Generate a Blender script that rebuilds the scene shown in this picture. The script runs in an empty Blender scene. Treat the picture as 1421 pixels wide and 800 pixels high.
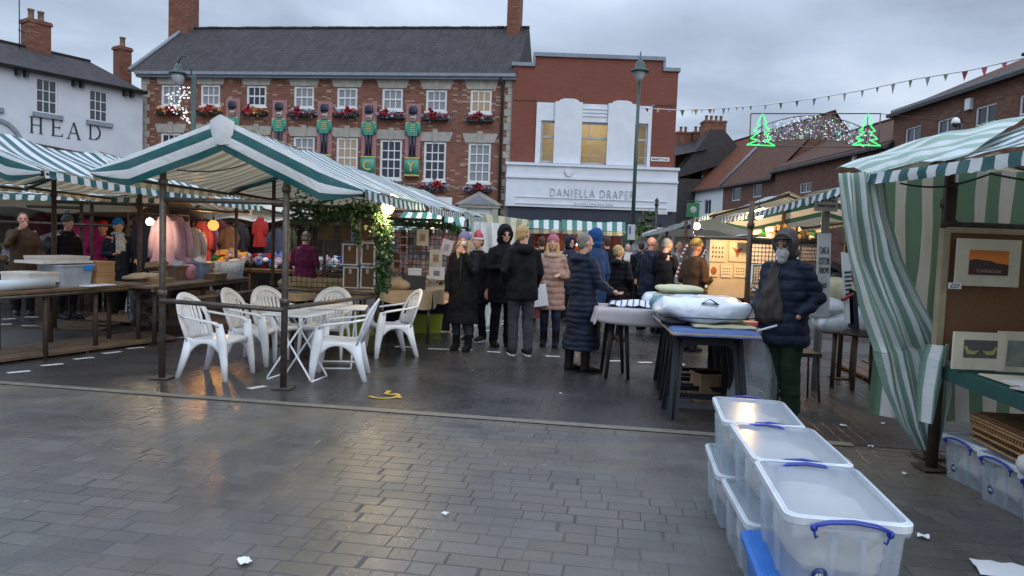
import bpy, bmesh, math, random
from mathutils import Vector, Matrix, Quaternion, noise
from math import sin, cos, pi, radians, sqrt, atan2
random.seed(7)
RND = random.Random
C = bpy.context.scene.collection
# ---------------------------------------------------------------- camera frame helpers
F = 1000.0; CX, CY = 710.5, 400.0; CAMH = 1.55
TH = math.atan(62 / F); RO = .037
_f = Vector((0, cos(TH), -sin(TH))); _u = Vector((0, sin(TH), cos(TH))); _r = Vector((1, 0, 0))
CR = _r * cos(RO) + _u * sin(RO); CU = _u * cos(RO) - _r * sin(RO)
def ray(px, py): return _f + CR * ((px - CX) / F) + CU * ((CY - py) / F)
def PZ(px, py, z=0.0):
    d = ray(px, py); t = (z - CAMH) / d.z
    return Vector((d.x * t, d.y * t, z))
def PY(px, py, Y):
    d = ray(px, py); t = Y / d.y
    return Vector((d.x * t, Y, CAMH + d.z * t))
# ---------------------------------------------------------------- materials
class NT:
    def __init__(s, name):
        s.m = bpy.data.materials.new(name); s.m.use_nodes = True; s.t = s.m.node_tree; s.t.nodes.clear()
        s.out = s.t.nodes.new('ShaderNodeOutputMaterial')
    def n(s, typ, ins=None, **props):
        nd = s.t.nodes.new('ShaderNode' + typ)
        for k, v in props.items(): setattr(nd, k, v)
        for k, v in (ins or {}).items():
            if isinstance(v, bpy.types.NodeSocket): s.t.links.new(v, nd.inputs[k])
            else: nd.inputs[k].default_value = v
        return nd
    def math(s, op, a, b=0.0, c=0.0): return s.n('Math', {0: a, 1: b, 2: c}, operation=op).outputs[0]
    def mix(s, f, a, b, bt='MIX'):
        nd = s.n('Mix', {0: f, 6: a, 7: b}, data_type='RGBA', blend_type=bt); return nd.outputs[2]
    def ramp(s, f, pts):
        nd = s.n('ValToRGB', {0: f}); e = nd.color_ramp.elements
        while len(e) < len(pts): e.new(.5)
        for i, (p, c) in enumerate(pts):
            e[i].position = p; e[i].color = c if len(c) == 4 else (*c, 1)
        return nd.outputs[0]
    def noise(s, vec, sc, det=4, rough=.55, dist=0.0):
        return s.n('TexNoise', {'Vector': vec, 'Scale': sc, 'Detail': det, 'Roughness': rough, 'Distortion': dist}).outputs[0]
    def obj(s): return s.n('TexCoord').outputs['Object']
    def uv(s): return s.n('TexCoord').outputs['UV']
    def bump(s, h, st=.3, d=.01, nrm=None):
        i = {'Height': h, 'Strength': st, 'Distance': d}
        if nrm is not None: i['Normal'] = nrm
        return s.n('Bump', i).outputs[0]
    def bsdf(s, **k):
        ins = {}
        for a, b in k.items(): ins[a.replace('_', ' ')] = b
        b = s.n('BsdfPrincipled', ins); s.t.links.new(b.outputs[0], s.out.inputs[0]); return b
def c4(c): return (*c, 1) if len(c) == 3 else c
def sc3(c, k): return tuple(min(1, v * k) for v in c)
def pm(name, col, col2=None, rough=.6, scale=6, bump=.15, metal=0, spec=.5, coat=0, bd=.01, detail=5, trans=0, sheen=0, alpha=1):
    t = NT(name); o = t.obj()
    col2 = col2 or sc3(col, .72)
    f = t.noise(o, scale, detail); f2 = t.noise(o, scale * 7, 3)
    fac = t.ramp(f, [(.32, (0, 0, 0)), (.68, (1, 1, 1))])
    cc = t.mix(fac, c4(col), c4(col2))
    cc = t.mix(t.math('MULTIPLY', f2, .25), cc, c4(sc3(col, .6)))
    rr = t.math('ADD', t.math('MULTIPLY', f2, .2), rough - .1)
    k = dict(Base_Color=cc, Roughness=rr, Metallic=metal)
    if bump: k['Normal'] = t.bump(t.math('ADD', f, t.math('MULTIPLY', f2, .4)), bump, bd)
    k['Specular_IOR_Level'] = spec
    if coat: k['Coat_Weight'] = coat; k['Coat_Roughness'] = .15
    if trans: k['Transmission_Weight'] = trans
    if sheen: k['Sheen_Weight'] = sheen
    if alpha < 1: k['Alpha'] = alpha
    t.bsdf(**k); return t.m
def emit(name, col, st):
    t = NT(name); e = t.n('Emission', {0: c4(col), 1: st}); t.t.links.new(e.outputs[0], t.out.inputs[0]); return t.m
def wall_uv(t):
    sx = t.n('SeparateXYZ', {0: t.obj()}).outputs
    return t.n('CombineXYZ', {0: t.math('ADD', sx[0], sx[1]), 1: sx[2]}).outputs[0]
def brickm(name, a, b, mortar, odd=None, bw=.225, bh=.075, rough=.85, patch=.5):
    t = NT(name); v = wall_uv(t)
    br = t.n('TexBrick', {'Vector': v, 'Color1': c4(a), 'Color2': c4(b), 'Mortar': c4(mortar), 'Scale': 1, 'Mortar Size': .007, 'Bias': 0.0, 'Brick Width': bw, 'Row Height': bh, 'Mortar Smooth': .3})
    cc = br.outputs[0]
    # individual odd bricks: white noise per brick cell
    if odd:
        sx = t.n('SeparateXYZ', {0: v}).outputs
        cell = t.n('CombineXYZ', {0: t.math('FLOOR', t.math('DIVIDE', sx[0], bw)), 1: t.math('FLOOR', t.math('DIVIDE', sx[1], bh))}).outputs[0]
        wn = t.n('TexWhiteNoise', {0: cell}).outputs[0]
        cc = t.mix(t.math('MULTIPLY', t.math('GREATER_THAN', wn, .9), .75), cc, c4(odd))
        cc = t.mix(t.math('MULTIPLY', t.math('LESS_THAN', wn, .16), .6), cc, c4(sc3(b, .45)))
    big = t.noise(t.obj(), .8, 5, .6)
    cc = t.mix(t.math('MULTIPLY', t.ramp(big, [(.35, (0, 0, 0)), (.7, (1, 1, 1))]), patch), cc, c4(sc3(a, .55)))
    fine = t.noise(t.obj(), 30, 3)
    cc = t.mix(.25, cc, t.mix(fine, c4(sc3(b, .6)), c4(sc3(a, 1.5))))
    h = t.math('SUBTRACT', 1.0, br.outputs[1])
    t.bsdf(Base_Color=cc, Roughness=rough, Normal=t.bump(t.math('ADD', h, t.math('MULTIPLY', fine, .5)), .5, .01)); return t.m
def slatem(name, a, b, bw=.3, bh=.2, rough=.6, moss=None):
    t = NT(name); v = t.uv()
    br = t.n('TexBrick', {'Vector': v, 'Color1': c4(a), 'Color2': c4(b), 'Mortar': c4(sc3(b, .35)), 'Scale': 1, 'Mortar Size': .012, 'Brick Width': bw, 'Row Height': bh})
    big = t.noise(v, .9, 5, .65)
    cc = t.mix(t.math('MULTIPLY', big, .6), br.outputs[0], c4(moss or sc3(a, 1.6)))
    st = t.noise(t.n('Mapping', {0: v, 3: (3, .5, 1)}).outputs[0], 1.5, 4)
    cc = t.mix(t.math('MULTIPLY', t.ramp(st, [(.4, (0, 0, 0)), (.75, (1, 1, 1))]), .5), cc, c4(sc3(b, .5)))
    vs = t.n('SeparateXYZ', {0: v}).outputs[1]
    saw = t.math('FRACT', t.math('DIVIDE', vs, bh))
    t.bsdf(Base_Color=cc, Roughness=.85, Specular_IOR_Level=.2, Normal=t.bump(t.math('ADD', t.math('SUBTRACT', 1.0, br.outputs[1]), t.math('MULTIPLY', saw, -.8)), .7, .02)); return t.m
def stripem(name, a, b, period, duty=.5, axis=0, rough=.45, trans=.35, dirt=.35, under=None):
    t = NT(name); v = t.uv(); sx = t.n('SeparateXYZ', {0: v}).outputs[axis]
    wob = t.math('MULTIPLY', t.math('SUBTRACT', t.noise(v, 3, 2), .5), period * .05)
    fr = t.math('FRACT', t.math('DIVIDE', t.math('ADD', sx, wob), period))
    m = t.math('LESS_THAN', fr, duty)
    cc = t.mix(m, c4(b), c4(a))
    d = t.noise(v, 2.2, 6, .65)
    cc = t.mix(t.math('MULTIPLY', t.ramp(d, [(.35, (0, 0, 0)), (.75, (1, 1, 1))]), dirt), cc, (.25, .24, .2, 1))
    if under:
        # weathered yellowed lining on the reverse of the cloth
        g = t.n('NewGeometry').outputs['Backfacing']
        cc = t.mix(g, cc, t.mix(m, c4(under[1]), c4(under[0])))
        
    fold = t.noise(t.n('Mapping', {0: v, 3: (1.2, 1.2, 1)}).outputs[0], 1.6, 5, .6, .8)
    fine = t.noise(v, 140, 2)
    nr = t.bump(t.math('ADD', fold, t.math('MULTIPLY', fine, .02)), .6, .06)
    p = t.n('BsdfPrincipled', {'Base Color': cc, 'Roughness': rough, 'Normal': nr, 'Specular IOR Level': .35})
    tr = t.n('BsdfTranslucent', {'Color': cc, 'Normal': nr})
    ms = t.n('MixShader', {0: trans, 1: p.outputs[0], 2: tr.outputs[0]})
    t.t.links.new(ms.outputs[0], t.out.inputs[0]); return t.m
def glassm(name, col=(.02, .025, .035), rough=.08, em=None, es=0):
    t = NT(name)
    k = dict(Base_Color=c4(col), Roughness=rough, Specular_IOR_Level=.6)
    if em: k['Emission_Color'] = c4(em); k['Emission_Strength'] = es
    t.bsdf(**k); return t.m
# ---------------------------------------------------------------- mesh builder
class MB:
    def __init__(s): s.v = []; s.f = []; s.uv = []; s.sm = []
    def add(s, vs, fs, uvs=None, smooth=False):
        o = len(s.v); s.v += [tuple(x) for x in vs]
        for i, fc in enumerate(fs):
            s.f.append([a + o for a in fc]); s.uv.append(uvs[i] if uvs else None); s.sm.append(smooth)
        return s
    def box(s, x0, y0, z0, x1, y1, z1, M=None):
        vs = [Vector(p) for p in ((x0,y0,z0),(x1,y0,z0),(x1,y1,z0),(x0,y1,z0),(x0,y0,z1),(x1,y0,z1),(x1,y1,z1),(x0,y1,z1))]
        if M is not None: vs = [M @ p for p in vs]
        return s.add(vs, [(0,3,2,1),(4,5,6,7),(0,1,5,4),(1,2,6,5),(2,3,7,6),(3,0,4,7)])
    def cb(s, c, d, M=None):
        x, y, z = c; a, b, e = d[0]/2, d[1]/2, d[2]/2
        if M is not None:
            T_ = Matrix.Translation(c) @ M
            return s.box(-a, -b, -e, a, b, e, T_)
        return s.box(x-a, y-b, z-e, x+a, y+b, z+e)
    def tube(s, pts, r, n=8, smooth=True, cap=True, sq=None):
        pts = [Vector(p) for p in pts]; k = len(pts)
        rs = r if isinstance(r, (list, tuple)) else [r] * k
        vs = []; up = None
        for i, p in enumerate(pts):
            d = (pts[min(i+1, k-1)] - pts[max(i-1, 0)]).normalized()
            if up is None:
                up = Vector((0, 0, 1)) if abs(d.z) < .9 else Vector((0, 1, 0))
            a = d.cross(up)
            if a.length < 1e-4: a = d.orthogonal()
            a.normalize(); b = a.cross(d).normalized(); up = b
            rr = rs[i]
            ra, rb = rr if isinstance(rr, tuple) else (rr, rr)
            for j in range(n):
                t = 2 * pi * j / n
                vs.append(p + a * cos(t) * ra + b * sin(t) * rb)
        fs = [(i*n+j, i*n+(j+1) % n, (i+1)*n+(j+1) % n, (i+1)*n+j) for i in range(k-1) for j in range(n)]
        if cap: fs += [tuple(range(n-1, -1, -1)), tuple((k-1)*n + j for j in range(n))]
        return s.add(vs, fs, None, smooth)
    def lathe(s, prof, c=(0, 0, 0), n=16, smooth=True, sx=1, sy=1, M=None):
        vs = []
        for r, z in prof:
            for j in range(n):
                t = 2*pi*j/n; p = Vector((r*cos(t)*sx, r*sin(t)*sy, z))
                if M is not None: p = M @ p
                vs.append(p + Vector(c))
        k = len(prof)
        fs = [(i*n+j, i*n+(j+1) % n, (i+1)*n+(j+1) % n, (i+1)*n+j) for i in range(k-1) for j in range(n)]
        if prof[0][0] > 1e-4: fs.append(tuple(range(n-1, -1, -1)))
        if prof[-1][0] > 1e-4: fs.append(tuple((k-1)*n+j for j in range(n)))
        return s.add(vs, fs, None, smooth)
    def ell(s, c, r, n=14, m=9, M=None):
        if not isinstance(r, (tuple, list)): r = (r, r, r)
        prof = [(max(1e-5, sin(pi*i/m)), -cos(pi*i/m)) for i in range(m+1)]
        S = Matrix.Diagonal((r[0], r[1], r[2])).to_3x3()
        if M is not None: S = M @ S
        return s.lathe(prof, c, n, True, M=S)
    def prism(s, poly, y0, y1, M=None, axis='y'):
        # poly of (x,z) extruded along y (axis 'z': poly (x,y) extruded z)
        n = len(poly)
        A = sum(poly[i][0]*poly[(i+1) % n][1] - poly[(i+1) % n][0]*poly[i][1] for i in range(n))
        if A < 0: poly = poly[::-1]
        if axis == 'y': vs = [Vector((p[0], y0, p[1])) for p in poly] + [Vector((p[0], y1, p[1])) for p in poly]
        else: vs = [Vector((p[0], p[1], y1)) for p in poly] + [Vector((p[0], p[1], y0)) for p in poly]
        if M is not None: vs = [M @ v for v in vs]
        fs = [tuple(range(n)), tuple(range(2*n-1, n-1, -1))] + [(i, i+n, (i+1) % n + n, (i+1) % n) for i in range(n)]
        return s.add(vs, fs)
    def grid(s, nu, nv, fn, us=1.0, vs_=1.0, smooth=True, u0=0, v0=0):
        vs = [fn(i/nu, j/nv) for j in range(nv+1) for i in range(nu+1)]
        fs, uvs = [], []
        for j in range(nv):
            for i in range(nu):
                a = j*(nu+1)+i; fs.append((a, a+1, a+nu+2, a+nu+1))
                uvs.append([(u0+us*x/nu, v0+vs_*y/nv) for x, y in ((i, j), (i+1, j), (i+1, j+1), (i, j+1))])
        return s.add(vs, fs, uvs, smooth)
    def quad(s, a, b, c, d, us=None):
        a, b, c, d = map(Vector, (a, b, c, d))
        w = (b-a).length; h = (d-a).length
        return s.add([a, b, c, d], [(0, 1, 2, 3)], [us or [(0, 0), (w, 0), (w, h), (0, h)]])
    def mesh(s, name):
        me = bpy.data.meshes.new(name); me.from_pydata(s.v, [], s.f)
        if any(u is not None for u in s.uv):
            l = me.uv_layers.new(name='UVMap').data
            k = 0
            for fc, u in zip(s.f, s.uv):
                for q in range(len(fc)):
                    l[k].uv = u[q] if u else (0, 0)
                    k += 1
        me.polygons.foreach_set('use_smooth', s.sm); me.update(); return me
    def build(s, name, mat, parent=None, loc=None, rot=None, bevel=0, label=None, solid=0, segs=2, auto=False):
        me = s.mesh(name); o = bpy.data.objects.new(name, me); C.objects.link(o)
        if isinstance(mat, (list, tuple)):
            for m in mat: me.materials.append(m)
        elif mat: me.materials.append(mat)
        if parent: o.parent = parent
        if loc is not None: o.location = loc
        if rot is not None: o.rotation_euler = rot if isinstance(rot, (tuple, list, Vector)) else (0, 0, rot)
        if solid:
            m = o.modifiers.new('solid', 'SOLIDIFY'); m.thickness = solid; m.offset = 0
        if bevel:
            m = o.modifiers.new('bevel', 'BEVEL'); m.width = bevel; m.segments = segs; m.limit_method = 'ANGLE'
        if label: o['label'] = label
        return o
def tag(o, label, cat, group=None, kind=None):
    if label: o['label'] = label
    if cat: o['category'] = cat
    if group: o['group'] = group
    if kind: o['kind'] = kind
    return o
def T(name, label, cat, loc=(0, 0, 0), rz=0, group=None):
    o = bpy.data.objects.new(name, None); C.objects.link(o); o.empty_display_size = .1
    o.location = loc; o.rotation_euler = (0, 0, rz); return tag(o, label, cat, group)
def struct(o): o['kind'] = 'structure'; return o
def dup(root, loc=None, rz=None, label=None, group=None, rot=None, scale=None):
    def cp(o, par):
        c = o.copy(); C.objects.link(c); c.parent = par
        for ch in [x for x in bpy.data.objects if x.parent == o]: cp(ch, c)
        return c
    r = cp(root, root.parent)
    if loc is not None: r.location = loc
    if rz is not None: r.rotation_euler = (0, 0, rz)
    if rot is not None: r.rotation_euler = rot
    if scale: r.scale = (scale,)*3
    if label: r['label'] = label
    if group: r['group'] = group
    return r
def text_mb(txt, size, depth=.01, space=1.0, align='CENTER', bold=0):
    cu = bpy.data.curves.new('t', 'FONT'); cu.body = txt; cu.size = size; cu.extrude = depth/2; cu.align_x = align; cu.align_y = 'CENTER'; cu.space_character = space; cu.offset = bold; cu.resolution_u = 3
    o = bpy.data.objects.new('t', cu); C.objects.link(o)
    dg = bpy.context.evaluated_depsgraph_get(); me = bpy.data.meshes.new_from_object(o.evaluated_get(dg))
    mb = MB(); mb.add([(v.co.x, -v.co.z, v.co.y) for v in me.vertices], [tuple(p.vertices) for p in me.polygons])
    bpy.data.objects.remove(o); bpy.data.curves.remove(cu); bpy.data.meshes.remove(me); return mb
def shift(mb, dx=0, dy=0, dz=0, M=None):
    mb.v = [tuple((M @ Vector(v) if M is not None else Vector(v)) + Vector((dx, dy, dz))) for v in mb.v]; return mb
def rotz(a): return Matrix.Rotation(a, 4, 'Z')
AX = radians(8.5)                      # direction of the stall rows
AL = Vector((sin(AX), cos(AX), 0)); AC = Vector((cos(AX), -sin(AX), 0))
# ---------------------------------------------------------------- common materials
m_white = pm('white_paint', (.72, .73, .74), (.6, .62, .64), .6, 3, .1)
m_render = pm('pale_render', (.60, .63, .68), (.5, .54, .6), .85, 1.2, .25)
m_stone = pm('stone', (.42, .39, .34), (.3, .28, .25), .85, 4, .3)
m_sill = pm('grey_stone', (.25, .28, .33), None, .8, 5, .2)
m_black = pm('black_paint', (.015, .015, .017), (.03, .03, .03), .5, 5, .1)
m_iron = pm('dark_iron', (.025, .03, .03), (.05, .05, .05), .45, 8, .1, .3)
m_steel = pm('weathered_steel', (.13, .115, .10), (.07, .05, .04), .5, 14, .25, .5, bd=.004)
m_rust = pm('rusted_steel', (.08, .055, .04), (.045, .03, .022), .7, 14, .25, .3, bd=.004)
m_wood = pm('weathered_board', (.16, .10, .055), (.08, .05, .03), .75, 6, .4)
m_wooddk = pm('dark_wet_board', (.09, .055, .03), (.05, .03, .02), .5, 6, .4)
m_kraft = pm('cardboard', (.30, .19, .10), (.22, .14, .08), .85, 5, .15)
m_green = pm('green_plastic', (.02, .22, .07), None, .4, 5, .05)
m_pot = pm('chimney_pot', (.25, .17, .11), (.1, .08, .06), .85, 4, .2)
m_lead = pm('lead_flashing', (.22, .24, .27), (.15, .16, .18), .5, 5, .2)
m_slate = slatem('slate_roof', (.044, .039, .043), (.024, .022, .026), .3, .22, .55, (.1, .09, .09))
m_tile = slatem('red_tile_roof', (.27, .092, .05), (.15, .05, .032), .18, .14, .8, (.12, .06, .035))
m_tiledk = slatem('brown_tile_roof', (.16, .068, .044), (.10, .045, .032), .18, .14, .8, (.1, .06, .04))
m_brick1 = brickm('mottled_red_brick', (.22, .082, .050), (.14, .054, .037), (.22, .18, .14), (.45, .36, .26), patch=.25)
m_brick2 = brickm('smooth_red_brick', (.21, .06, .038), (.155, .044, .03), (.13, .075, .055), None, patch=.45)
m_brick3 = brickm('brown_brick', (.16, .068, .042), (.11, .048, .032), (.12, .075, .05), (.2, .12, .08), patch=.4)
m_brick4 = brickm('chimney_brick', (.21, .075, .04), (.12, .045, .03), (.14, .09, .07), (.28, .15, .1), patch=.6)
m_glass = glassm('window_glass', (.03, .035, .045), .06)
m_glasswarm = glassm('curtained_window_glass', (.16, .13, .09), .12, (.9, .62, .33), .12)
m_glasscur = glassm('net_curtain_glass', (.22, .23, .24), .15)
m_lit = None
# ---------------------------------------------------------------- world, sun, camera
w = bpy.data.worlds.new('World'); bpy.context.scene.world = w; w.use_nodes = True
wt = w.node_tree; wt.nodes.clear()
def wn(typ, ins=None, **p):
    nd = wt.nodes.new('ShaderNode' + typ)
    for k, v in p.items(): setattr(nd, k, v)
    for k, v in (ins or {}).items():
        if isinstance(v, bpy.types.NodeSocket): wt.links.new(v, nd.inputs[k])
        else: nd.inputs[k].default_value = v
    return nd
SUN_EL, SUN_AZ = radians(24), radians(150)
sky = wn('TexSky'); sky.sky_type = 'NISHITA'; sky.sun_disc = False; sky.sun_elevation = SUN_EL; sky.sun_rotation = SUN_AZ
tc = wn('TexCoord').outputs['Generated']
sp = wn('SeparateXYZ', {0: tc}).outputs
zz = wn('Math', {0: sp[2], 1: .12}, operation='ADD').outputs[0]
pv = wn('CombineXYZ', {0: wn('Math', {0: sp[0], 1: zz}, operation='DIVIDE').outputs[0], 1: wn('Math', {0: sp[1], 1: zz}, operation='DIVIDE').outputs[0], 2: 0.0}).outputs[0]
n1 = wn('TexNoise', {'Vector': pv, 'Scale': .85, 'Detail': 6, 'Roughness': .5, 'Distortion': .35}).outputs[0]
n2 = wn('TexNoise', {'Vector': pv, 'Scale': .4, 'Detail': 3, 'Roughness': .5}).outputs[0]
nn = wn('Math', {0: wn('Math', {0: n1, 1: .6}, operation='MULTIPLY').outputs[0], 1: wn('Math', {0: n2, 1: .4}, operation='MULTIPLY').outputs[0]}, operation='ADD').outputs[0]
rp = wn('ValToRGB', {0: nn}); e = rp.color_ramp.elements; e.new(.5)
for q, (a, b) in enumerate(((.38, (2.1/8, 2.5/8, 3.25/8, 1)), (.5, (3.3/8, 3.95/8, 5.0/8, 1)), (.60, (4.9/8, 5.6/8, 6.6/8, 1)))): e[q].position = a; e[q].color = b
el = wn('MapRange', {0: sp[2], 1: .25, 2: .85, 3: 8.4, 4: 27.0}).outputs[0]
cl = wn('VectorMath', {0: rp.outputs[0], 3: el}, operation='SCALE').outputs[0]
mx = wn('Mix', {0: .93, 6: sky.outputs[0], 7: cl}, data_type='RGBA').outputs[2]
bg = wn('Background', {0: mx, 1: .1}); wo = wn('OutputWorld'); wt.links.new(bg.outputs[0], wo.inputs[0])
sl = bpy.data.lights.new('sun', 'SUN'); sl.energy = .5; sl.angle = radians(35); sl.color = (1, .96, .92)
so = bpy.data.objects.new('sun', sl); C.objects.link(so)
sd = Vector((sin(SUN_AZ)*cos(SUN_EL), cos(SUN_AZ)*cos(SUN_EL), sin(SUN_EL))); so.rotation_euler = sd.to_track_quat('Z', 'Y').to_euler()
cd = bpy.data.cameras.new('camera'); cam = bpy.data.objects.new('camera', cd); C.objects.link(cam)
cd.sensor_width = 36; cd.lens = 36 * F / 1421; cd.clip_end = 3000; cd.clip_start = .05
cam.matrix_world = Matrix((CR.to_4d(), CU.to_4d(), (-_f).to_4d(), (0, 0, 0, 1))).transposed()
cam.matrix_world = Matrix.Translation((0, 0, CAMH)) @ Matrix((( CR.x, CU.x, -_f.x), (CR.y, CU.y, -_f.y), (CR.z, CU.z, -_f.z))).to_4x4()
sc = bpy.context.scene; sc.camera = cam
vs = sc.view_settings; vs.view_transform = 'Standard'; vs.look = 'None'; vs.gamma = 1; vs.use_curve_mapping = False; vs.exposure = .5
sc.cycles.use_denoising = True; sc.cycles.max_bounces = 6; sc.cycles.transparent_max_bounces = 12; sc.cycles.sample_clamp_indirect = 4
# ---------------------------------------------------------------- ground
def groundm(name, bw, bh, base, base2, ang, mortar=.006, wet=.5, warm=.35, joint=1.0, rbase=.52):
    t = NT(name); g = t.obj(); M = t.math
    mp = t.n('Mapping', {0: g, 2: (0, 0, ang)}).outputs[0]
    wob = t.n('TexNoise', {'Vector': mp, 'Scale': 5, 'Detail': 3}).outputs[1]
    mv = t.n('VectorMath', {0: mp, 1: t.n('VectorMath', {0: wob, 3: .014}, operation='SCALE').outputs[0]}, operation='ADD').outputs[0]
    x, y = t.n('SeparateXYZ', {0: mv}).outputs[:2]
    yr = M('DIVIDE', y, bh); row = M('FLOOR', yr)
    w1 = t.n('TexWhiteNoise', {'W': row}, noise_dimensions='1D').outputs[0]
    xr = M('ADD', M('DIVIDE', x, bw), M('MULTIPLY', w1, 7.3))
    # uneven block lengths inside every course
    xr = M('ADD', xr, M('MULTIPLY', M('SINE', M('ADD', M('MULTIPLY', xr, 2.1), M('MULTIPLY', row, 1.7))), .3))
    col = M('FLOOR', xr); fx = M('FRACT', xr); fy = M('FRACT', yr)
    dx = M('MULTIPLY', M('MINIMUM', fx, M('SUBTRACT', 1.0, fx)), bw); dy = M('MULTIPLY', M('MINIMUM', fy, M('SUBTRACT', 1.0, fy)), bh)
    d = M('MINIMUM', dx, dy); cell = t.n('CombineXYZ', {0: col, 1: row}).outputs[0]
    wn2 = t.n('TexWhiteNoise', {0: cell}).outputs[0]
    edge = t.noise(mp, 34, 3, .7); dd = M('ADD', d, M('MULTIPLY', M('SUBTRACT', edge, .5), .006))
    jm = t.n('MapRange', {0: dd, 1: mortar*.35, 2: mortar*1.25, 3: 1.0, 4: 0.0}).outputs[0]
    big = t.noise(g, .55, 5, .6, .6); mid = t.noise(g, 3.2, 5, .65); fine = t.noise(g, 55, 4, .75); grit = t.noise(g, 190, 2, .6)
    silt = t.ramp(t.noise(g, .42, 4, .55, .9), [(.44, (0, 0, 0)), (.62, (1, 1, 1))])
    vis = t.n('MapRange', {0: t.n('TexNoise', {'Vector': t.n('Mapping', {0: g, 1: (3.0, 1.0, 0)}).outputs[0], 'Scale': .55, 'Detail': 5, 'Roughness': .6}).outputs[0], 1: .40, 2: .54, 3: .15, 4: 1.0}).outputs[0]
    jm = M('MULTIPLY', M('MULTIPLY', jm, vis), joint)
    cc = t.mix(wn2, c4(sc3(base, 1.12)), c4(sc3(base2, .88)))
    cc = t.mix(M('MULTIPLY', t.ramp(mid, [(.35, (0, 0, 0)), (.7, (1, 1, 1))]), .5), cc, c4(sc3(base, .5)))
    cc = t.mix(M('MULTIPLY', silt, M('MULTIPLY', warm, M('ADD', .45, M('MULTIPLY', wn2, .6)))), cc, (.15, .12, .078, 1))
    cc = t.mix(M('MULTIPLY', t.ramp(fine, [(.45, (0, 0, 0)), (.8, (1, 1, 1))]), .5), cc, c4(sc3(base2, 2.3)))
    cc = t.mix(M('MULTIPLY', t.ramp(fine, [(.2, (1, 1, 1)), (.42, (0, 0, 0))]), .5), cc, c4(sc3(base, .4)))
    cc = t.mix(M('MULTIPLY', t.ramp(grit, [(.63, (0, 0, 0)), (.72, (1, 1, 1))]), .55), cc, (.34, .33, .31, 1))
    cc = t.mix(M('MULTIPLY', t.ramp(t.noise(g, .8, 6, .7, 1.2), [(.42, (0, 0, 0)), (.66, (1, 1, 1))]), .45), cc, c4(sc3(base, .45)))
    vo = t.n('TexVoronoi', {'Vector': g, 'Scale': 3.1, 'Randomness': 1.0}).outputs; gum = M('MULTIPLY', M('LESS_THAN', M('ADD', vo[0], M('MULTIPLY', fine, .03)), .062), M('GREATER_THAN', t.n('SeparateXYZ', {0: vo[1]}).outputs[0], .45))
    cc = t.mix(M('MULTIPLY', gum, .6), cc, c4(sc3(base, 2.2)))
    cc = t.mix(M('MULTIPLY', jm, .62), cc, (.012, .012, .011, 1))
    wetm = t.ramp(big, [(.36, (0, 0, 0)), (.62, (1, 1, 1))])
    rg = M('ADD', M('SUBTRACT', rbase, M('MULTIPLY', wetm, wet)), M('MULTIPLY', mid, .14))
    rg = M('ADD', rg, M('MULTIPLY', jm, .3))
    h = M('ADD', M('MULTIPLY', jm, -1.0), M('ADD', M('MULTIPLY', wn2, .25), M('ADD', M('MULTIPLY', mid, .5), M('MULTIPLY', fine, .5))))
    t.bsdf(Base_Color=cc, Roughness=rg, Specular_IOR_Level=.5, Normal=t.bump(h, .42, .010)); return t.m
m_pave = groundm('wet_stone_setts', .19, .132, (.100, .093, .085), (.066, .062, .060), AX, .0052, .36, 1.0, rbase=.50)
m_pave2 = groundm('wet_small_pavers', .2, .1, (.036, .035, .036), (.025, .025, .027), AX + pi/2, .004, .28, .25, .4, rbase=.36)
g = MB()
def gf(u, v): return Vector((-140 + 280*u, -60 + 260*v, 0))
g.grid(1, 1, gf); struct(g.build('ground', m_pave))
L0 = PZ(0, 532); L1 = PZ(1000, 605)
ld = (L1 - L0).normalized(); lp = Vector((-ld.y, ld.x, 0))
def lq(mb, s0, s1, a, b, z):
    o = L0
    mb.quad(*[o + ld*s + lp*t + Vector((0, 0, z)) for s, t in ((s0, a), (s1, a), (s1, b), (s0, b))])
mb = MB(); lq(mb, -30, 40, .0, 60, .004); struct(mb.build('market_paving', m_pave2))
m_line = pm('drain_stone', (.17, .155, .12), (.11, .1, .085), .55, 9, .3)
mb = MB(); lq(mb, -30, 7.9, -.055, .06, .008)
struct(mb.build('stone_channel', m_line))
m_paint = pm('road_paint', (.62, .62, .6), (.36, .36, .35), .5, 18, .1)
m_yel = pm('yellow_paint', (.55, .36, .03), (.35, .23, .03), .5, 18, .1)
mb = MB()
def dash(px0, py0, px1, py1, wd=.09):
    a, b = PZ(px0, py0), PZ(px1, py1); d = (b-a).normalized(); p = Vector((-d.y, d.x, 0))*wd/2; z = Vector((0, 0, .009))
    mb.quad(a-p+z, b-p+z, b+p+z, a+p+z)
for q in [(10,519,42,516),(57,509,88,506),(102,500,130,497),(143,492,168,489),(176,485,200,483),(205,478,226,476),(246,470,268,468),
          (0,451,16,451),(30,453,52,453),(65,453,85,453),(110,454,128,454),(3,444,22,443),(34,441,53,441),(64,439,80,438),(118,434,136,433),(142,432,155,432),(100,436,110,436),
          (345,541,368,537),(548,482,575,483),(594,485,625,486),(636,486,656,487),(676,489,695,490),(757,495,777,496),(845,502,862,502),(886,504,905,504),(925,506,950,507),
          (702,443,712,441),(695,447,704,446),(688,452,700,450),(680,457,690,455),(670,461,682,459),(640,455,655,455),(990,510,1010,511),(1130,488,1140,488)]: dash(*q)
struct(mb.build('painted_bay_line', m_paint))
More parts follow.
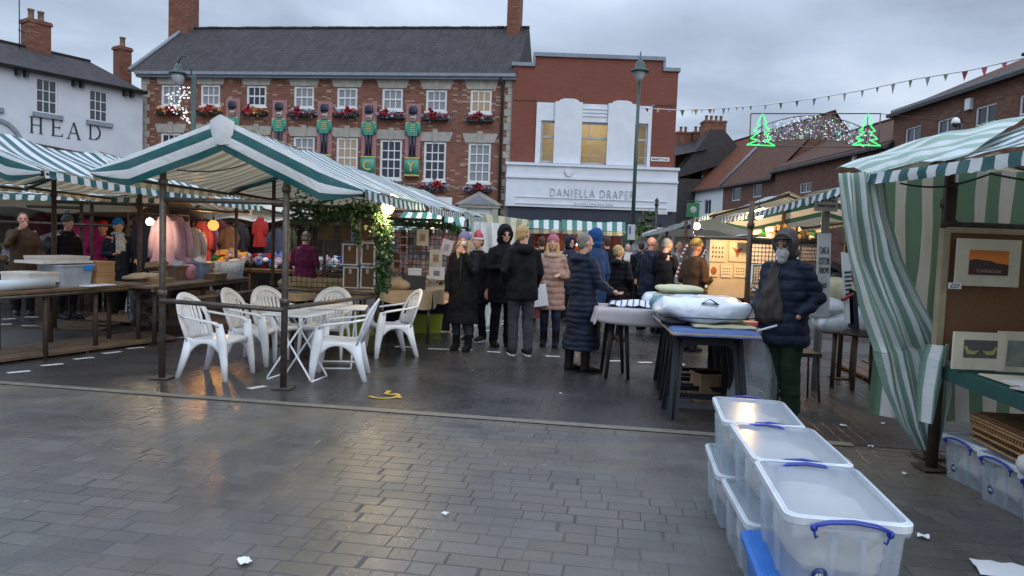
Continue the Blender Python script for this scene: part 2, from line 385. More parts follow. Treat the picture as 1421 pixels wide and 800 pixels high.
# yellow painted wheelchair symbol
mb = MB(); c = PZ(533, 550); z = .010
def arc(mb, c, r, a0, a1, wd, n=14):
    for i in range(n):
        t0, t1 = a0+(a1-a0)*i/n, a0+(a1-a0)*(i+1)/n
        P_ = lambda t, r_: c + ld*cos(t)*r_ + lp*sin(t)*r_ + Vector((0, 0, z))
        mb.quad(P_(t0, r-wd), P_(t1, r-wd), P_(t1, r), P_(t0, r))
arc(mb, c, .16, -2.6, 1.0, .045)
def seg(a, b, wd):
    A = c+ld*a[0]+lp*a[1]+Vector((0, 0, z+.002)); B = c+ld*b[0]+lp*b[1]+Vector((0, 0, z+.002)); d = (B-A).normalized(); p = Vector((-d.y, d.x, 0))*wd/2
    mb.quad(A-p, B-p, B+p, A+p)
seg((-.02, .22), (-.0, .05), .045); seg((0, .05), (.12, .05), .045); seg((.12, .05), (.19, -.08), .045)
struct(mb.build('painted_wheelchair_symbol', m_yel))
# ---------------------------------------------------------------- buildings
def facade(p0, p1):
    """local frame: x along the front, z up, -y towards the market"""
    d = (p1 - p0); d.z = 0; L = d.length; a = atan2(d.y, d.x)
    return L, a
class Fac:
    def __init__(s, p0, p1):
        s.p0 = Vector((p0.x, p0.y, 0)); s.L, s.a = facade(p0, p1); s.d = Vector((cos(s.a), sin(s.a), 0)); s.n = Vector((-s.d.y, s.d.x, 0))
    def uv(s, px, py, off=0.0):
        r = ray(px, py); o = Vector((0, 0, CAMH)); q = s.p0 + s.n*off
        t = (q-o).dot(s.n)/r.dot(s.n); h = o+r*t
        return (h-s.p0).dot(s.d), h.z
def wall_holes(mb, L, H, holes, y0=0, th=.3, xs0=0):
    """front wall sheet with rectangular openings and reveals"""
    xs = sorted({xs0, L, *[h[0] for h in holes], *[h[1] for h in holes]}); zs = sorted({0, H, *[h[2] for h in holes], *[h[3] for h in holes]})
    for i in range(len(xs)-1):
        for j in range(len(zs)-1):
            cx, cz = (xs[i]+xs[i+1])/2, (zs[j]+zs[j+1])/2
            if any(h[0] < cx < h[1] and h[2] < cz < h[3] for h in holes): continue
            mb.quad((xs[i], y0, zs[j]), (xs[i+1], y0, zs[j]), (xs[i+1], y0, zs[j+1]), (xs[i], y0, zs[j+1]))
    for a, b, c_, d in holes:
        y1 = y0+th
        mb.quad((a, y0, c_), (a, y1, c_), (a, y1, d), (a, y0, d)); mb.quad((b, y1, c_), (b, y0, c_), (b, y0, d), (b, y1, d))
        mb.quad((a, y1, d), (b, y1, d), (b, y0, d), (a, y0, d)); mb.quad((a, y0, c_), (b, y0, c_), (b, y1, c_), (a, y1, c_))
def window(parent, x0, x1, z0, z1, nx, nz, y=.08, fw=.07, bar=.03, glass=None, frame=None, label=None, rail=True):
    """sash window: frame is the part, pane its sub-part"""
    f = MB(); a, b = y, y+.07
    f.box(x0, a, z0, x0+fw, b, z1); f.box(x1-fw, a, z0, x1, b, z1); f.box(x0+fw, a, z1-fw, x1-fw, b, z1); f.box(x0+fw, a, z0, x1-fw, b, z0+fw)
    for i in range(1, nx):
        x = x0+fw+(x1-x0-2*fw)*i/nx; f.box(x-bar/2, a+.02, z0+fw, x+bar/2, b-.01, z1-fw)
    for j in range(1, nz):
        z = z0+fw+(z1-z0-2*fw)*j/nz; bb = bar*1.6 if (rail and nz % 2 == 0 and j == nz//2) else bar
        f.box(x0+fw, a+.014, z-bb/2, x1-fw, b-.004, z+bb/2)
    o = f.build('window', frame or m_white, parent)
    if label: o['label'] = label
    g_ = MB(); g_.box(x0+fw*.5, b-.018, z0+fw*.5, x1-fw*.5, b-.008, z1-fw*.5); g_.build('pane', glass or m_glass, o); return o
def chimney(parent, x, y, z0, z1, wx, wy, pots=2, mat=None, base=None):
    c = MB(); c.box(x-wx/2, y-wy/2, z0, x+wx/2, y+wy/2, z1-.18); c.box(x-wx/2-.06, y-wy/2-.06, z1-.18, x+wx/2+.06, y+wy/2+.06, z1-.06); c.box(x-wx/2-.02, y-wy/2-.02, z1-.06, x+wx/2+.02, y+wy/2+.02, z1)
    o = c.build('chimney', mat or m_brick4, parent)
    for i in range(pots):
        p = MB(); px = x + (i-(pots-1)/2)*min(.42, wx/max(1, pots)); p.lathe([(.15, 0), (.13, .1), (.12, .42), (.15, .44), (.15, .5), (.10, .5), (.09, .3)], (px, y, z1), 12); p.build('chimney_pot', m_pot, o)
    f = MB(); f.box(x-wx/2-.03, y-wy/2-.04, z0+.0, x+wx/2+.03, y-wy/2-.002, z0+.16); f.build('flashing', m_lead, o)
    return o
def roof_plane(mb, a, b, c, d):
    """a,b eave left/right; c,d ridge right/left"""
    a, b, c, d = map(Vector, (a, b, c, d)); w_ = (b-a).length; h = ((d-a).length+(c-b).length)/2; o = (d-a).dot((b-a).normalized())
    o2 = (c-a).dot((b-a).normalized())
    mb.add([a, b, c, d], [(0, 1, 2, 3)], [[(0, 0), (w_, 0), (o2, h), (o, h)]])
# ---- brick town house with eight bays
EZ = 9.0
b0 = PZ(197, 107, EZ); b1 = PZ(714, 111, EZ)
fb = Fac(b0, b1)
th_ = T('brick_town_house', 'long three storey mottled red brick building with slate roof and rows of white sash windows', 'building', fb.p0, fb.a)
L = fb.L
holes = []; wins = []
upx = [(237,118,147),(292,118,147),(356,119,148),(422,120,150),(482,122,150),(545,123,153),(606,125,155),(668,125,157)]
lox = [(237,185,240),(292,186,241),(356,188,243),(422,190,245),(482,191,247),(543,194,249),(604,197,251),(666,199,254)]
for k, (cx, y0, y1) in enumerate(upx):
    u, z1 = fb.uv(cx, y0); _, z0 = fb.uv(cx, y1); holes.append((u-.5, u+.5, z0, z1)); wins.append((u, z0, z1, 0, k))
for k, (cx, y0, y1) in enumerate(lox):
    u, z1 = fb.uv(cx, y0); _, z0 = fb.uv(cx, y1); holes.append((u-.53, u+.53, z0, z1)); wins.append((u, z0, z1, 1, k))
shopw = [(1.0, 3.0), (4.2, 6.4), (7.4, 9.4), (10.2, 11.2), (12.0, 13.1), (13.6, 14.7)]
for a, b in shopw: holes.append((a, b, .6, 2.6))
mb = MB(); wall_holes(mb, L, EZ, holes, 0, .25)
mb.box(0, .26, 0, L, 9, EZ-.02)
mb.build('wall', m_brick1, th_)
for u, z0, z1, row, k in wins:
    hw = .5 if row == 0 else .53
    gl = {0: [m_glasscur, m_glasscur, m_glass, m_glasscur, m_glasscur, m_glasscur, m_glasscur, m_glasswarm], 1: [m_glass, m_glass, m_glasscur, m_glasscur, m_glasswarm, m_glass, m_glass, m_glasscur]}[row][k]
    window(th_, u-hw, u+hw, z0, z1, 3, 2 if row == 0 else 4, .04, .1, .045, gl)
    # stone lintel with keystone
    l_ = MB(); l_.prism([(u-hw-.16, z1+.02), (u+hw+.16, z1+.02), (u+hw+.3, z1+.44), (u-hw-.3, z1+.44)], -.03, .02); l_.prism([(u-.09, z1), (u+.09, z1), (u+.13, z1+.54), (u-.13, z1+.54)], -.07, -.032)
    l_.build('lintel', m_stone, th_)
    s_ = MB(); s_.box(u-hw-.05, -.07, z0-.09, u+hw+.05, .03, z0-.005); s_.build('sill', m_white, th_)
for a, b in shopw: window(th_, a, b, .6, 2.6, 2, 1, .05, .09, .06, m_glass, m_black)
# quoins at both ends
for x0 in (0, L-.36):
    q_ = MB()
    for i in range(28):
        w2 = .42 if i % 2 else .28; z = i*.32
        if x0 == 0: q_.box(-.02, -.03, z+.008, w2, .05, z+.312)
        else: q_.box(L-w2, -.03, z+.008, L+.015, .05, z+.312)
    q_.build('quoins', m_stone, th_)
# eaves, gutter and roof
g_ = MB(); g_.box(-.15, -.28, EZ-.05, L+.1, .0, EZ+.06); g_.box(-.15, -.4, EZ+.06, L+.1, -.22, EZ+.2); g_.build('cornice', m_sill, th_)
ru, rz = fb.uv(500, 40, 4.2)
rz = max(rz, EZ+2.4)
rl, _ = fb.uv(258, 39, 4.2)
r_ = MB(); roof_plane(r_, (-.35, -.4, EZ+.2), (L+.1, -.4, EZ+.2), (L+.1, 4.2, rz), (rl, 4.2, rz)); roof_plane(r_, (L+.1, 9, EZ), (-.1, 9, EZ), (rl, 4.2, rz), (L+.1, 4.2, rz))
r_.add([(-.35, -.4, EZ+.2), (rl, 4.2, rz), (-.35, 9, EZ)], [(0, 1, 2)], [[(0, 0), (4, 4), (8, 0)]]); r_.add([(L+.1, -.4, EZ+.2), (L+.1, 9, EZ), (L+.1, 4.2, rz)], [(0, 1, 2)], [[(0, 0), (8, 0), (4, 4)]])
ro_ = r_.build('roof', m_slate, th_)
rd = MB(); rr_ = RND(4)
x = rl
while x < L: rd.tube([(x, 4.2, rz+rr_.uniform(0, .03)), (min(x+.42, L+.1), 4.2, rz+rr_.uniform(0, .03))], .1, 8); x += .45
rd.build('ridge_tiles', m_slate, ro_)
vg = MB(); vg.tube([(-.4, -.42, EZ+.24), (rl, 4.2, rz+.08)], .09, 6); vg.build('verge', m_sill, ro_)
cu_, _ = fb.uv(252, 45, 3.9); chimney(ro_, cu_+.0, 4.1, rz-1.3, rz+2.2, 1.15, 1.0, 2)
cu_, _ = fb.uv(713, 45, 3.9); chimney(ro_, cu_, 4.1, rz-1.5, rz+2.6, .62, 1.3, 2)
# downpipe at the joint
dp = MB(); dp.tube([(L-.5, -.12, 0.1), (L-.5, -.12, EZ-.2), (L-.62, -.3, EZ+.02)], .06, 8); dp.build('downpipe', m_iron, th_)
# ground floor shop fascia, sign and pedimented door
m_cream = pm('tan_fascia', (.36, .27, .18), (.27, .2, .14), .7, 3, .1)
ua, za = fb.uv(500, 269); ub, zb = fb.uv(612, 294)
s_ = MB(); s_.box(ua-6, -.14, zb, ub+.2, -.005, za); s_.build('shop_fascia', m_cream, th_)
u0, z1 = fb.uv(573, 273); u1, z0 = fb.uv(628, 292)
s_ = MB(); s_.box(u0, -.2, z0, u1, -.142, z1); sg = s_.build('sign_board', m_white, th_)
m_navytxt = pm('navy_lettering', (.03, .05, .10), None, .5, 4, 0)
t_ = text_mb('DE LA', (z1-z0)*.62, .02, 1.25, 'LEFT', .01); shift(t_, u0+.1, -.214, (z0+z1)/2+.08); t_.build('lettering', m_navytxt, sg)
du0, _ = fb.uv(640, 300); du1, _ = fb.uv(692, 300); _, dz = fb.uv(666, 289); _, dt = fb.uv(666, 268)
d_ = MB(); d_.box(du0, -.25, .1, du0+.3, -.002, dz); d_.box(du1-.3, -.25, .1, du1, -.002, dz); d_.box(du0-.1, -.3, dz, du1+.1, -.002, dz+.12)
d_.prism([(du0-.25, dz+.122), (du1+.25, dz+.122), ((du0+du1)/2, dt+.05)], -.35, -.002); ds = d_.build('door_surround', m_stone, th_)
p_ = MB(); p_.box(du0+.3, -.1, .1, du1-.3, -.012, dz-.002)
for i in range(2):
    for j in range(3): p_.box(du0+.4+i*.5, -.13, .4+j*.85, du0+.75+i*.5, -.101, 1.1+j*.85)
p_.build('door', m_white, th_)
d2 = MB(); d2.prism([(du0+.1, dz+.17), (du1-.1, dz+.17), ((du0+du1)/2, dt-.14)], -.375, -.352); d2.build('tympanum', m_sill, ds)
# flower boxes under the windows, each its own thing
def leafblob(mb, c, r, n, size, rng):
    for _ in range(n):
        d = Vector((rng.gauss(0, .5)*r[0], rng.gauss(0, .5)*r[1], rng.gauss(0, .5)*r[2])); p = Vector(c)+d
        q = Quaternion((rng.gauss(0, 1), rng.gauss(0, 1), rng.gauss(0, 1), rng.gauss(0, 1))).normalized(); s = size*rng.uniform(.6, 1.3)
        mb.add([p+q @ Vector(v)*s for v in ((-.5, 0, 0), (0, -.35, .08), (.6, 0, 0), (0, .35, .08))], [(0, 1, 2, 3)])
m_red = pm('red_ribbon', (.34, .02, .03), None, .4, 9, .1); m_gold = pm('gold_foliage', (.62, .40, .12), (.5, .28, .08), .35, 9, .1, .3)
m_blue_fl = pm('silver_blue_foliage', (.22, .27, .36), (.35, .38, .42), .5, 9, .1); m_leaf = pm('dark_leaf', (.03, .07, .025), (.05, .1, .03), .5, 9, .1)
m_leaf2 = pm('bright_leaf', (.06, .13, .04), (.03, .08, .03), .5, 9, .1)
ordn = ['first', 'second', 'third', 'fourth', 'fifth', 'sixth', 'seventh', 'eighth']
for u, z0, z1, row, k in wins:
    if row == 1 and k < 4: continue
    gold = row == 0 and k < 3
    rng = RND(k+row*10)
    pos = fb.p0 + fb.d*u - fb.n*.2 + Vector((0, 0, z0-.32))
    fl = T('flower_box', ('golden and red artificial flower box under the %s top floor window from the left' if gold else ('red and blue artificial flower box under the %s top floor window from the left' if row == 0 else 'red and blue artificial flower box under the %s first floor window from the left')) % ordn[k], 'flower box', pos, fb.a, 'christmas flower boxes on the brick building')
    b_ = MB(); b_.box(-.6, -.1, -.12, .6, .19, .03); b_.build('trough', m_black, fl)
    f_ = MB(); leafblob(f_, (0, 0, .06), (.55, .16, .13), 260, .16, rng); f_.build('foliage', m_gold if gold else m_blue_fl, fl)
    for i in range(5):
        cx = -.5+i*.25+rng.uniform(-.06, .06); f_ = MB(); f_.ell((cx, -.17, rng.uniform(-.02, .12)), .06+.03*rng.random(), 8, 6); f_.build('bauble', m_red, fl)
    f_ = MB(); leafblob(f_, (rng.uniform(-.3, .3), -.16, .12), (.2, .06, .16), 40, .22, rng); f_.build('ribbon_foliage', m_red, fl)
# toy soldier panels
m_pink = brickm('printed_pink_brick_panel', (.36, .17, .17), (.28, .12, .12), (.45, .33, .33), None, patch=.1)
m_sgreen = pm('soldier_green', (.05, .29, .21), None, .5, 6, .05); m_skinp = pm('painted_face', (.55, .42, .38), None, .5, 5, 0); m_navy = pm('navy_paint', (.015, .02, .045), None, .4, 5, .05)
m_goldp = pm('gold_paint', (.6, .45, .12), None, .4, 5, .05)
sol = [(323, 137, ''), (388, 139, ''), (451, 141, ''), (513, 143, 'C'), (574, 144, 'Y')]
for k, (px, py, ch) in enumerate(sol):
    u, zt = fb.uv(px, py, -.1); 
    pos = fb.p0+fb.d*u-fb.n*.06
    s = T('soldier_decoration', ['toy soldier panel in a tall black hat, leftmost of the five on the brick wall', 'toy soldier panel in a green jacket, second from the left on the brick wall', 'toy soldier panel in a green jacket, middle of the five on the brick wall', 'green jacketed toy soldier panel standing on a green drum lettered C', 'green jacketed toy soldier panel standing on a green drum lettered Y'][k], 'decoration', pos, fb.a, 'toy soldier panels between the windows')
    zb_ = zt-3.45
    p = MB(); p.box(-.36, -.02, zb_+.05, .36, .03, zt); p.build('backing_panel', m_pink, s)
    h = MB(); h.lathe([(.01, 0), (.17, .0), (.2, .12), (.2, .28), (.14, .36), (.01, .38)], (0, -.1, zt-.5), 14, sy=.35); h.build('hat', m_navy, s)
    h = MB(); h.lathe([(.01, 0), (.12, .02), (.16, .14), (.16, .34), (.01, .36)], (0, -.08, zt-.84), 14, sy=.35); fc = h.build('face', m_skinp, s)
    h = MB(); h.box(-.12, -.16, zt-.56, .12, -.135, zt-.52); h.box(-.09, -.16, zt-.72, .09, -.135, zt-.69); h.build('moustache', m_navy, fc)
    j = MB(); j.prism([(-.3, zt-.88), (.3, zt-.88), (.27, zt-1.25), (.22, zt-1.5), (-.22, zt-1.5), (-.27, zt-1.25)], -.12, -.021); jk = j.build('jacket', m_sgreen, s, bevel=.01)
    j = MB()
    for q in range(4): j.box(-.13, -.135, zt-1.02-q*.1, .13, -.121, zt-.985-q*.1)
    j.box(-.34, -.13, zt-.95, -.2, -.1205, zt-.89); j.box(.2, -.13, zt-.95, .34, -.1205, zt-.89); j.build('braid', m_goldp, jk)
    for sx in (-1, 1):
        a = MB(); a.tube([(sx*.3, -.07, zt-.93), (sx*.33, -.07, zt-1.2), (sx*.3, -.09, zt-1.42)], [.07, .06, .05], 8); a.build('arm', m_sgreen, s)
        l = MB(); l.tube([(sx*.09, -.07, zt-1.5), (sx*.09, -.07, zt-2.4)], [.08, .06], 8); l.box(sx*.09-.08, -.16, zt-2.46, sx*.09+.08, -.02, zt-2.38); l.build('leg', m_navy, s)
    d = MB(); d.lathe([(.36, 0), (.36, .86)], (0, -.1, zt-3.36), 20, sy=.4); dr = d.build('drum', m_sgreen, s)
    d = MB(); d.lathe([(.375, 0), (.375, .07)], (0, -.1, zt-3.365), 20, sy=.4); d.lathe([(.375, 0), (.375, .07)], (0, -.1, zt-2.57), 20, sy=.4); d.build('hoop', m_goldp, dr)
    if ch: t_ = text_mb(ch, .62, .01, 1, 'CENTER', .01); shift(t_, 0, -.252, zt-2.95); t_.build('letter', m_goldp, dr)
# ---- flat fronted brick shop
d0 = PY(712, 110, 33.3); d1 = PY(941, 110, 33.3); d0.z = d1.z = 0
fd = Fac(d0, d1)
dh = T('brick_shop_building', 'red brick building with stepped coping and white window surround above a white shop front', 'building', fd.p0, fd.a)
_, pz0 = fd.uv(722, 92); _, pz1 = fd.uv(840, 82)
stepx, _ = fd.uv(743, 90); stepx2, _ = fd.uv(920, 90); L = fd.L
_, fz = fd.uv(820, 229)
ws = []
for (xa, ya, xb, yb) in ((751, 168, 773, 227), (801, 170, 846, 230), (874, 172, 896, 232)):
    u0, z1 = fd.uv(xa, ya, .1); u1, z0 = fd.uv(xb, yb, .1); ws.append((u0, u1, z0, z1))
sa, _ = fd.uv(745, 150); sb, _ = fd.uv(905, 150); _, sz = fd.uv(825, 147)
mb = MB()
wall_holes(mb, L, pz0, [(sa+.02, sb-.02, fz-.2, sz-.02), (.2, L-.2, .1, 3.0)], 0, .3)
mb.box(stepx, 0, pz0, stepx2, .3, pz1)
mb.box(0, .35, 0, .25, 12, pz0-.4); mb.box(L-.25, .35, 0, L, 12, pz0-.4); mb.box(0, 11.7, 0, L, 12, pz0-.4); mb.box(.25, .35, pz0-.5, L-.25, 11.7, pz0-.4)
mb.build('wall', m_brick2, dh)
cp = MB(); cp.box(-.08, -.1, pz0, stepx-.02, .4, pz0+.16); cp.box(stepx2+.02, -.1, pz0, L+.08, .4, pz0+.16); cp.box(stepx-.1, -.1, pz1, stepx2+.1, .4, pz1+.17)
cp.box(stepx-.12, -.07, pz0, stepx-.003, .35, pz1-.002); cp.box(stepx2+.003, -.07, pz0, stepx2+.12, .35, pz1-.002); cp.build('coping', m_sill, dh)
bnd = MB(); bnd.box(.05, -.03, sz+.12, sa-.05, .02, sz+.2); bnd.box(sb+.05, -.03, sz+.12, L-.05, .02, sz+.2); bnd.build('string_course', m_brick3, dh)
# stone surround with holes
mb = MB(); wall_holes(mb, sb, sz, [(a-.0, b+.0, max(c_, fz+.0), d) for a, b, c_, d in ws], -.08, .25, sa)
mb2 = MB(); mb2.v, mb2.f, mb2.uv, mb2.sm = mb.v, mb.f, mb.uv, mb.sm
mb2.v = [(v[0], v[1], max(v[2], fz-.2)) for v in mb2.v]
mb2.box(sa, -.078, sz, sb, .2, sz+.05); mb2.box(sa-.003, -.08, fz-.2, sa, .2, sz); mb2.box(sb, -.08, fz-.2, sb+.003, .2, sz)
for c_ in ((ws[0][1]+ws[1][0])/2, (ws[1][1]+ws[2][0])/2):
    hw = .62
    mb2.prism([(c_-hw, fz), (c_+hw, fz), (c_+hw, sz+.1), (c_+hw*.75, sz+.1), (c_+hw*.66, sz+.18), (c_+hw*.35, sz+.24), (c_-hw*.35, sz+.24), (c_-hw*.66, sz+.18), (c_-hw*.75, sz+.1), (c_-hw, sz+.1)], -.2, -.081)
for a, b, c_, d in ws[1:2]: 
    for q in range(3): mb2.box(a-.1, -.12, d+.25+q*.16, b+.1, -.081, d+.3+q*.16)
m_deco = pm('white_rendered_stone', (.66, .69, .74), (.58, .61, .66), .7, 2, .1)
mb2.build('stone_surround', m_deco, dh)
# the lit office behind the windows: real room with ceiling tubes
m_room = pm('cream_office_wall', (.55, .49, .38), (.45, .4, .32), .8, 2, .05)
mb = MB(); zf, zc = fz-.6, sz+.1
mb.box(.3, 3.6, zf, L-.3, 3.7, zc); mb.box(.3, .4, zc, L-.3, 3.6, zc+.08); mb.box(.3, .4, zf-.1, L-.3, 3.6, zf); mb.box(.3, .4, zf, .36, 3.6, zc); mb.box(L-.36, .4, zf, L-.3, 3.6, zc)
mb.build('office_room', m_room, dh)
m_tube = emit('fluorescent_tube', (1, .84, .5), 7)
for x, y in ((L*.5+.3, 1.4), (L*.5+.1, 2.6), (L*.22, 2.0), (L*.8, 2.0)):
    mb = MB(); mb.box(x-.6, y-.06, zc-.1, x+.6, y+.06, zc-.05); mb.build('ceiling_light', m_tube, dh)
m_shelf = pm('office_cabinet', (.5, .42, .25), None, .6, 4, .05)
mb = MB(); mb.box(L*.5-.75, 2.6, zf, L*.5-.25, 3.2, zf+1.5); mb.box(L*.5+.4, 2.9, zf, L*.5+1.1, 3.4, zf+.9); mb.box(L*.5-.1, 3.1, zf, L*.5+.3, 3.5, zf+1.1); mb.build('cabinets', m_shelf, dh)
pl = bpy.data.lights.new('office_light', 'AREA'); pl.energy = 62; pl.size = 4; pl.color = (1, .82, .5); po = bpy.data.objects.new('office_light', pl); C.objects.link(po); po.location = fd.p0+fd.d*(L/2)+fd.n*2+Vector((0, 0, zc-.15)); po.rotation_euler = (0, 0, 0)
def clearm(name, tint=(1, 1, 1)):
    t = NT(name); a = t.n('BsdfTransparent', {0: c4(tint)}); b = t.n('BsdfGlossy', {0: (1, 1, 1, 1), 1: .05}); fr = t.n('Fresnel', {0: 1.45}).outputs[0]
    ms = t.n('MixShader', {0: t.math('MULTIPLY', fr, 1.2), 1: a.outputs[0], 2: b.outputs[0]}); t.t.links.new(ms.outputs[0], t.out.inputs[0]); return t.m
m_clear = clearm('clear_glass', (.9, .88, .82))
m_greyframe = pm('grey_window_frame', (.4, .41, .42), None, .5, 4, .05)
for i, (a, b, c_, d) in enumerate(ws):
    window(dh, a+.005, b-.005, c_+.005, d-.005, 1 if i != 1 else 1, 1, .02, .09, .05, m_clear, m_greyframe)
    t_ = MB(); zm = c_+(d-c_)*.62; t_.box(a+.1, .0, zm-.05, b-.1, .1, zm+.05); t_.build('glazing_bar', m_greyframe, dh)
    t_ = MB(); t_.box(a+.1, .04, c_+(zm-c_)*.33, b-.1, .06, c_+(zm-c_)*.33+.03)
    if i == 1: t_.build('glazing_bar', m_greyframe, dh); t_ = MB(); t_.box(a+.35*(b-a)-.02, .04, zm+.05, a+.35*(b-a)+.02, .06, d-.1)
    t_.build('glazing_bar', m_greyframe, dh)
    s_ = MB(); s_.box(a-.08, -.16, c_-.1, b+.08, -.082, c_-.01); s_.build('sill', m_sill, dh)
# white fascia and navy shopfront
_, f1 = fd.uv(820, 229, -.4); _, f0 = fd.uv(820, 290, -.4)
fa = MB(); fa.box(-.2, -.45, f1-.12, L+.2, .0, f1); fa.box(-.14, -.36, f0, L+.14, -.003, f1-.12)
_, fm = fd.uv(820, 249, -.4); fa.box(-.16, -.44, fm-.05, L+.16, -.361, fm+.05)
fa.box(.3, -.4, f0+.12, L-.3, -.361, f0+.17); fa.box(.3, -.4, f0+.42, L-.3, -.361, f0+.45)
fo = fa.build('shop_fascia', m_deco, dh)
m_dnavy = pm('navy_shopfront', (.018, .026, .05), None, .5, 3, .05)
mb = MB(); mb.box(0, -.2, 0, .5, -.002, f0); mb.box(L-.5, -.2, 0, L, -.002, f0); mb.box(.5, -.2, 0, L-.5, -.002, .5); mb.box(.5, -.2, 2.7, L-.5, -.002, f0); mb.box(L*.42, -.2, .5, L*.46, -.002, 2.7); mb.box(L*.55, -.2, .5, L*.59, -.002, 2.7)
mb.build('shopfront', m_dnavy, dh)
mb = MB(); mb.box(.5, -.1, .5, L-.5, -.08, 2.7); mb.build('shop_window', m_glass, dh)
m_silver = pm('pale_grey_lettering', (.40, .42, .46), None, .4, 4, .05)
uc, zt = fd.uv(822, 269, -.4); u0, _ = fd.uv(764, 269, -.4); u1, _ = fd.uv(881, 269, -.4)
def fit(txt, wid, h, d, **k):
    t = text_mb(txt, h, d, **k); xs = [v[0] for v in t.v]; s = wid/(max(xs)-min(xs)); c_ = (max(xs)+min(xs))/2
    zs = [v[2] for v in t.v]; sz_ = h/(max(zs)-min(zs)); zc_ = (max(zs)+min(zs))/2
    t.v = [((v[0]-c_)*s, v[1], (v[2]-zc_)*sz_) for v in t.v]; return t
t_ = fit('DANIELLA DRAPER', u1-u0, .36, .03, space=1.25, bold=-.004); shift(t_, uc, -.38, zt); t_.build('lettering', m_silver, fo)
uc, zt = fd.uv(824, 286, -.4); t_ = fit('DANIELLADRAPER.COM', 1.75, .13, .02, space=1.1); shift(t_, uc, -.375, zt+.02); t_.build('web_address', m_navytxt, fo)
# alarm box, nameplate
uc, zt = fd.uv(789, 240, -.4); mb = MB(); mb.prism([(-.13, .14), (.13, .14), (.16, .02), (.06, -.16), (-.06, -.16), (-.16, .02)], -.1, 0); a_ = tag(mb.build('alarm_box', m_white, None, fd.p0+fd.d*uc-fd.n*.375+Vector((0, 0, zt)), fd.a), 'small white alarm box on the white shop fascia', 'alarm box')
uc, zt = fd.uv(916, 221.5); npz = T('street_nameplate', 'long thin white street name plate on the brick beside the shop front', 'sign', fd.p0+fd.d*uc-fd.n*.005+Vector((0, 0, zt)), fd.a)
mb = MB(); mb.box(-.42, -.03, -.09, .42, 0, .09); mb.build('plate', m_white, npz); t_ = fit('MARKET PLACE', .74, .1, .008, bold=.002); shift(t_, 0, -.034, 0); t_.build('lettering', m_black, npz)
# two wall hooks
# ---- white inn on the left
WZ = 8.2
i1 = PZ(198, 128, WZ); i0 = PZ(0, 88, WZ); dd = (i0-i1).normalized(); i00 = i0+dd*4.5
fi = Fac(i00, i1)
ih = T('white_inn', 'pale painted two storey inn with black HEAD lettering, slate roof and two chimneys', 'building', fi.p0, fi.a)
L = fi.L; hol = []
iw = [(50, 110, 80, 158, 3, 3), (124, 126, 150, 169, 3, 3), (-46, 90, -3, 146, 3, 3)]
for x0, y0, x1, y1, nx, nz in iw:
    xm = (x0+x1)/2; u0, _ = fi.uv(x0, 130); u1, _ = fi.uv(x1, 130); _, z1 = fi.uv(xm, y0); _, z0 = fi.uv(xm, y1); hol.append((u0, u1, z0, z1))
lowz = [(u-.55, u+.55, 2.1, 3.7) for u in ((hol[0][0]+hol[0][1])/2+.1, (hol[1][0]+hol[1][1])/2+.1)]
mb = MB(); wall_holes(mb, L, WZ, hol+lowz, 0, .2); mb.box(0, .21, 0, L-.01, 8, WZ-.05); mb.build('wall', m_render, ih)
m_fbl = pm('window_recess_trim', (.3, .34, .4), None, .7, 4, .05)
for a, b, c_, d in hol:
    window(ih, a, b, c_, d, 3, 3, .05, .06, .035, m_glass); s_ = MB(); s_.box(a-.14, -.13, c_-.2, b+.18, .01, c_-.004); s_.build('sill', m_sill, ih)
for a, b, c_, d in lowz: window(ih, a, b, c_, d, 2, 2, .05, .06, .035, m_glass)
for a, b, c_, d in lowz: s_ = MB(); s_.box(a-.1, -.06, d+.12, b+.1, .02, d+.2); s_.build('drip_mould', m_black, ih)
# roof
z2 = WZ+1.55
r_ = MB(); roof_plane(r_, (-1, -.35, WZ-.05), (L+.02, -.35, WZ-.05), (L-.9, 3.1, z2), (-1, 3.1, z2)); roof_plane(r_, (L, 7, WZ), (-1, 7, WZ), (-1, 3.1, z2), (L-.9, 3.1, z2))
r_.add([(L+.02, -.35, WZ-.05), (L, 7, WZ), (L-.9, 3.1, z2)], [(0, 1, 2)], [[(0, 0), (7, 0), (3.5, 3)]]); iro = r_.build('roof', m_slate, ih)
r_ = MB(); r_.tube([(-1, 3.1, z2+.02), (L-.9, 3.1, z2+.02)], .09, 8); r_.build('ridge_tiles', m_slate, iro)
g_ = MB(); g_.box(-1, -.4, WZ-.14, L+.02, -.02, WZ-.06); g_.tube([(-1, -.42, WZ-.06), (L, -.42, WZ-.06)], .07, 8); g_.build('gutter', m_black, ih)
for px in (28, 106, 176):
    u, _ = fi.uv(px, 115); g_ = MB(); g_.box(u-.22, -.3, WZ-.38, u-.1, -.002, WZ-.142); g_.box(u+.1, -.3, WZ-.38, u+.22, -.002, WZ-.142); g_.build('eaves_bracket', m_black, ih)
u, _ = fi.uv(50, 60, 3.1); chimney(iro, u, 3.1, z2-.9, z2+1.3, .95, .8, 2)
u, _ = fi.uv(170, 60, 3.1); chimney(iro, u, 3.1, z2-.9, z2+1.1, .62, .62, 1)
u, _ = fi.uv(27, 60, 2.6); g_ = MB(); g_.tube([(u, 2.6, z2-.6), (u, 2.6, z2+5)], .025, 6); g_.tube([(u-.05, 2.6, z2+.6), (u+.35, 2.9, z2+.6)], .02, 6); g_.build('aerial', m_iron, iro)
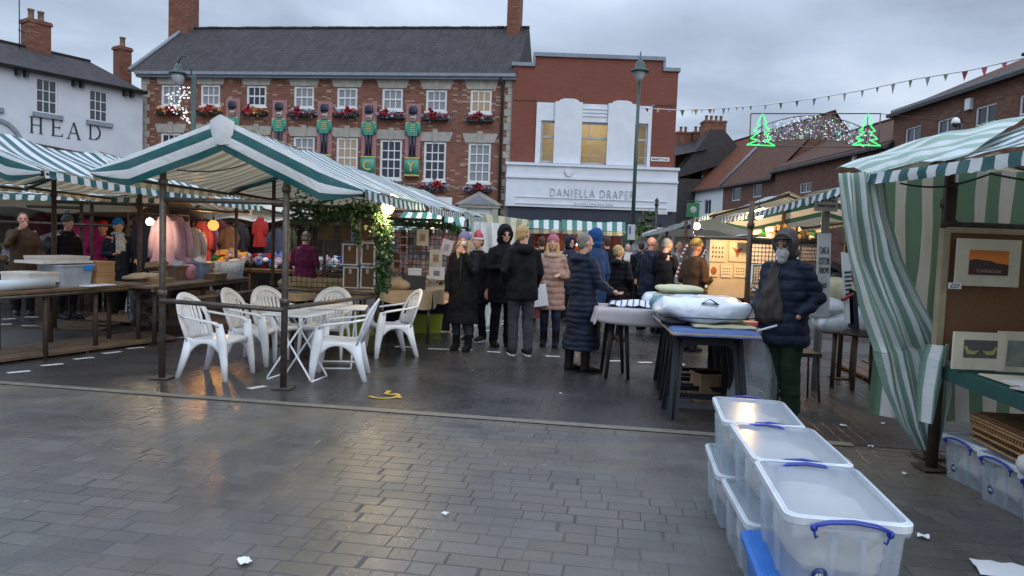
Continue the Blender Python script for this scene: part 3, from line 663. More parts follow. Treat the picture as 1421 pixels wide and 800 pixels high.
# arch fragment and serif lettering
def strip(mb, pts, w, y0, y1):
    for (a, b) in zip(pts[:-1], pts[1:]):
        a, b = Vector((a[0], 0, a[1])), Vector((b[0], 0, b[1])); d = (b-a).normalized(); n = Vector((-d.z, 0, d.x))*w/2
        p = [a-n, b-n, b+n, a+n]; mb.prism([(q.x, q.z) for q in p], y0, y1)
def letter(mb, ch, x, z, w, h):
    y0, y1 = -.03, -.002; tk, tn = .105*h, .04*h
    def st(xa, za, xb, zb, t): strip(mb, [(x+xa*w, z+za*h), (x+xb*w, z+zb*h)], t, y0, y1)
    def sf(xa, za, l=.3): st(xa-l/2, za, xa+l/2, za, .035*h)
    if ch == 'H': st(.15, 0, .15, 1, tk); st(.85, 0, .85, 1, tk); st(.15, .52, .85, .52, tn); [sf(a, b) for a in (.15, .85) for b in (0, 1)]
    if ch == 'E': st(.2, 0, .2, 1, tk); st(.2, 1, .85, .98, tn); st(.2, .52, .7, .52, tn); st(.2, 0, .9, .02, tn); sf(.2, 0); sf(.2, 1); st(.85, .84, .85, 1, tn); st(.9, 0, .9, .16, tn); st(.7, .44, .7, .6, tn)
    if ch == 'A': st(.08, 0, .5, 1.02, tn); st(.5, 1.02, .92, 0, tk); st(.25, .36, .76, .36, tn); sf(.08, 0); sf(.92, 0)
    if ch == 'D':
        st(.18, 0, .18, 1, tk); sf(.18, 0); sf(.18, 1)
        pts = [(.18, 1), (.45, .99)]+[(.45+.47*sin(t), .5+.49*cos(t)) for t in [pi*i/10 for i in range(1, 10)]]+[(.45, .01), (.18, 0)]
        for i, (a, b) in enumerate(zip(pts[:-1], pts[1:])): st(a[0], a[1], b[0], b[1], tn if i < 3 or i > 9 else tk*.95)
    return mb
for ch, px, pt, pb in (('H', 50, 163, 185), ('E', 79, 166, 189), ('A', 102, 171, 193), ('D', 131, 174, 194)):
    u, z1 = fi.uv(px, pt); _, z0 = fi.uv(px, pb); u0, _ = fi.uv(px-9, pt); u1, _ = fi.uv(px+9, pt)
    letter(MB(), ch, 0, 0, 1, 1)
    m_ = MB(); letter(m_, ch, u0, z0, (u1-u0), z1-z0); m_.build('lettering', m_black, ih)
m_ = MB(); uc, zc2 = fi.uv(-6, 190); strip(m_, [(uc+1.0*cos(t), zc2-.5+1.2*sin(t)) for t in [pi*i/14 for i in range(15)]], .16, -.1, .02); m_.build('arch_moulding', m_sill, ih)
# ---- right hand background houses
def block(name, label, p0, p1, zw, depth, ridge, wallm, roofm, wins=(), win_n=(2, 1), extra=None, hip=0, roof_over=.3, glass=None, frame=None):
    """two-storey row house; p0,p1 front foot corners seen from the market, depth behind"""
    f = Fac(p0, p1); h = T(name, label, 'building', f.p0, f.a); L = f.L
    hl = []
    for (px, py, wpx, hpx) in wins:
        u0, z1 = f.uv(px-wpx/2, py-hpx/2); u1, _ = f.uv(px+wpx/2, py); _, z0 = f.uv(px-wpx/2, py+hpx/2); hl.append((min(u0, u1), max(u0, u1), min(z0, z1), max(z0, z1)))
    mb = MB(); wall_holes(mb, L, zw, hl, 0, .2); mb.box(0, .21, 0, L, depth, zw-.03); mb.build('wall', wallm, h)
    for a, b, c_, d in hl: window(h, a, b, c_, d, *win_n, .05, .07, .05, glass or m_glass, frame)
    if roofm:
        ry = depth*.5
        r = MB(); o = roof_over
        roof_plane(r, (-.15, -o, zw-.05), (L+.15, -o, zw-.05), (L+.15-hip, ry, ridge), (-.15+hip, ry, ridge)); roof_plane(r, (L+.15, depth, zw), (-.15, depth, zw), (-.15+hip, ry, ridge), (L+.15-hip, ry, ridge))
        ro = r.build('roof', roofm, h)
        for xx, s in ((0.02, 0), (L-.02, 1)):
            if hip < .1: mb = MB(); mb.add([(xx, 0, zw-.05), (xx, depth, zw-.05), (xx, ry, ridge-.05)], [(0, 1, 2) if s else (0, 2, 1)]); mb.build('gable', wallm, h)
        mb = MB(); mb.tube([(-.1, ry, ridge+.02), (L+.1, ry, ridge+.02)], .09, 6); mb.build('ridge_tiles', roofm, ro)
        mb = MB(); mb.box(-.15, -o-.02, zw-.2, L+.15, -.003, zw-.055); mb.build('gutter', m_black, h)
        return f, h, ro
    return f, h, None
# street recedes right of the shop; row on its far side runs from the distance towards us
GZ = 6.6
q0 = PZ(936, 270, GZ); q1 = PZ(1004, 258.5, GZ); q2 = PZ(1074, 246, GZ)
f1_, h1_, r1_ = block('white_cottage', 'white painted cottage under a steep red tiled roof with a small dormer', q0, q1, GZ, 8, GZ+4.6, m_white, m_tile, [(982, 288, 9, 20), (953, 294, 12, 20)], (2, 1))
f2_, h2_, r2_ = block('brick_cottage', 'brown brick cottage with two white framed windows joined to the white cottage', q1, q2, GZ, 8, GZ+4.55, m_brick3, m_tiledk, [(1022, 269, 12, 21), (1051, 264, 12, 21)], (1, 1))
# pale valley gutter between the two roofs
mb = MB(); mb.tube([(f1_.L, -.3, GZ+.05), (f1_.L, 4, GZ+4.65)], .13, 6); mb.build('valley_gutter', m_lead, r1_)
# dormer
u, z1 = f1_.uv(958, 244, 1.6); 
dm = MB(); dm.box(u-.8, .7, GZ+.5, u+.8, 3, GZ+1.75); d_ = dm.build('dormer', m_white, r1_)
dm = MB(); dm.prism([(u-1.0, GZ+1.76), (u+1.0, GZ+1.76), (u+.55, GZ+2.25), (u-.55, GZ+2.25)], .55, 3); dm.build('dormer_roof', m_tiledk, d_)
dm = MB(); dm.box(u-.45, .66, GZ+.75, u+.45, .7, GZ+1.6); dm.build('dormer_window', m_glass, d_)
# plain brick house with parapet, nearer
q3 = PZ(1240, 199, 7.0)
f3_, h3_, r3_ = block('brick_workshop', 'plain brown brick building with a dark roof between the cottages and the large brick block', q2, q3, 7.0, 7, 9.3, m_brick3, m_tiledk, [(1118, 262, 16, 14)], (2, 1))
mb = MB(); mb.box(0, -.1, 7.0, f3_.L, .25, 7.15); mb.build('coping', m_black, h3_)
uq, zq = f3_.uv(1187, 221); mb = MB(); mb.box(uq-.14, -.12, zq-.2, uq+.14, -.003, zq+.2); mb.build('alarm_box', m_white, h3_)
# large brick block right
q4 = PZ(1241, 158, 8.4); q5 = PZ(1432, 94, 8.4); dd = (q5-q4).normalized(); q6 = q5+dd*6
f4_, h4_, r4_ = block('large_brick_block', 'large three storey brown brick building with casement windows and dark pitched roof at the right', q4, q6, 8.4, 12, 11.4, m_brick3, m_tiledk,
    [(1267, 190, 21, 22), (1313, 180, 24, 24), (1368, 163, 28, 26), (1429, 147, 28, 28)], (2, 1), hip=4.2)
mb = MB(); mb.box(-.1, -.12, 8.4, f4_.L, .3, 8.55); mb.build('coping', m_lead, h4_)
uq, zq = f4_.uv(1347, 145); 
sp_ = MB(); sp_.box(uq-.17, -.14, zq-.22, uq+.17, -.003, zq+.22); sp_.build('alarm_box', m_white, h4_)
# dark gabled house with tall chimneys beyond
q7 = PY(938, 300, 62); q8 = PY(1022, 300, 62); q7.z = q8.z = 0
fg = Fac(q7, q8); hg = T('dark_gabled_house', 'dark rendered gabled house with a tall four pot chimney beyond the red roofs', 'building', fg.p0, fg.a)
m_dark = pm('dark_render', (.05, .043, .042), (.035, .03, .03), .9, 2, .2)
L = fg.L; _, ga = fg.uv(992, 180); _, ge = fg.uv(1022, 195)
mb = MB(); mb.box(0, 0, 0, L, 10, 7.6); mb.prism([(-.2, 7.6), (L+.6, 9.6), (L*.72, ga), (L*.5, ga)], 0, 10); mb.build('wall', m_dark, hg)
u0, _ = fg.uv(939, 240); u1, z1 = fg.uv(985, 187); _, z0 = fg.uv(940, 213)
r_ = MB(); roof_plane(r_, (-2, -.3, z0-.6), (L*.45, -.3, z0+.4), (L*.55, 4.2, z1+.2), (-2, 4.2, z1-1.0)); r_.build('roof', m_slate, hg)
u, zt = fg.uv(997, 165); chimney(hg, u, 1.5, 7.8, zt, 1.9, 1.3, 4)
for px, n in ((948, 2), (975, 4)):
    u, zt = fg.uv(px, 184, 4); chimney(hg, u, 4, 8.5, zt, 1.3 if n == 2 else 1.9, .8, n)
# street beyond the shop: closing terrace
qa = PY(880, 300, 78); qb = PY(960, 300, 78); qa.z = qb.z = 0
# ---------------------------------------------------------------- lamp posts
m_lampgreen = pm('dark_green_paint', (.02, .05, .045), (.03, .07, .06), .4, 8, .05)
m_lens = glassm('lamp_lens', (.35, .38, .4), .1)
bp = PZ(877, 342); bp = Vector((PY(877, 330, 24).x, 24, 0)); tp = PY(887, 98, 24)
lp_ = T('street_lamp', 'tall dark green street lamp with a hooded lantern in front of the white shop', 'street lamp', bp, 0, None)
H_ = tp.z
mb = MB(); mb.tube([(0, 0, 0), (0, 0, 1.2)], [.11, .1], 12); mb.tube([(0, 0, 1.2), (0, 0, H_)], [.07, .05], 12); mb.lathe([(.1, 1.18), (.12, 1.22), (.08, 1.3)], n=12); mb.build('pole', m_lampgreen, lp_)
mb = MB(); mb.lathe([(.05, -.35), (.13, -.25), (.2, -.02), (.19, 0)], (0, 0, H_), 14); mb.build('lens', m_lens, lp_)
mb = MB(); mb.lathe([(.31, -.06), (.3, .0), (.17, .08), (.16, .2), (.1, .3), (.03, .34), (.02, .6), (.001, .62)], (0, 0, H_), 16); mb.build('hood', m_lampgreen, lp_)
mb = MB(); mb.box(-.3, -.06, 2.0, .12, -.03, 3.0); sgn = None
# swan neck lamp at left with light motif
b2 = PY(267, 300, 21); p2t = PY(273, 104, 21)
l2 = T('swan_neck_lamp', 'green street lamp with a curved swan neck arm in front of the brick town house', 'street lamp', (b2.x, 21, 0), 0)
Hh = p2t.z; 
mb = MB(); mb.tube([(0, 0, 0), (0, 0, Hh)], [.09, .06], 12); mb.build('pole', m_lampgreen, l2)
mb = MB(); mb.tube([(0, 0, Hh-.25), (-.12, 0, Hh+.3), (-.22, 0, Hh+.52), (-.36, 0, Hh+.5), (-.45, 0, Hh+.3)], .022, 8); mb.tube([(0, 0, Hh-.1), (-.3, 0, Hh-.05)], .015, 6); mb.build('arm', m_lampgreen, l2)
mb = MB(); mb.lathe([(.26, -.0), (.24, .04), (.12, .1), (.1, .2), (.05, .3)], (-.45, 0, Hh), 14); mb.build('hood', m_lampgreen, l2)
mb = MB(); mb.lathe([(.03, -.32), (.12, -.26), (.17, -.1), (.17, -.01)], (-.45, 0, Hh), 14); mb.build('lens', m_lens, l2)
m_led = emit('white_led', (.9, .94, 1), .95)
mo = T('light_motif', 'sparkling white comet shaped light motif fixed to the swan neck lamp', 'christmas lights', (b2.x-.1, 20.97, 0), 0)
mb = MB(); rng = RND(3)
z1 = PY(266, 121, 21).z; z0 = PY(266, 172, 21).z
for i in range(65):
    t = rng.random(); wd = .85*sin(pi*min(1, t*1.0+.05))**.8*(1-t*.3); x = -rng.random()*wd; z = z0+(z1-z0)*(1-t)
    s = rng.uniform(.01, .02); mb.box(x-s, -s, z-s, x+s, s, z+s)
mb.build('led_lights', m_led, mo)
mb = MB(); mb.tube([(-.02, 0.03, z0), (-.04, 0.03, z1)], .02, 6); mb.tube([(-.02, .03, z0), (-.5, .03, (z0*.5+z1*.5)), (-.04, .03, z1)], .012, 6); mb.build('motif_frame', m_steel, mo)
# ---------------------------------------------------------------- light arch over the street
Ya = 26
a0 = PY(1042, 158, Ya); a1 = PY(1222, 158, Ya); a2 = PY(1040, 203, Ya); a3 = PY(1218, 205, Ya)
ar = T('light_arch', 'white sparkling arch of lights in a rectangular frame hung above the side street', 'christmas lights', (0, Ya, 0), 0)
mb = MB()
for p, q in ((a0, a1), (a2, a3), (a0, a2), (a1, a3)): mb.tube([(p.x, 0, p.z), (q.x, 0, q.z)], .022, 6)
mb.build('frame', m_steel, ar)
mb = MB(); mb.tube([(a0.x, 0, a0.z), (-14, 3, 10.5)], .01, 4); mb.tube([(a1.x, 0, a1.z), (19, 1, a1.z-.2)], .01, 4); mb.tube([(a3.x, 0, a3.z), (19, 1, a3.z-.2)], .01, 4)
mb = MB(); mb.tube([(a1.x, 0, a1.z), (19, 1, a1.z-.2)], .01, 4); mb.tube([(a3.x, 0, a3.z), (19, 1, a3.z-.2)], .01, 4); mb.build('support_cable', m_iron, ar)
def arcp(t, k):
    x = a2.x+(a3.x-a2.x)*(.06+.88*t); zt_ = PY(1130, 161, Ya).z; zb_ = a2.z
    hi = zb_+.62+(zt_-zb_-.62)*max(0, sin(pi*t))**.8; lo = zb_+.02+ .27*(zt_-zb_)*max(0, sin(pi*t))**.8
    return x, lo+(hi-lo)*k
mb = MB()
for k in (0, 1): mb.tube([(arcp(i/24, k)[0], 0, arcp(i/24, k)[1]) for i in range(25)], .018, 5)
for i in range(1, 24, 2): mb.tube([(arcp(i/24, 0)[0], 0, arcp(i/24, 0)[1]), (arcp(i/24, 1)[0], 0, arcp(i/24, 1)[1])], .008, 4)
mb.build('arch_frame', m_steel, ar)
rng = RND(5); cols = [((.75, .85, 1), 1.6), ((.55, .65, 1), 1.3), ((.3, 1, .5), 1.5), ((1, .85, .4), 1.5), ((.75, .5, 1), 1.2)]
for ci, (cl_, st) in enumerate(cols):
    mb = MB()
    for _ in range(110 if ci == 0 else 40):
        x, z = arcp(rng.random(), rng.random()); s = rng.uniform(.008, .017); y = rng.uniform(-.04, .04); mb.box(x-s, y-s, z-s, x+s, y+s, z+s)
    mb.build('led_lights', emit('led_%d' % ci, cl_, st*.7), ar)
m_tinsel = pm('silver_tinsel_net', (.5, .54, .62), None, .3, 9, 0, .5)
mb = MB()
for _ in range(420):
    x, z = arcp(rng.random(), rng.random()); mb.tube([(x, rng.uniform(-.05, .05), z+.1), (x, rng.uniform(-.05, .05), z-.12)], .006, 3)
mb.build('tinsel_net', m_tinsel, ar)
m_gneon = emit('green_neon', (.05, 1, .22), 1.4)
def neon(px, label):
    c0 = PY(px, 203, Ya); t = T('neon_tree', label, 'christmas lights', (c0.x, Ya-.06, c0.z), 0, 'green tree outlines on the light arch'); mb = MB()
    h = 1.12; pts = [(-.5, .02), (-.12, .2), (-.38, .25), (-.1, .48), (-.28, .53), (-.08, .74), (-.17, .78), (0, h)]
    full = [(x, 0, z) for x, z in pts]+[(-x, 0, z) for x, z in pts[::-1]]+[(-.5, 0, .02)]
    for a, b in zip(full[:-1], full[1:]): mb.tube([a, b], .02, 5)
    mb.build('tube_outline', m_gneon, t); mb = MB(); mb.tube([(0, .03, 0), (0, .03, h)], .015, 5); mb.build('spine', m_steel, t)
neon(1055, 'green neon tree outline at the left end of the light arch'); neon(1201, 'green neon tree outline at the right end of the light arch')
# ---------------------------------------------------------------- bunting
fl_cols = [pm('bunting_%d' % i, c, None, .8, 5, 0) for i, c in enumerate([(.35, .06, .09), (.1, .16, .3), (.4, .28, .12), (.3, .3, .32), (.12, .22, .12)])]
def bunting(label, pts, n, sz, seed):
    t = T('bunting', label, 'bunting', pts[0], 0, 'strings of bunting'); rng = RND(seed); o = Vector(pts[0])
    P = [Vector(p)-o for p in pts]
    def at(s):
        s *= len(P)-1; i = min(int(s), len(P)-2); k = s-i; return P[i].lerp(P[i+1], k)
    mb = MB(); mb.tube([at(i/40) for i in range(41)], .012, 4); mb.build('cord', m_white, t)
    for i in range(n):
        p = at((i+.5)/n); d = (at((i+.6)/n)-at((i+.4)/n)).normalized(); s = sz*rng.uniform(.8, 1.15); tw = rng.uniform(-.9, .9)
        dn = Vector((sin(tw)*.4, sin(tw)*.8, -1)).normalized()
        mb = MB(); mb.add([p-d*s*.36, p+d*s*.36, p+dn*s*rng.uniform(.6, 1)], [(0, 1, 2)]); mb.build('flag', fl_cols[rng.randrange(5)], t, solid=.004)
bunting('string of small pennants crossing the sky from the shop lamp to the right edge', [PY(890, 150, 24), PY(940, 153, 23), PY(1000, 151, 22), PY(1060, 146, 20), PY(1130, 137, 18), PY(1200, 125, 15.5), PY(1270, 110, 13.5), PY(1350, 97, 12), PY(1440, 76, 10.5)], 25, .2, 2)
bunting('short string of pennants from the brick shop towards the chimneys', [PY(905, 146, 33), PY(940, 152, 36), PY(980, 153, 40), PY(1040, 148, 44)], 9, .35, 5)
# ---------------------------------------------------------------- market stalls
TE = (.0, .095, .105); WH = (.68, .71, .73)
m_cloth = stripem('teal_striped_canvas', TE, WH, .21, .5, 0, .4, .2, .32, ((.40, .35, .24), (.66, .60, .44)))
m_cloth_far = stripem('green_striped_canvas', (.015, .17, .13), (.62, .66, .66), .36, .5, 0, .5, .2, .25, ((.2, .2, .13), (.42, .38, .26)))
m_curt = stripem('pale_green_striped_canvas', (.20, .34, .22), (.84, .82, .74), .19, .5, 0, .6, .25, .2)
m_curt2 = stripem('grey_green_striped_canvas', (.23, .37, .30), (.74, .77, .75), .115, .5, 0, .6, .2, .3)
m_curt3 = stripem('faded_green_striped_canvas', (.27, .42, .35), (.62, .67, .66), .25, .5, 0, .55, .2, .35)
m_fine = stripem('fine_striped_canvas', (.12, .2, .15), (.5, .5, .44), .16, .45, 0, .7, .3, .3)
m_tarp = pm('cream_tarpaulin', (.55, .52, .47), (.42, .36, .28), .6, 1.6, .3, bd=.04)
m_wcanvas = pm('white_canvas', (.68, .69, .70), (.5, .5, .5), .5, 5, .3, bd=.02)
def bil(a, b, c, d, u, v): return a*(1-u)*(1-v)+b*u*(1-v)+c*u*v+d*(1-u)*v
def cloth_plane(mb, A0, A1, B1, B0, seed, sag=.06, u0=0, nu=28, nv=14, lo=None, wob=.02):
    """A0-A1 runs along the ridge axis (near to far) at the eave, B at the ridge; stripes run across"""
    ln = (A1-A0).length; wd = (B0-A0).length
    def fn(u, v):
        p = bil(A0, A1, B1, B0, u, v)
        s = -sag*sin(pi*v)*(.6+.6*sin(pi*u)) - sag*.5*sin(pi*u)*v
        nz = noise.noise(Vector((u*ln*1.1+seed, v*wd*1.6, seed*.7)))*wob*2 + noise.noise(Vector((u*ln*4+seed, v*wd*1.5, 3)))*wob*.8
        return p+Vector((0, 0, s+nz))
    mb.grid(nu, nv, fn, ln, wd, True, u0)
def valance(mb, A0, A1, out, drop, seed, per=.21, u0=0):
    ln = (A1-A0).length; n = max(8, int(ln/per*4))
    def fn(u, v):
        p = A0.lerp(A1, u); s = -.03*sin(pi*u)
        sc_ = .75+.25*abs(sin(pi*(u*ln+u0)/per*2))
        w_ = noise.noise(Vector((u*ln*2.5+seed, v, 1)))*.035*v
        return p+Vector((0, 0, s-drop*v*sc_))+out*(w_+.012*v)
    mb.grid(n, 2, fn, ln, drop, True, u0)
def fascia(mb, A, B, drop, outv, seed, bulge=.02, flip=False):
    """gable end cloth along A(eave)->B(apex): stripes follow the slope, so u runs down the drop"""
    ln = (B-A).length
    def fn(u, v):
        p = A.lerp(B, v); vv = v if A.z < B.z else 1-v; dr = drop*min(1, .12+vv*3)**.8
        nz = noise.noise(Vector((v*ln*2+seed, u, 2)))*.03
        return p+Vector((0, 0, -dr*u))+outv*(bulge*sin(pi*u)+nz*u)
    mb.grid(5, 20, fn, drop*1.1, ln, True, .155)
def post(par, x, y, z1, r=.03, mat=None, foot=True, z0=0):
    mb = MB(); mb.tube([(x, y, z0), (x, y, z1)], r, 10)
    if foot and z0 == 0: mb.box(x-.1, y-.1, .012, x+.1, y+.1, .022)
    for z in (z1*.38, z1*.86): mb.lathe([(r+.012, -.03), (r+.014, 0), (r+.012, .03)], (x, y, z), 10)
    return mb.build('post', mat or m_steel, par)
def rail(par, a, b, r=.025, mat=None):
    mb = MB(); mb.tube([a, b], r, 8); return mb.build('rail', mat or m_steel, par)
def stall(label, NL, NA, NR, FL, FA, FR, seed, gable=True, posts=(), rails=(), mat=None, drop=.31, vd=.10, sag=.06, left=True, right=True, name='market_stall', u0=0, wob=.02, fargable=False):
    NL, NA, NR, FL, FA, FR = map(Vector, (NL, NA, NR, FL, FA, FR)); o = Vector(((NL.x+NR.x)/2, (NL.y+NR.y)/2, 0))
    t = T(name, label, 'market stall', o, 0, 'striped market stalls'); q = [p-o for p in (NL, NA, NR, FL, FA, FR)]; NL, NA, NR, FL, FA, FR = q
    mat = mat or m_cloth; ax = (FA-NA).normalized(); ac = (NR-NL).normalized()
    mb = MB(); cloth_plane(mb, NR*1, FR*1, FA*1, NA*1, seed, sag, u0, wob=wob)
    cloth_plane(mb, FL*1, NL*1, NA*1, FA*1, seed+3, sag, u0, wob=wob); cn = mb.build('canopy', mat, t)
    if gable:
        mb = MB(); ov = -ax*.03
        fascia(mb, NL+ov, NA+ov, drop, -ax, seed); fascia(mb, NA+ov*1.02, NR+ov, drop, -ax, seed+1); mb.build('gable_cloth', mat, cn)
        mb = MB(); w_ = .26
        mb.grid(10, 8, lambda u, v: NA-ax*(.05+.035*sin(pi*u)*(1-.3*v))+ac*(w_*(u-.5))*(1-.35*v*v)+Vector((0, 0, .035-abs(u-.5)*.12-v*drop*(.95-.25*abs(u-.5)*2)))); mb.build('apex_flap', m_wcanvas, cn)
    if fargable:
        mb = MB(); fascia(mb, FL+ax*.03, FA+ax*.03, drop, ax, seed+5); fascia(mb, FA+ax*.03, FR+ax*.03, drop, ax, seed+6); mb.build('gable_cloth', mat, cn)
    if right: mb = MB(); valance(mb, FR, NR, ac, vd, seed, u0=u0); mb.build('valance', mat, cn)
    if left: mb = MB(); valance(mb, NL, FL, -ac, vd, seed+9, u0=u0); mb.build('valance', mat, cn)
    rail(t, NA-Vector((0, 0, .06)), FA-Vector((0, 0, .06)), .022, m_rust)
    for A, B in ((NL, FL), (NR, FR)): ins = (NA-A); ins.z = 0; ins = ins.normalized()*.08; rail(t, A+ins-Vector((0, 0, .05)), B+ins-Vector((0, 0, .05)), .018, m_rust)
    for A, B in ((NL, NA), (NR, NA), (FL, FA), (FR, FA)): rail(t, A-Vector((0, 0, .05))+ax*.04, B-Vector((0, 0, .08))+ax*.04, .02, m_rust)
    for p in posts:
        post(t, p[0]-o.x, p[1]-o.y, p[2], p[3] if len(p) > 3 else .03, p[4] if len(p) > 4 else None)
    for a, b in rails: rail(t, Vector(a)-o, Vector(b)-o)
    return t
def lerp6(N, Fr, a, b): 
    return [Vector(n).lerp(Vector(f), a) for n, f in zip(N, Fr)]+[Vector(n).lerp(Vector(f), b) for n, f in zip(N, Fr)]
# row A, near left
NLa, NAa, NRa = PY(130, 236, 7.42), PY(312, 166, 7.15), PY(506, 263, 6.9)
FRa = PZ(672, 302, 2.1); FAa = Vector((-1.95, 15.4, 2.6)); FLa = Vector((-3.15, 15.6, 2.1))
N_ = (NLa, NAa, NRa); F_ = (FLa, FAa, FRa)
k1, k2 = .31, .645
def PPX(px, Y, z=0): p = PY(px, 330, Y); return Vector((p.x, Y, z))
p228 = PZ(224.5, 526); p400 = PZ(393, 540); p527 = PPX(526, 9.6); p379 = PPX(379, 9.9)
c6 = lerp6(N_, F_, 0, k1)
sA = stall('nearest teal and white striped stall, standing over the white plastic chairs', *c6, 1, True,
    posts=[(p228.x, p228.y, 2.38, .034), (p400.x, p400.y, 2.33, .034), (p527.x, p527.y, 2.2, .03, m_rust), (p379.x, p379.y, 2.3, .026, m_rust)],
    rails=[((p228.x, p228.y, PY(230, 277, 7.4).z), (p400.x, p400.y, PY(398, 282, 7.2).z)), ((p228.x, p228.y-.03, PY(228, 418, 7.4).z), (p400.x, p400.y-.03, PY(396, 430, 7.2).z)),
           ((p400.x, p400.y, .82), (p527.x, p527.y, .78)), ((p228.x, p228.y, .80), (p379.x, p379.y, .8)), ((p379.x, p379.y, 1.95), (p527.x, p527.y, 1.95)), ((p379.x, p379.y, .8), (p527.x, p527.y, .8))])
c6 = lerp6(N_, F_, k1+.004, k2); c6[0] += Vector((0, 0, .02)); c6[2] += Vector((.04, 0, -.02)); c6[1].z -= .03
pm1 = PPX(650, 13.5)
sA2 = stall('middle striped stall of the left centre row, over the burlap covered table', *c6, 4, True, drop=.1, posts=[(c6[5].x-.3, c6[5].y-.2, 2.1, .025, m_rust), (c6[3].x+.3, c6[3].y-.2, 2.1, .025, m_rust)], rails=[((c6[3].x+.3, c6[3].y-.2, 1.9), (c6[5].x-.3, c6[5].y-.2, 1.9))], u0=.1)
c6 = lerp6(N_, F_, k2+.004, 1); c6[0] += Vector((0, 0, .02)); c6[2] += Vector((.03, 0, -.0)); c6[1].z -= .03
sA3 = stall('far striped stall ending the left centre row, behind the woman in the bobble hat', *c6, 6, True, drop=.1, posts=[(FRa.x-.35, FRa.y-.2, 2.1, .025, m_rust), (FLa.x+.3, FLa.y-.2, 2.1, .025, m_rust)], u0=.07, rails=[((FLa.x+.3, FLa.y-.2, 1.85), (FRa.x-.35, FRa.y-.2, 1.85))])
# row B, left
NRb = PY(62, 236, 8.3); NAb = Vector((-6.95, 8.6, 2.76)); NLb = Vector((-8.3, 8.9, 2.2)); FRb = Vector((-4.6, 13.2, 2.06)); FAb = Vector((-5.75, 13.4, 2.62)); FLb = Vector((-7.0, 13.6, 2.1))
pb75 = PPX(75, 10.8); pb193 = PZ(193, 462)
c6 = lerp6((NLb, NAb, NRb), (FLb, FAb, FRb), 0, .5)
stall('striped stall at the left edge above the long board with stacked boxes', *c6, 11, True, posts=[(pb75.x, pb75.y, 2.35, .035, m_rust), (pb193.x, pb193.y, 2.2, .035, m_rust), (-6.5, 8.9, 2.3, .03, m_rust)],
      rails=[((pb75.x, pb75.y, 1.92), (pb193.x, pb193.y, 1.92)), ((pb193.x, pb193.y, 1.92), (pb193.x+.5, 13, 1.92))], wob=.035, sag=.09)
c6 = lerp6((NLb, NAb, NRb), (FLb, FAb, FRb), .505, 1); c6[0].z += .03; c6[2].z += .02
pq = PPX(113, 13.1); pq2 = PPX(38, 13.3)
stall('second striped stall of the left row, above the coat rail', *c6, 13, True, drop=.1, posts=[(pq.x, pq.y, 2.0, .03, m_rust), (-5.0, 13.0, 2.0, .03, m_rust)], rails=[((pq2.x, pq2.y, 1.9), (pq.x, pq.y, 1.9))], wob=.035, sag=.09)
# row C: low canopy end on, far left
stall('low striped stall seen end on behind the left row', (-6.2, 12.9, 2.12), (-6.0, 14.2, 2.5), (-5.6, 15.4, 2.05), (-11.5, 12.3, 2.1), (-11.3, 13.6, 2.5), (-11, 14.8, 2.05), 17, False, posts=[(-7.6, 13.0, 2.1, .03, m_rust), (-6.3, 13.1, 2.1, .03, m_rust), (-10.2, 12.8, 2.1, .03, m_rust)], rails=[((-10.2, 12.8, 1.6), (-6.3, 13.1, 1.6))])
# tarpaulin roofed stall far left
m_backshade = pm('stall_interior_shade', (.07, .055, .045), (.04, .035, .03), .9, 3, .2)  # dark colour paints in the shade inside the tarpaulin stalls
def tarp_stall(label, c, w_, d_, z0, z1, seed):
    t = T('tarpaulin_stall', label, 'market stall', c, AX*-1, 'tarpaulin roofed stalls')
    def fn(u, v): return Vector(((u-.5)*w_, (v-.5)*d_, z0+(z1-z0)*(1-abs(v-.45)*1.6)+noise.noise(Vector((u*4+seed, v*3, 1)))*.12-.08*sin(pi*u*2)**2))
    mb = MB(); mb.grid(24, 12, fn); mb.build('tarpaulin', m_tarp, t, solid=.01)
    def fb_(u, v): return Vector(((u-.5)*w_, .46*d_+noise.noise(Vector((u*8, v, seed)))*.08, z0*v+.1))
    mb = MB(); mb.grid(24, 6, fb_); mb.build('interior_shade_sheet', m_backshade, t, solid=.01)
    for x in (-.46, 0, .46):
        for y in (-.42, .42): post(t, x*w_, y*d_, z0, .025, m_rust)
    return t
tarp_stall('cream tarpaulin covered stall at the far left edge behind the shoppers', (-9.4, 14.7, 0), 5.6, 2.4, 1.72, 2.3, 1)
tarp_stall('cream tarpaulin covered stall behind the coat rail and blue hatted shopper', (-6.0, 16.9, 0), 3.6, 2.4, 1.72, 2.3, 8)
# stall D with finely striped back cloth
stall('striped stall with fine striped back cloth and red toys, behind the orange bulb', PY(235, 300, 14.2)*1, PY(300, 270, 15.6), PY(420, 300, 16), PY(250, 296, 19), PY(320, 280, 19.5), PY(430, 300, 20), 21, False, mat=m_fine, sag=.12)
bd = T('back_cloth', 'fine green striped cloth wall hanging at the back of the toy stall', 'cloth', (0, 0, 0), 0)
A = PPX(200, 18.6); B = PPX(445, 18.0)
mb = MB(); mb.grid(60, 10, lambda u, v: A.lerp(B, u)+Vector((0, noise.noise(Vector((u*14, v*2, 0)))*.12, .5+v*1.9)), (B-A).length, 1.9); mb.build('cloth_panel', m_fine, bd)
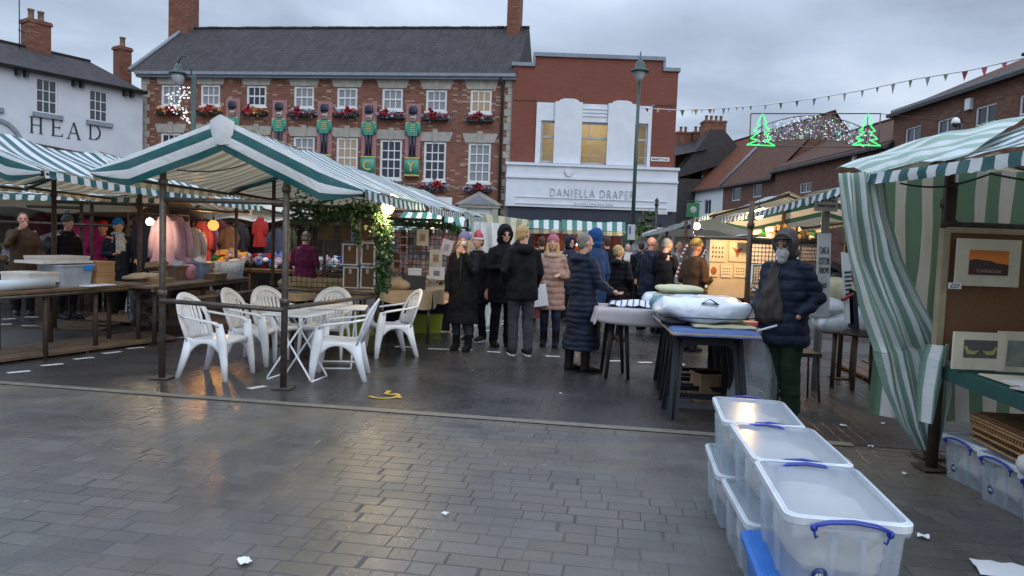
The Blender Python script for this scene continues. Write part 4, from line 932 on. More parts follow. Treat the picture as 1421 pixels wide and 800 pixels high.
# stall E canopy and hanging cloth mid
stall('green striped stall seen across its front, beside the hanging striped sheet', PY(655, 317, 18.6), PY(645, 292, 20), PY(640, 312, 21.5), PY(540, 316, 19), PY(560, 294, 20.4), PY(585, 313, 22), 25, False, mat=m_cloth_far, posts=[(PPX(560, 19).x, 19.0, 2.1), (PPX(645, 18.8).x, 18.8, 2.1)])
hs = T('hanging_sheet', 'green striped sheet hanging slack beside the woman with the grey bobble hat', 'cloth', (0, 0, 0), 0)
A, B, Cc, D = PY(648, 294, 16.5), PY(738, 306, 17.2), PY(728, 322, 16.5), PY(668, 362, 15.6)
mb = MB(); mb.grid(26, 14, lambda u, v: bil(A, B, Cc, D, u, v)+Vector((0, noise.noise(Vector((u*5, v*4, 0)))*.15, -.12*sin(pi*u)*v)), 1.9, 1.6); mb.build('cloth_panel', m_cloth_far, hs)
hs = T('plastic_sheet', 'translucent white plastic sheet hanging to the ground behind the hooded man', 'plastic sheet', (0, 0, 0), 0)
m_poly = pm('translucent_polythene', (.62, .66, .7), (.5, .54, .58), .25, 3, .5, bd=.04, alpha=.72)
A, B = PPX(654, 12.6), PPX(700, 12.9)
mb = MB(); mb.grid(22, 16, lambda u, v: A.lerp(B, u)+Vector((noise.noise(Vector((u*3, v*2, 1)))*.08, noise.noise(Vector((u*9, v*2, 0)))*.22, .05+v*1.85)), 1, 1); mb.build('sheet_panel', m_poly, hs)
# row F far, seen along its front
YF = 26
def frow(px0, px1, ye, yt, label, seed):
    A, B = PY(px0, ye-0, YF), PY(px1, ye+2.5, YF); D, E = PY(px0, yt, YF+1.6), PY(px1, yt+4, YF+1.6); up = Vector((0, 1.6, -.45))
    t = T('market_stall', label, 'market stall', (0, 0, 0), 0, 'striped market stalls')
    mb = MB(); cloth_plane(mb, A, B, E, D, seed, .03); cloth_plane(mb, E+up, D+up, D, E, seed, .03); cn = mb.build('canopy', m_cloth_far, t)
    mb = MB(); valance(mb, A, B, Vector((0, -1, 0)), .16, seed, .36); mb.build('valance', m_cloth_far, cn)
    for p in (A, B): post(t, p.x+(.1 if p is A else -.1), p.y+.1, p.z-.02, .035, m_rust)
    return A, B
frow(692, 778, 316, 303, 'far striped stall with a red lit back, left of the pair facing the square', 31); frow(780, 868, 319, 305, 'far striped stall at the right of the pair facing the square', 33)
m_redcloth = pm('red_cloth', (.16, .02, .015), (.06, .02, .015), .8, 4, .2)
A, B = PPX(740, 27.2), PPX(860, 27.2); bk = T('red_back_cloth', 'red cloth wall hung across the back of the far striped stalls', 'cloth', A)
mb = MB(); mb.grid(30, 6, lambda u, v: Vector(((B.x-A.x)*u, noise.noise(Vector((u*14, v, 0)))*.1, .3+1.65*v))); mb.build('cloth_panel', m_redcloth, bk)
# row G right
NLg, NAg, NRg = Vector((2.93, 6.45, 2.17)), Vector((4.15, 6.3, 2.50)), Vector((5.4, 6.1, 2.15)); FLg, FAg, FRg = PY(1003, 303, 11.2), Vector((4.75, 11.1, 2.46)), Vector((6.0, 10.9, 2.1))
pg = PPX(1041, 9.3)
stall('striped stall of the right hand row, above the lit print table', NLg, NAg, NRg, FLg, FAg, FRg, 41, False, vd=.085, posts=[(pg.x, pg.y, 2.2, .035, m_wooddk), (PPX(1086, 11).x, 11, 2.3, .03, m_wooddk), (PPX(1176, 9).x, 9.0, 2.2, .03, m_rust), (PPX(960, 11.6).x, 11.6, 2.05, .03, m_wooddk), (5.3, 10.5, 2.1)],
      rails=[((pg.x, pg.y, 1.72), (PPX(960, 11.6).x, 11.6, 1.75)), ((pg.x, pg.y, 1.72), (PPX(1150, 8.7).x, 8.7, 1.7))], sag=.05, fargable=True)
NLg, FLg = PY(985, 297, 12.0), PY(893, 325, 21)
stall('further striped stall of the right hand row, over the shoppers in dark coats', NLg, NLg+Vector((1.25, -.1, .42)), NLg+Vector((2.4, -.3, 0)), FLg, FLg+Vector((1.25, -.1, .4)), FLg+Vector((2.4, -.2, 0)), 43, False, vd=.085, posts=[(PPX(925, 17).x, 17, 2.1, .03, m_rust), (PPX(951, 14).x, 14, 2.1, .03, m_rust)], drop=.14, sag=.07)
# row H near right
NLh, NAh, NRh = Vector((2.62, 1.7, 2.15)), Vector((3.8, 1.6, 2.58)), Vector((5.2, 1.5, 2.15)); FLh, FAh, FRh = PY(1205, 242, 5.35), Vector((4.0, 5.6, 2.64)), Vector((5.5, 5.5, 2.15))
ph = PPX(1312, 5.55); pc = PZ(1292, 652)
sH = stall('large nearest right hand stall with a tied back pale green striped side curtain', NLh, NAh, NRh, FLh, FAh, FRh, 47, False, posts=[(ph.x, ph.y, 2.3, .042, m_wooddk), (pc.x, pc.y, 2.1, .04, m_rust), (5.2, 5.1, 2.2, .035, m_rust), (4.7, 1.6, 2.2, .035, m_rust)],
    rails=[((ph.x, ph.y, PY(1315, 312, 5.55).z), (5.3, 5.3, PY(1421, 318, 5.5).z)), ((ph.x, ph.y, .75), (5.3, 5.3, .75))], sag=.03, wob=.03, vd=.085, u0=.05)
# folded pale cloth thrown over the far end of that canopy
mb = MB()
A, B, Cc, D = PY(1158, 240, 5.9), PY(1214, 247, 5.25), Vector((2.60, 4.2, 2.19)), Vector((4.05, 5.75, 2.70))
mb.grid(34, 24, lambda u, v: bil(A, B, Cc, D, u, v)+Vector((0, 0, .02-.05*u*u+.05*sin(pi*u)*(1-v)+.05*sin(pi*v)*(1-u)+noise.noise(Vector((u*4, v*5, 3)))*.04)), 1.3, 2.0)
mb.v = [(x-sH.location.x, y-sH.location.y, z) for x, y, z in mb.v]; mb.build('overlaid_cloth', m_curt3, sH)
# side curtain gathered and tied at the post
def curtain(mb, top, bot, seed, n=54, m=30):
    def fn(u, v):
        k = v*(len(top)-1) if False else v
        a = top[0].lerp(top[1], u); b = bot[0].lerp(bot[1], u); e = 1-(1-v)**1.4
        p = a.lerp(b, v); p.x -= .16*sin(pi*v)*(1-u)*.6
        fold = sin(u*34+v*3+seed)*.025*(.5+v)+noise.noise(Vector((u*5, v*3, seed)))*.07
        return p+Vector((fold*.3, fold, 0))
    mb.grid(n, m, fn, 1.5, 2.0)
ct = MB()
prof = [(240, 1163, 1228), (300, 1168, 1236), (360, 1178, 1252), (420, 1193, 1277), (480, 1212, 1308), (490, 1214, 1316), (540, 1228, 1318), (590, 1250, 1310), (625, 1274, 1300)]
def cfn(u, v):
    t = v*(len(prof)-1); i = min(int(t), len(prof)-2); k = t-i
    y = prof[i][0]*(1-k)+prof[i+1][0]*k; xl = prof[i][1]*(1-k)+prof[i+1][1]*k; xr = prof[i][2]*(1-k)+prof[i+1][2]*k
    Yl = 5.45-.1*v; Yr = 5.3-.0*v
    p = PY(xl, y, Yl).lerp(PY(xr, y, Yr), u); fold = sin(u*22+v*4)*.045+sin(u*9-v*6)*.035+noise.noise(Vector((u*4, v*6, 1)))*.06
    return p+Vector((fold*.15, fold, 0))
ct.grid(60, 48, cfn, .95, 2.1); cu1 = ct.build('side_curtain', m_curt2, sH, loc=-sH.location)
cu1.parent = sH
# loose flap of the curtain over the tie
mb = MB(); pr2 = [(478, 1285, 1318), (500, 1276, 1317), (540, 1272, 1306), (585, 1271, 1297)]
def cf2(u, v):
    t = v*3; i = min(int(t), 2); k = t-i; y = pr2[i][0]*(1-k)+pr2[i+1][0]*k; xl = pr2[i][1]*(1-k)+pr2[i+1][1]*k; xr = pr2[i][2]*(1-k)+pr2[i+1][2]*k
    return PY(xl, y, 5.12).lerp(PY(xr, y, 5.08), u)+Vector((0, sin(u*9)*.03-.05*sin(pi*u), 0))
mb.grid(16, 16, cf2, .25, .7); mb.build('curtain_flap', m_curt2, sH, loc=-sH.location)
# back wall cloth of that stall
mb = MB(); A, B = PPX(1222, 5.85), PPX(1560, 5.55)
mb.grid(60, 14, lambda u, v: A.lerp(B, u)+Vector((0, noise.noise(Vector((u*14, v*2.5, 0)))*.09, .25+v*2.0)), (B-A).length, 2.0); mb.build('back_cloth', m_curt, sH, loc=-sH.location)
mb = MB(); A, B = PPX(1400, 5.5), Vector((5.35, 1.5, 0))
A = Vector((5.3, 5.5, 0)); mb.grid(60, 10, lambda u, v: A.lerp(B, u)+Vector((noise.noise(Vector((u*14, v*2.5, 0)))*.09, 0, .25+v*2.0)), (B-A).length, 2.0); mb.build('rear_cloth', m_curt, sH, loc=-sH.location)
# ---------------------------------------------------------------- bulbs
def bulb(px, py, Y, col, e, label, r=.05, st=18, light=None):
    p = PY(px, py, Y); t = T('hanging_bulb', label, 'light bulb', p, 0, 'bare bulbs hanging in the stalls')
    mb = MB(); mb.ell((0, 0, 0), r, 12, 9); mb.build('bulb', emit('bulb_glow', col, st), t)
    mb = MB(); mb.tube([(0, 0, r*.9), (0, 0, r*.9+.07)], .022, 8); mb.tube([(0, 0, r*.9+.07), (0, 0, r*.9+.14)], .006, 5); mb.build('cord', m_black, t)
    l = bpy.data.lights.new('bulb_light', 'POINT'); l.energy = e; l.color = col; l.shadow_soft_size = r; o = bpy.data.objects.new('bulb_light', l); C.objects.link(o); o.parent = t; o.location = (0, -.0, -r-.03)
bulb(296, 313, 13.5, (1, .45, .12), 40, 'orange glowing bulb by the fine striped cloth', .10, 1.05)
bulb(208, 308, 11.9, (1, .8, .5), 7, 'white glowing bulb beside the pink coats', .06)
bulb(538, 289, 9.3, (1, .76, .42), 42, 'round warm bulb at the top of the garlanded post', .085, 4)
bulb(967, 314, 12.4, (1, .8, .5), 40, 'oval warm bulb under the further right hand canopy', .06)
bulb(1053, 299, 10.0, (1, .6, .25), 70, 'bright warm bulb above the lit print table', .06)
bulb(879, 341, 25, (1, .85, .6), 60, 'small white bulb at the right end of the far stalls', .07)
bulb(800, 340, 26.6, (1, .6, .3), 14, 'dim bulb inside the far red stall', .04, 8)
bulb(600, 318, 20, (1, .75, .4), 60, 'bulb inside the green striped stall', .05, 8)

def cable(label, pts):
    o = Vector(pts[0]); n = 16; P = []
    for a, b in zip(pts[:-1], pts[1:]):
        a, b = Vector(a), Vector(b)
        for i in range(n): u = i/n; P.append(a.lerp(b, u)-Vector((0, 0, .16*sin(pi*u)*(b-a).length/2))-o)
    mb = MB(); mb.tube(P, .007, 5); tag(mb.build('hanging_cable', m_black, None, o), label, 'cable', 'cables slung under the canopies')
cable('black cable drooping under the nearest left canopy from ridge to post', [(p228.x, p228.y+.3, 2.2), (-2.9, 8.4, 2.45), (p527.x, p527.y, 2.1)])
cable('black cable slung along the far side of the nearest left canopy', [(p379.x, p379.y, 2.05), (-2.5, 9.7, 2.2), (p527.x, p527.y-.05, 2.05)])
cable('black cable looping below the large right hand canopy', [(2.75, 5.2, 2.08), (3.0, 4.6, 2.1), (3.6, 4.3, 2.1)])
# ---------------------------------------------------------------- white plastic furniture
m_plast = pm('white_moulded_plastic', (.78, .80, .82), (.66, .69, .72), .35, 5, .04)
def make_chair():
    t = T('plastic_chair', 'x', 'chair', (0, 0, 0), 0, 'white plastic garden chairs')
    mb = MB()
    def sf(u, v): x = (u-.5)*(.46+.04*v); y = -.2+.44*v; return Vector((x, y, .425+.022*v-.02*sin(pi*u)*sin(pi*v)-.03*max(0, v-.85)/.15))
    mb.grid(10, 10, sf); mb.build('seat', m_plast, t, solid=.022)
    # back: broad moulded shell with narrow vertical slots
    def bk(x, z): return -.19-.34*(z-.43)-.06*(1-(x/.26)**2)
    mb = MB(); pts = []
    for i in range(25):
        a = pi*i/24; x = -.25*cos(a)*(1.0 if sin(a) > .25 else .9+.1*sin(a)/.25); z = .44+.45*sin(a)**.55 if 0 < i < 24 else .42
        pts.append((x, bk(x, z), z))
    mb.tube(pts, [(.038, .012)]*25, 8)
    def zt(x): return .44+.45*max(0, 1-(x/.255)**2)**.3
    for i in range(7):
        x = -.165+i*.055; z1 = zt(x)
        mb.tube([(x*.85, bk(x*.85, .46), .44), (x*.95, bk(x*.95, .65), .65), (x, bk(x, z1), z1-.015)], [(.0215, .007)]*3, 6)
    mb.grid(10, 3, lambda u, v: Vector(((u-.5)*.4, bk((u-.5)*.4, .77+v*(zt((u-.5)*.4)-.78)), .77+v*(zt((u-.5)*.4)-.78))))
    mb.grid(10, 3, lambda u, v: Vector(((u-.5)*.43, bk((u-.5)*.43, .42+v*.14), .42+v*.14)))
    o = mb.build('backrest', m_plast, t, solid=.01)
    for s in (-1, 1):
        mb = MB(); mb.tube([(s*.245, bk(.24, .70), .70), (s*.285, -.15, .675), (s*.30, .02, .655), (s*.295, .16, .635), (s*.28, .21, .60)], [(.034, .014), (.036, .014), (.038, .014), (.038, .016), (.032, .024)], 8); mb.build('armrest', m_plast, t)
        mb = MB(); mb.tube([(s*.285, .205, .625), (s*.265, .23, .42), (s*.275, .265, .2), (s*.285, .285, 0)], [(.022, .045), (.026, .062), (.022, .045), (.018, .03)], 8); mb.build('leg', m_plast, t)
        mb = MB(); mb.tube([(s*.225, -.17, .45), (s*.245, -.225, .25), (s*.27, -.30, 0)], [(.022, .07), (.022, .048), (.018, .03)], 8); mb.build('leg', m_plast, t)
        mb = MB(); mb.grid(12, 3, lambda u, v: Vector((s*(.24+.02*u), -.17+.38*u, .435-v*(.035+.12*abs(2*u-1)**2.2)))); mb.build('side_apron', m_plast, t, solid=.018)
    mb = MB(); mb.tube([(-.24, .235, .405), (0, .24, .415), (.24, .235, .405)], [(.012, .03)]*3, 6); mb.build('apron', m_plast, t)
    return t
ch0 = make_chair()
def at(px, py, z=0): p = PZ(px, py, z); return Vector((p.x, p.y, z))
chs = [(300, 522, -100, 'white plastic armchair at the left of the group, in front of the left scaffold post'), (355, 503, -98, 'white plastic armchair behind the leftmost one, half hidden by the scaffold post'),
       (390, 497, -128, 'white plastic armchair at the back, left of the round backed one facing the square'), (452, 496, 178, 'white plastic armchair behind the tables, its round back squarely facing the square'),
       (541, 493, 118, 'white plastic armchair at the right of the group beside the garlanded post'), (472, 524, 97, 'white plastic armchair nearest the yellow wheelchair symbol, seen from its side')]
for i, (px, py, r, lb) in enumerate(chs):
    c = ch0 if i == 0 else dup(ch0); c.location = at(px, py); c.rotation_euler = (0, 0, radians(r)); c['label'] = lb; c.scale = (.96,)*3
def make_ftable(w=.66, d=.52):
    t = T('folding_table', 'x', 'table', (0, 0, 0), 0, 'white folding tables')
    mb = MB(); mb.box(-w/2, -d/2, .70, w/2, d/2, .722); mb.build('tabletop', m_plast, t, bevel=.008)
    for s in (-1, 1):
        mb = MB(); x = s*(w/2-.12)
        mb.tube([(x, -d/2+.06, .69), (x, d/2-.03, .05), (x, d/2-.01, .012), (-x*.0+x, d/2-.02, .012)], .011, 8)
        mb.tube([(x-.03*s, d/2-.06, .69), (x-.03*s, -d/2+.03, .05), (x-.03*s, -d/2+.01, .012)], .011, 8); mb.build('leg', m_plast, t)
    mb = MB(); x = w/2-.12; mb.tube([(-x, d/2-.02, .012), (x, d/2-.02, .012)], .011, 8); mb.tube([(-x+.03, -d/2+.01, .012), (x-.03, -d/2+.01, .012)], .011, 8); mb.build('crossbar', m_plast, t)
    return t
ft = make_ftable(); ft.location = PY(415, 435, 7.75); ft.location.z = 0; ft.rotation_euler = (0, 0, radians(78)); ft['label'] = 'white folding table nearest the scaffold post, with crossed tubular legs'
f2 = dup(ft); p = PY(470, 425, 8.6); f2.location = (p.x, p.y, 0); f2.rotation_euler = (0, 0, radians(8)); f2['label'] = 'white folding table behind the nearer one, in front of the round backed chair'
# ---------------------------------------------------------------- storage boxes
def binm(mixf=.8, name='frosted_clear_plastic'):
    t = NT(name); v = t.obj(); n = t.noise(v, 5, 3)
    cc = t.mix(n, (.80, .84, .88, 1), (.66, .70, .76, 1))
    a = t.n('BsdfPrincipled', {'Base Color': cc, 'Roughness': .22, 'Specular IOR Level': .6})
    tl = t.n('BsdfTranslucent', {'Color': (.85, .9, .95, 1)}); tp = t.n('BsdfTransparent', {0: (.92, .95, .97, 1)})
    m1 = t.n('MixShader', {0: .45, 1: a.outputs[0], 2: tl.outputs[0]}); m2 = t.n('MixShader', {0: mixf, 1: m1.outputs[0], 2: tp.outputs[0]}); t.t.links.new(m2.outputs[0], t.out.inputs[0]); return t.m
m_bin = binm(); m_binlid = binm(.62, 'frosted_lid_plastic'); m_hand = pm('blue_plastic', (.015, .04, .32), None, .3, 5, .03); m_navyp = pm('navy_plastic', (.012, .03, .14), None, .4, 5, .03)
m_lidf = pm('frosted_lid_rim', (.72, .76, .8), None, .3, 5, .03, alpha=.93)
def rrect(w, d, r, n=4):
    pts = []
    for cx, cy, a0 in ((w/2-r, d/2-r, 0), (-w/2+r, d/2-r, pi/2), (-w/2+r, -d/2+r, pi), (w/2-r, -d/2+r, 3*pi/2)):
        for i in range(n+1): a = a0+pi/2*i/n; pts.append((cx+r*cos(a), cy+r*sin(a)))
    return pts
def loft(mb, secs, cap0=True, cap1=True, smooth=False):
    vs = [v for s_ in secs for v in s_]; n = len(secs[0]); k = len(secs)
    fs = [(i*n+j, i*n+(j+1) % n, (i+1)*n+(j+1) % n, (i+1)*n+j) for i in range(k-1) for j in range(n)]
    if cap0: fs.append(tuple(range(n-1, -1, -1)))
    if cap1: fs.append(tuple((k-1)*n+j for j in range(n)))
    mb.add(vs, fs, None, smooth)
def R3(w, d, r, z): return [Vector((x, y, z)) for x, y in rrect(w, d, r)]
def make_bin(w=.42, d=.68, h=.31, fill=1, seed=0, lid=True, name='storage_box'):
    t = T(name, 'x', 'storage box', (0, 0, 0), 0, 'clear plastic storage boxes'); rng = RND(seed)
    mb = MB(); loft(mb, [R3(w*.86, d*.9, .03, .004), R3(w*.94, d*.955, .035, h-.05), R3(w*.94+.03, d*.955+.03, .04, h-.045), R3(w*.94+.03, d*.955+.03, .04, h-.02)], True, False)
    mb.build('body', m_bin, t, solid=.004)
    for s in (-1, 1):
        for q in (-.2, .2): mb = MB(); mb.tube([(s*w*.455, d*q, .02), (s*w*.485, d*q, h-.06)], .012, 6); mb.build('rib', m_bin, t)
    for q in (-.12, .12): mb = MB(); mb.tube([(w*q, -d*.465, .02), (w*q, -d*.49, h-.06)], .012, 6); mb.build('rib', m_bin, t)
    if lid:
        mb = MB(); loft(mb, [R3(w, d, .045, h-.035), R3(w+.012, d+.012, .05, h-.03), R3(w+.012, d+.012, .05, h-.006), R3(w-.005, d-.005, .045, h), R3(w-.05, d-.05, .04, h), R3(w-.065, d-.065, .035, h-.012)], False, True)
        mb.build('lid', m_binlid, t, solid=.003)
        mb = MB(); loft(mb, [R3(w+.014, d+.014, .05, h-.03), R3(w+.016, d+.016, .05, h-.004), R3(w-.02, d-.02, .045, h+.002)], False, False); mb.build('lid_rim', m_lidf, t, solid=.002)
    for s in (-1, 1):
        mb = MB(); y = s*(d/2+.022); k = w*.30
        mb.tube([(-k, y, h-.04), (-k*.96, y+s*.008, h-.018), (-k*.6, y+s*.012, h-.002), (0, y+s*.014, h+.006), (k*.6, y+s*.012, h-.002), (k*.96, y+s*.008, h-.018), (k, y, h-.04)], [(.006, .010)]*2+[(.0065, .012)]*3+[(.006, .010)]*2, 8)
        for q in (-1, 1): mb.tube([(q*k, y, h-.035), (q*k*.93, y-s*.004, h-.068), (q*k*.86, y-s*.006, h-.062)], .0045, 6); mb.ell((q*k, y+s*.002, h-.03), .014, 8, 6)
        mb.build('handle', m_hand, t)
    mb = MB(); mb.lathe([(.001, 0), (.028, 0), (.028, .003), (.001, .003)], (-w*.2, -d*.46, .09), 16, M=Matrix.Rotation(pi/2, 3, 'X')); e_ = mb.build('round_label', m_navyp, t)
    tx = text_mb('48L', .022, .001); shift(tx, -w*.2, -d*.46-.0065, .09); tx.build('lettering', m_white, e_)
    if fill:
        mb = MB()
        def cf(u, v):
            a = 2*pi*u; e = -pi/2+pi*v; ce = max(0, cos(e))**.3; sg = lambda x, p: math.copysign(abs(x)**p, x)
            p = Vector((w*.40*sg(cos(a), .35)*ce, d*.43*sg(sin(a), .35)*ce, h*.47+h*.40*sg(sin(e), .6)))
            return p-Vector((p.x, p.y, p.z-h*.4))*abs(noise.noise(Vector((p.x*8+seed, p.y*7, p.z*9))))*.34
        mb.grid(48, 20, cf)
        mb.build('contents', pm('wrapped_contents', (.72, .62, .52), (.5, .42, .38), .7, 7, .3) if fill == 1 else pm('paper_contents', (.75, .77, .8), (.3, .33, .38), .7, 9, .3), t)
    return t
b0_ = make_bin()
# the three double stacks, nearest first
fr = PZ(1098, 718, .66); fr2 = PZ(1257, 735, .66)
def tops(pts, z): return [PZ(px, py, z) for px, py in pts]
stacks = [(((1098, 718), (1257, 722), (1183, 651), (1054, 641)), .62, 'nearest'), (((1064, 646), (1176, 648), (1117, 592), (1018, 585)), .62, 'middle'), (((1008, 590), (1114, 592), (1082, 557), (992, 549)), .62, 'farthest')]
for i, (pt, z, nm) in enumerate(stacks):
    q = tops(pt, z); c = sum(q, Vector())/4; ax = ((q[3]-q[0])+(q[2]-q[1])).normalized(); rz = atan2(-ax.x, ax.y)
    for lv in (1, 0):
        if i == 0 and lv == 0: continue
        b = b0_ if (i == 0 and lv == 1) else dup(b0_)
        b.location = (c.x-.0 if lv else c.x-.015, c.y+(0 if lv else .03), .312 if lv else 0); b.rotation_euler = (0, 0, rz+(.0 if lv else .02))
        b['label'] = 'clear plastic box with %s, %s of the %s stack' % (('blue handles', 'top', nm) if lv else ('a frosted lid', 'bottom', nm))
    if i == 0: near = (c, rz)
# blue crate below the nearest
m_bcr = pm('bright_blue_plastic', (.02, .16, .55), (.015, .12, .42), .35, 5, .05)
c, rz = near
t = T('blue_crate', 'bright blue plastic crate with a lid underneath the nearest clear box', 'crate', (c.x-.035, c.y-.02, 0), rz)
mb = MB(); loft(mb, [R3(.36, .62, .02, .0), R3(.42, .68, .03, .25)]); mb.build('body', m_bcr, t)
mb = MB(); loft(mb, [R3(.45, .71, .03, .252), R3(.46, .72, .03, .262), R3(.46, .72, .03, .295), R3(.43, .69, .03, .305)]); mb.box(-.19, -.32, .304, .19, .32, .31); mb.build('lid', m_bcr, t)
# bins under the right hand table
mb_r = [((1297, 600), (1345, 632), 'left'), ((1343, 628), (1398, 668), 'middle'), ((1393, 662), (1452, 722), 'right')]
prev = None
for i, (x, y, lab) in enumerate([(3.47, 4.92, 'left'), (3.43, 4.47, 'middle'), (3.38, 4.02, 'right'), (3.33, 3.55, 'edge')]):
    b = dup(b0_, label='clear plastic box of prints under the right hand table, ' + {'left': 'the one nearest the curtain foot', 'middle': 'second from the curtain', 'right': 'third from the curtain', 'edge': 'cut by the right edge'}[lab])
    b.location = (x, y, 0); b.rotation_euler = (0, 0, radians(-86))
# ---------------------------------------------------------------- black trestles with bedding
m_trest = pm('black_plastic_trestle', (.011, .013, .018), (.022, .024, .03), .6, 6, .1, spec=.3)
def make_trestle():
    t = T('trestle', 'x', 'trestle', (0, 0, 0), 0, 'black plastic trestles'); w = .68; h = .78
    for s in (-1, 1):
        f = MB()
        def P_(x, z): return Vector((x, s*(.04+.22*(1-z/h)), z))
        for q in (-1, 1):
            vs0 = [P_(q*(w/2+.02), 0), P_(q*(w/2-.07), 0), P_(q*(w/2-.12), h-.1), P_(q*(w/2-.03), h-.02)]
            f.add([v for v in vs0]+[v+Vector((0, -s*.035, 0)) for v in vs0], [(0, 1, 2, 3), (7, 6, 5, 4), (0, 3, 7, 4), (1, 0, 4, 5), (2, 1, 5, 6), (3, 2, 6, 7)])
            f.build('leg', m_trest, t); f = MB()
            g = MB(); g.tube([P_(q*(w/2-.025), .02)+Vector((0, s*.008, 0)), P_(q*(w/2-.075), h-.06)+Vector((0, s*.008, 0))], .011, 6); g.build('rib', m_trest, t)
        pts = [(-(w/2-.1), h-.02), (w/2-.1, h-.02), (w/2-.1, h-.16), (w/2-.16, h-.1), (-(w/2-.16), h-.1), (-(w/2-.1), h-.16)]
        f = MB(); a = [P_(x, z) for x, z in pts]; n = len(a); f.add(a+[v+Vector((0, -s*.03, 0)) for v in a], [tuple(range(n)), tuple(range(2*n-1, n-1, -1))]+[(i, i+n, (i+1) % n+n, (i+1) % n) for i in range(n)]); f.build('apron', m_trest, t)
        f = MB(); a = [P_(-(w/2-.05), .12), P_(w/2-.05, .12), P_(w/2-.055, .17), P_(-(w/2-.055), .17)]; f.add(a+[v+Vector((0, -s*.03, 0)) for v in a], [(0, 1, 2, 3), (7, 6, 5, 4), (0, 4, 5, 1), (3, 2, 6, 7)]); f.build('crossbar', m_trest, t)
    f = MB(); f.box(-w/2, -.07, h-.03, w/2, .07, h); f.build('top_beam', m_trest, t, bevel=.008)
    return t
tr0 = make_trestle(); tl_ = PZ(925, 585); trr = PZ(1022, 583)
trr = Vector((tl_.x+.78, tl_.y+.02, 0)); da = atan2(trr.y-tl_.y, trr.x-tl_.x)
tb = Vector(((tl_.x+trr.x)/2, (tl_.y+trr.y)/2+.22, 0)); nd = ['nearest black trestle, facing the square under the bagged duvet', 'second black trestle behind the nearest one', 'third black trestle in the row under the blue cloth', 'farthest black trestle of the row under the folded towels']
for i, off in enumerate((0, .42, .95, 1.6)):
    b = tr0 if i == 0 else dup(tr0); b.location = tb+AL*off*1.0; b.rotation_euler = (0, 0, -AX*.6+(.03 if i % 2 else 0)); b['label'] = nd[i]
m_blue = pm('blue_cotton', (.085, .14, .32), (.05, .09, .22), .9, 5, .35, bd=.02); m_yellowc = pm('pale_yellow_cloth', (.55, .54, .36), (.48, .46, .3), .95, 5, .35, bd=.02); m_tealc = pm('teal_cloth', (.13, .27, .33), (.1, .2, .26), .95, 6, .35, bd=.02)
m_ply = pm('plywood_board', (.42, .34, .22), None, .8, 4, .1); m_greycl = pm('grey_table_cloth', (.40, .37, .38), (.33, .31, .32), .95, 3, .2)
m_duvet = pm('glossy_white_duvet_bag', (.74, .78, .83), (.60, .65, .72), .22, 3, .55, bd=.05, coat=.5)
def slab_cloth(name, label, cat, c, w, d, rz, mat, th=.03, over=(.0, .12, .1, .0), seed=1, group=None):
    """cloth lying flat with edges that fall over"""
    t_ = MB()
    def fn(u, v):
        x = (u-.5)*(w+over[0]+over[1]); y = (v-.5)*(d+over[2]+over[3]); ex = max(0, abs(x)-w/2); ey = max(0, abs(y)-d/2)
        z = -max(ex, ey)*.95+noise.noise(Vector((x*6+seed, y*6, 2)))*.012; x = max(-w/2-.01, min(w/2+.01, x)); y = max(-d/2-.01, min(d/2+.01, y)); return Vector((x+noise.noise(Vector((y*5, x*5, seed)))*.012, y+noise.noise(Vector((x*7, y, seed)))*.012, z))
    t_.grid(26, 20, fn); o = t_.build(name, mat, None, c, rz, solid=.008); return tag(o, label, cat, group)
tz = -AX*.6
ctr = tb+AL*.75
mb = MB(); mb.box(-.40, -1.0, 0, .38, 1.0, .018); tag(mb.build('plywood_board', m_ply, None, ctr+Vector((0, 0, .785)), tz), 'plywood board laid over the black trestles under the blue cloth', 'board')
slab_cloth('blue_cloth', 'blue cotton cloth spread over the trestle board with a drooping front edge', 'cloth', ctr+Vector((0, 0, .822)), .76, 2.0, tz, m_blue, over=(.05, .03, .06, .03), seed=3)
slab_cloth('yellow_cloth', 'pale yellow folded blanket between the blue cloth and the bagged duvet', 'blanket', tb+AL*.35+AC*.14+Vector((0, 0, .855)), .56, .62, tz, m_yellowc, over=(.02, .02, .02, .02), seed=5)
def pillowy(name, label, cat, c, r, rz, mat, seed, group=None, namp=.03, pw=.55, parts=None):
    mb = MB(); n, m = 40, 24
    def fn(u, v):
        a = 2*pi*u; e = -pi/2+pi*v; ce = max(0, cos(e))**pw
        def sg(x, p): return math.copysign(abs(x)**p, x)
        p = Vector((r[0]*sg(cos(a), .7)*ce, r[1]*sg(sin(a), .7)*ce, r[2]*sin(e)))
        return p+noise.noise_vector(Vector((p.x*5+seed, p.y*5, p.z*7)))*namp
    mb.grid(n, m, fn); o = mb.build(name, mat, parts[0] if parts else None, c, rz); 
    if not parts: tag(o, label, cat, group)
    return o
dv = T('bagged_duvet', 'large pale blue white duvet in a glossy zipped bag on the trestle table', 'bedding', tb+AL*.42+AC*(-.03)+Vector((0, 0, .98)), tz)
pillowy('bag', '', '', (0, 0, 0), (.46, .40, .125), 0, m_duvet, 2, parts=(dv,), namp=.05)
mb = MB(); mb.tube([(-.5, -.25, -.05), (-.3, -.39, -.06), (0, -.42, -.06), (.3, -.39, -.06), (.5, -.22, -.05)], .006, 6); mb.build('zip', m_black, dv)
mb = MB(); mb.tube([(-.05, -.35, .075), (.02, -.37, .12), (.1, -.36, .07)], [(.03, .004)]*3, 6); mb.tube([(-.47, -.28, -.03), (-.42, -.34, -.09), (-.33, -.36, -.1)], [(.025, .006)]*3, 6); mb.build('carry_handle', m_black, dv)
pillowy('grey_bag_strap', 'crumpled black strap bag squeezed beneath the left end of the duvet', 'bag', tb+AL*.2-AC*.3+Vector((0, 0, .86)), (.13, .1, .03), .3, m_black, 8, namp=.03)
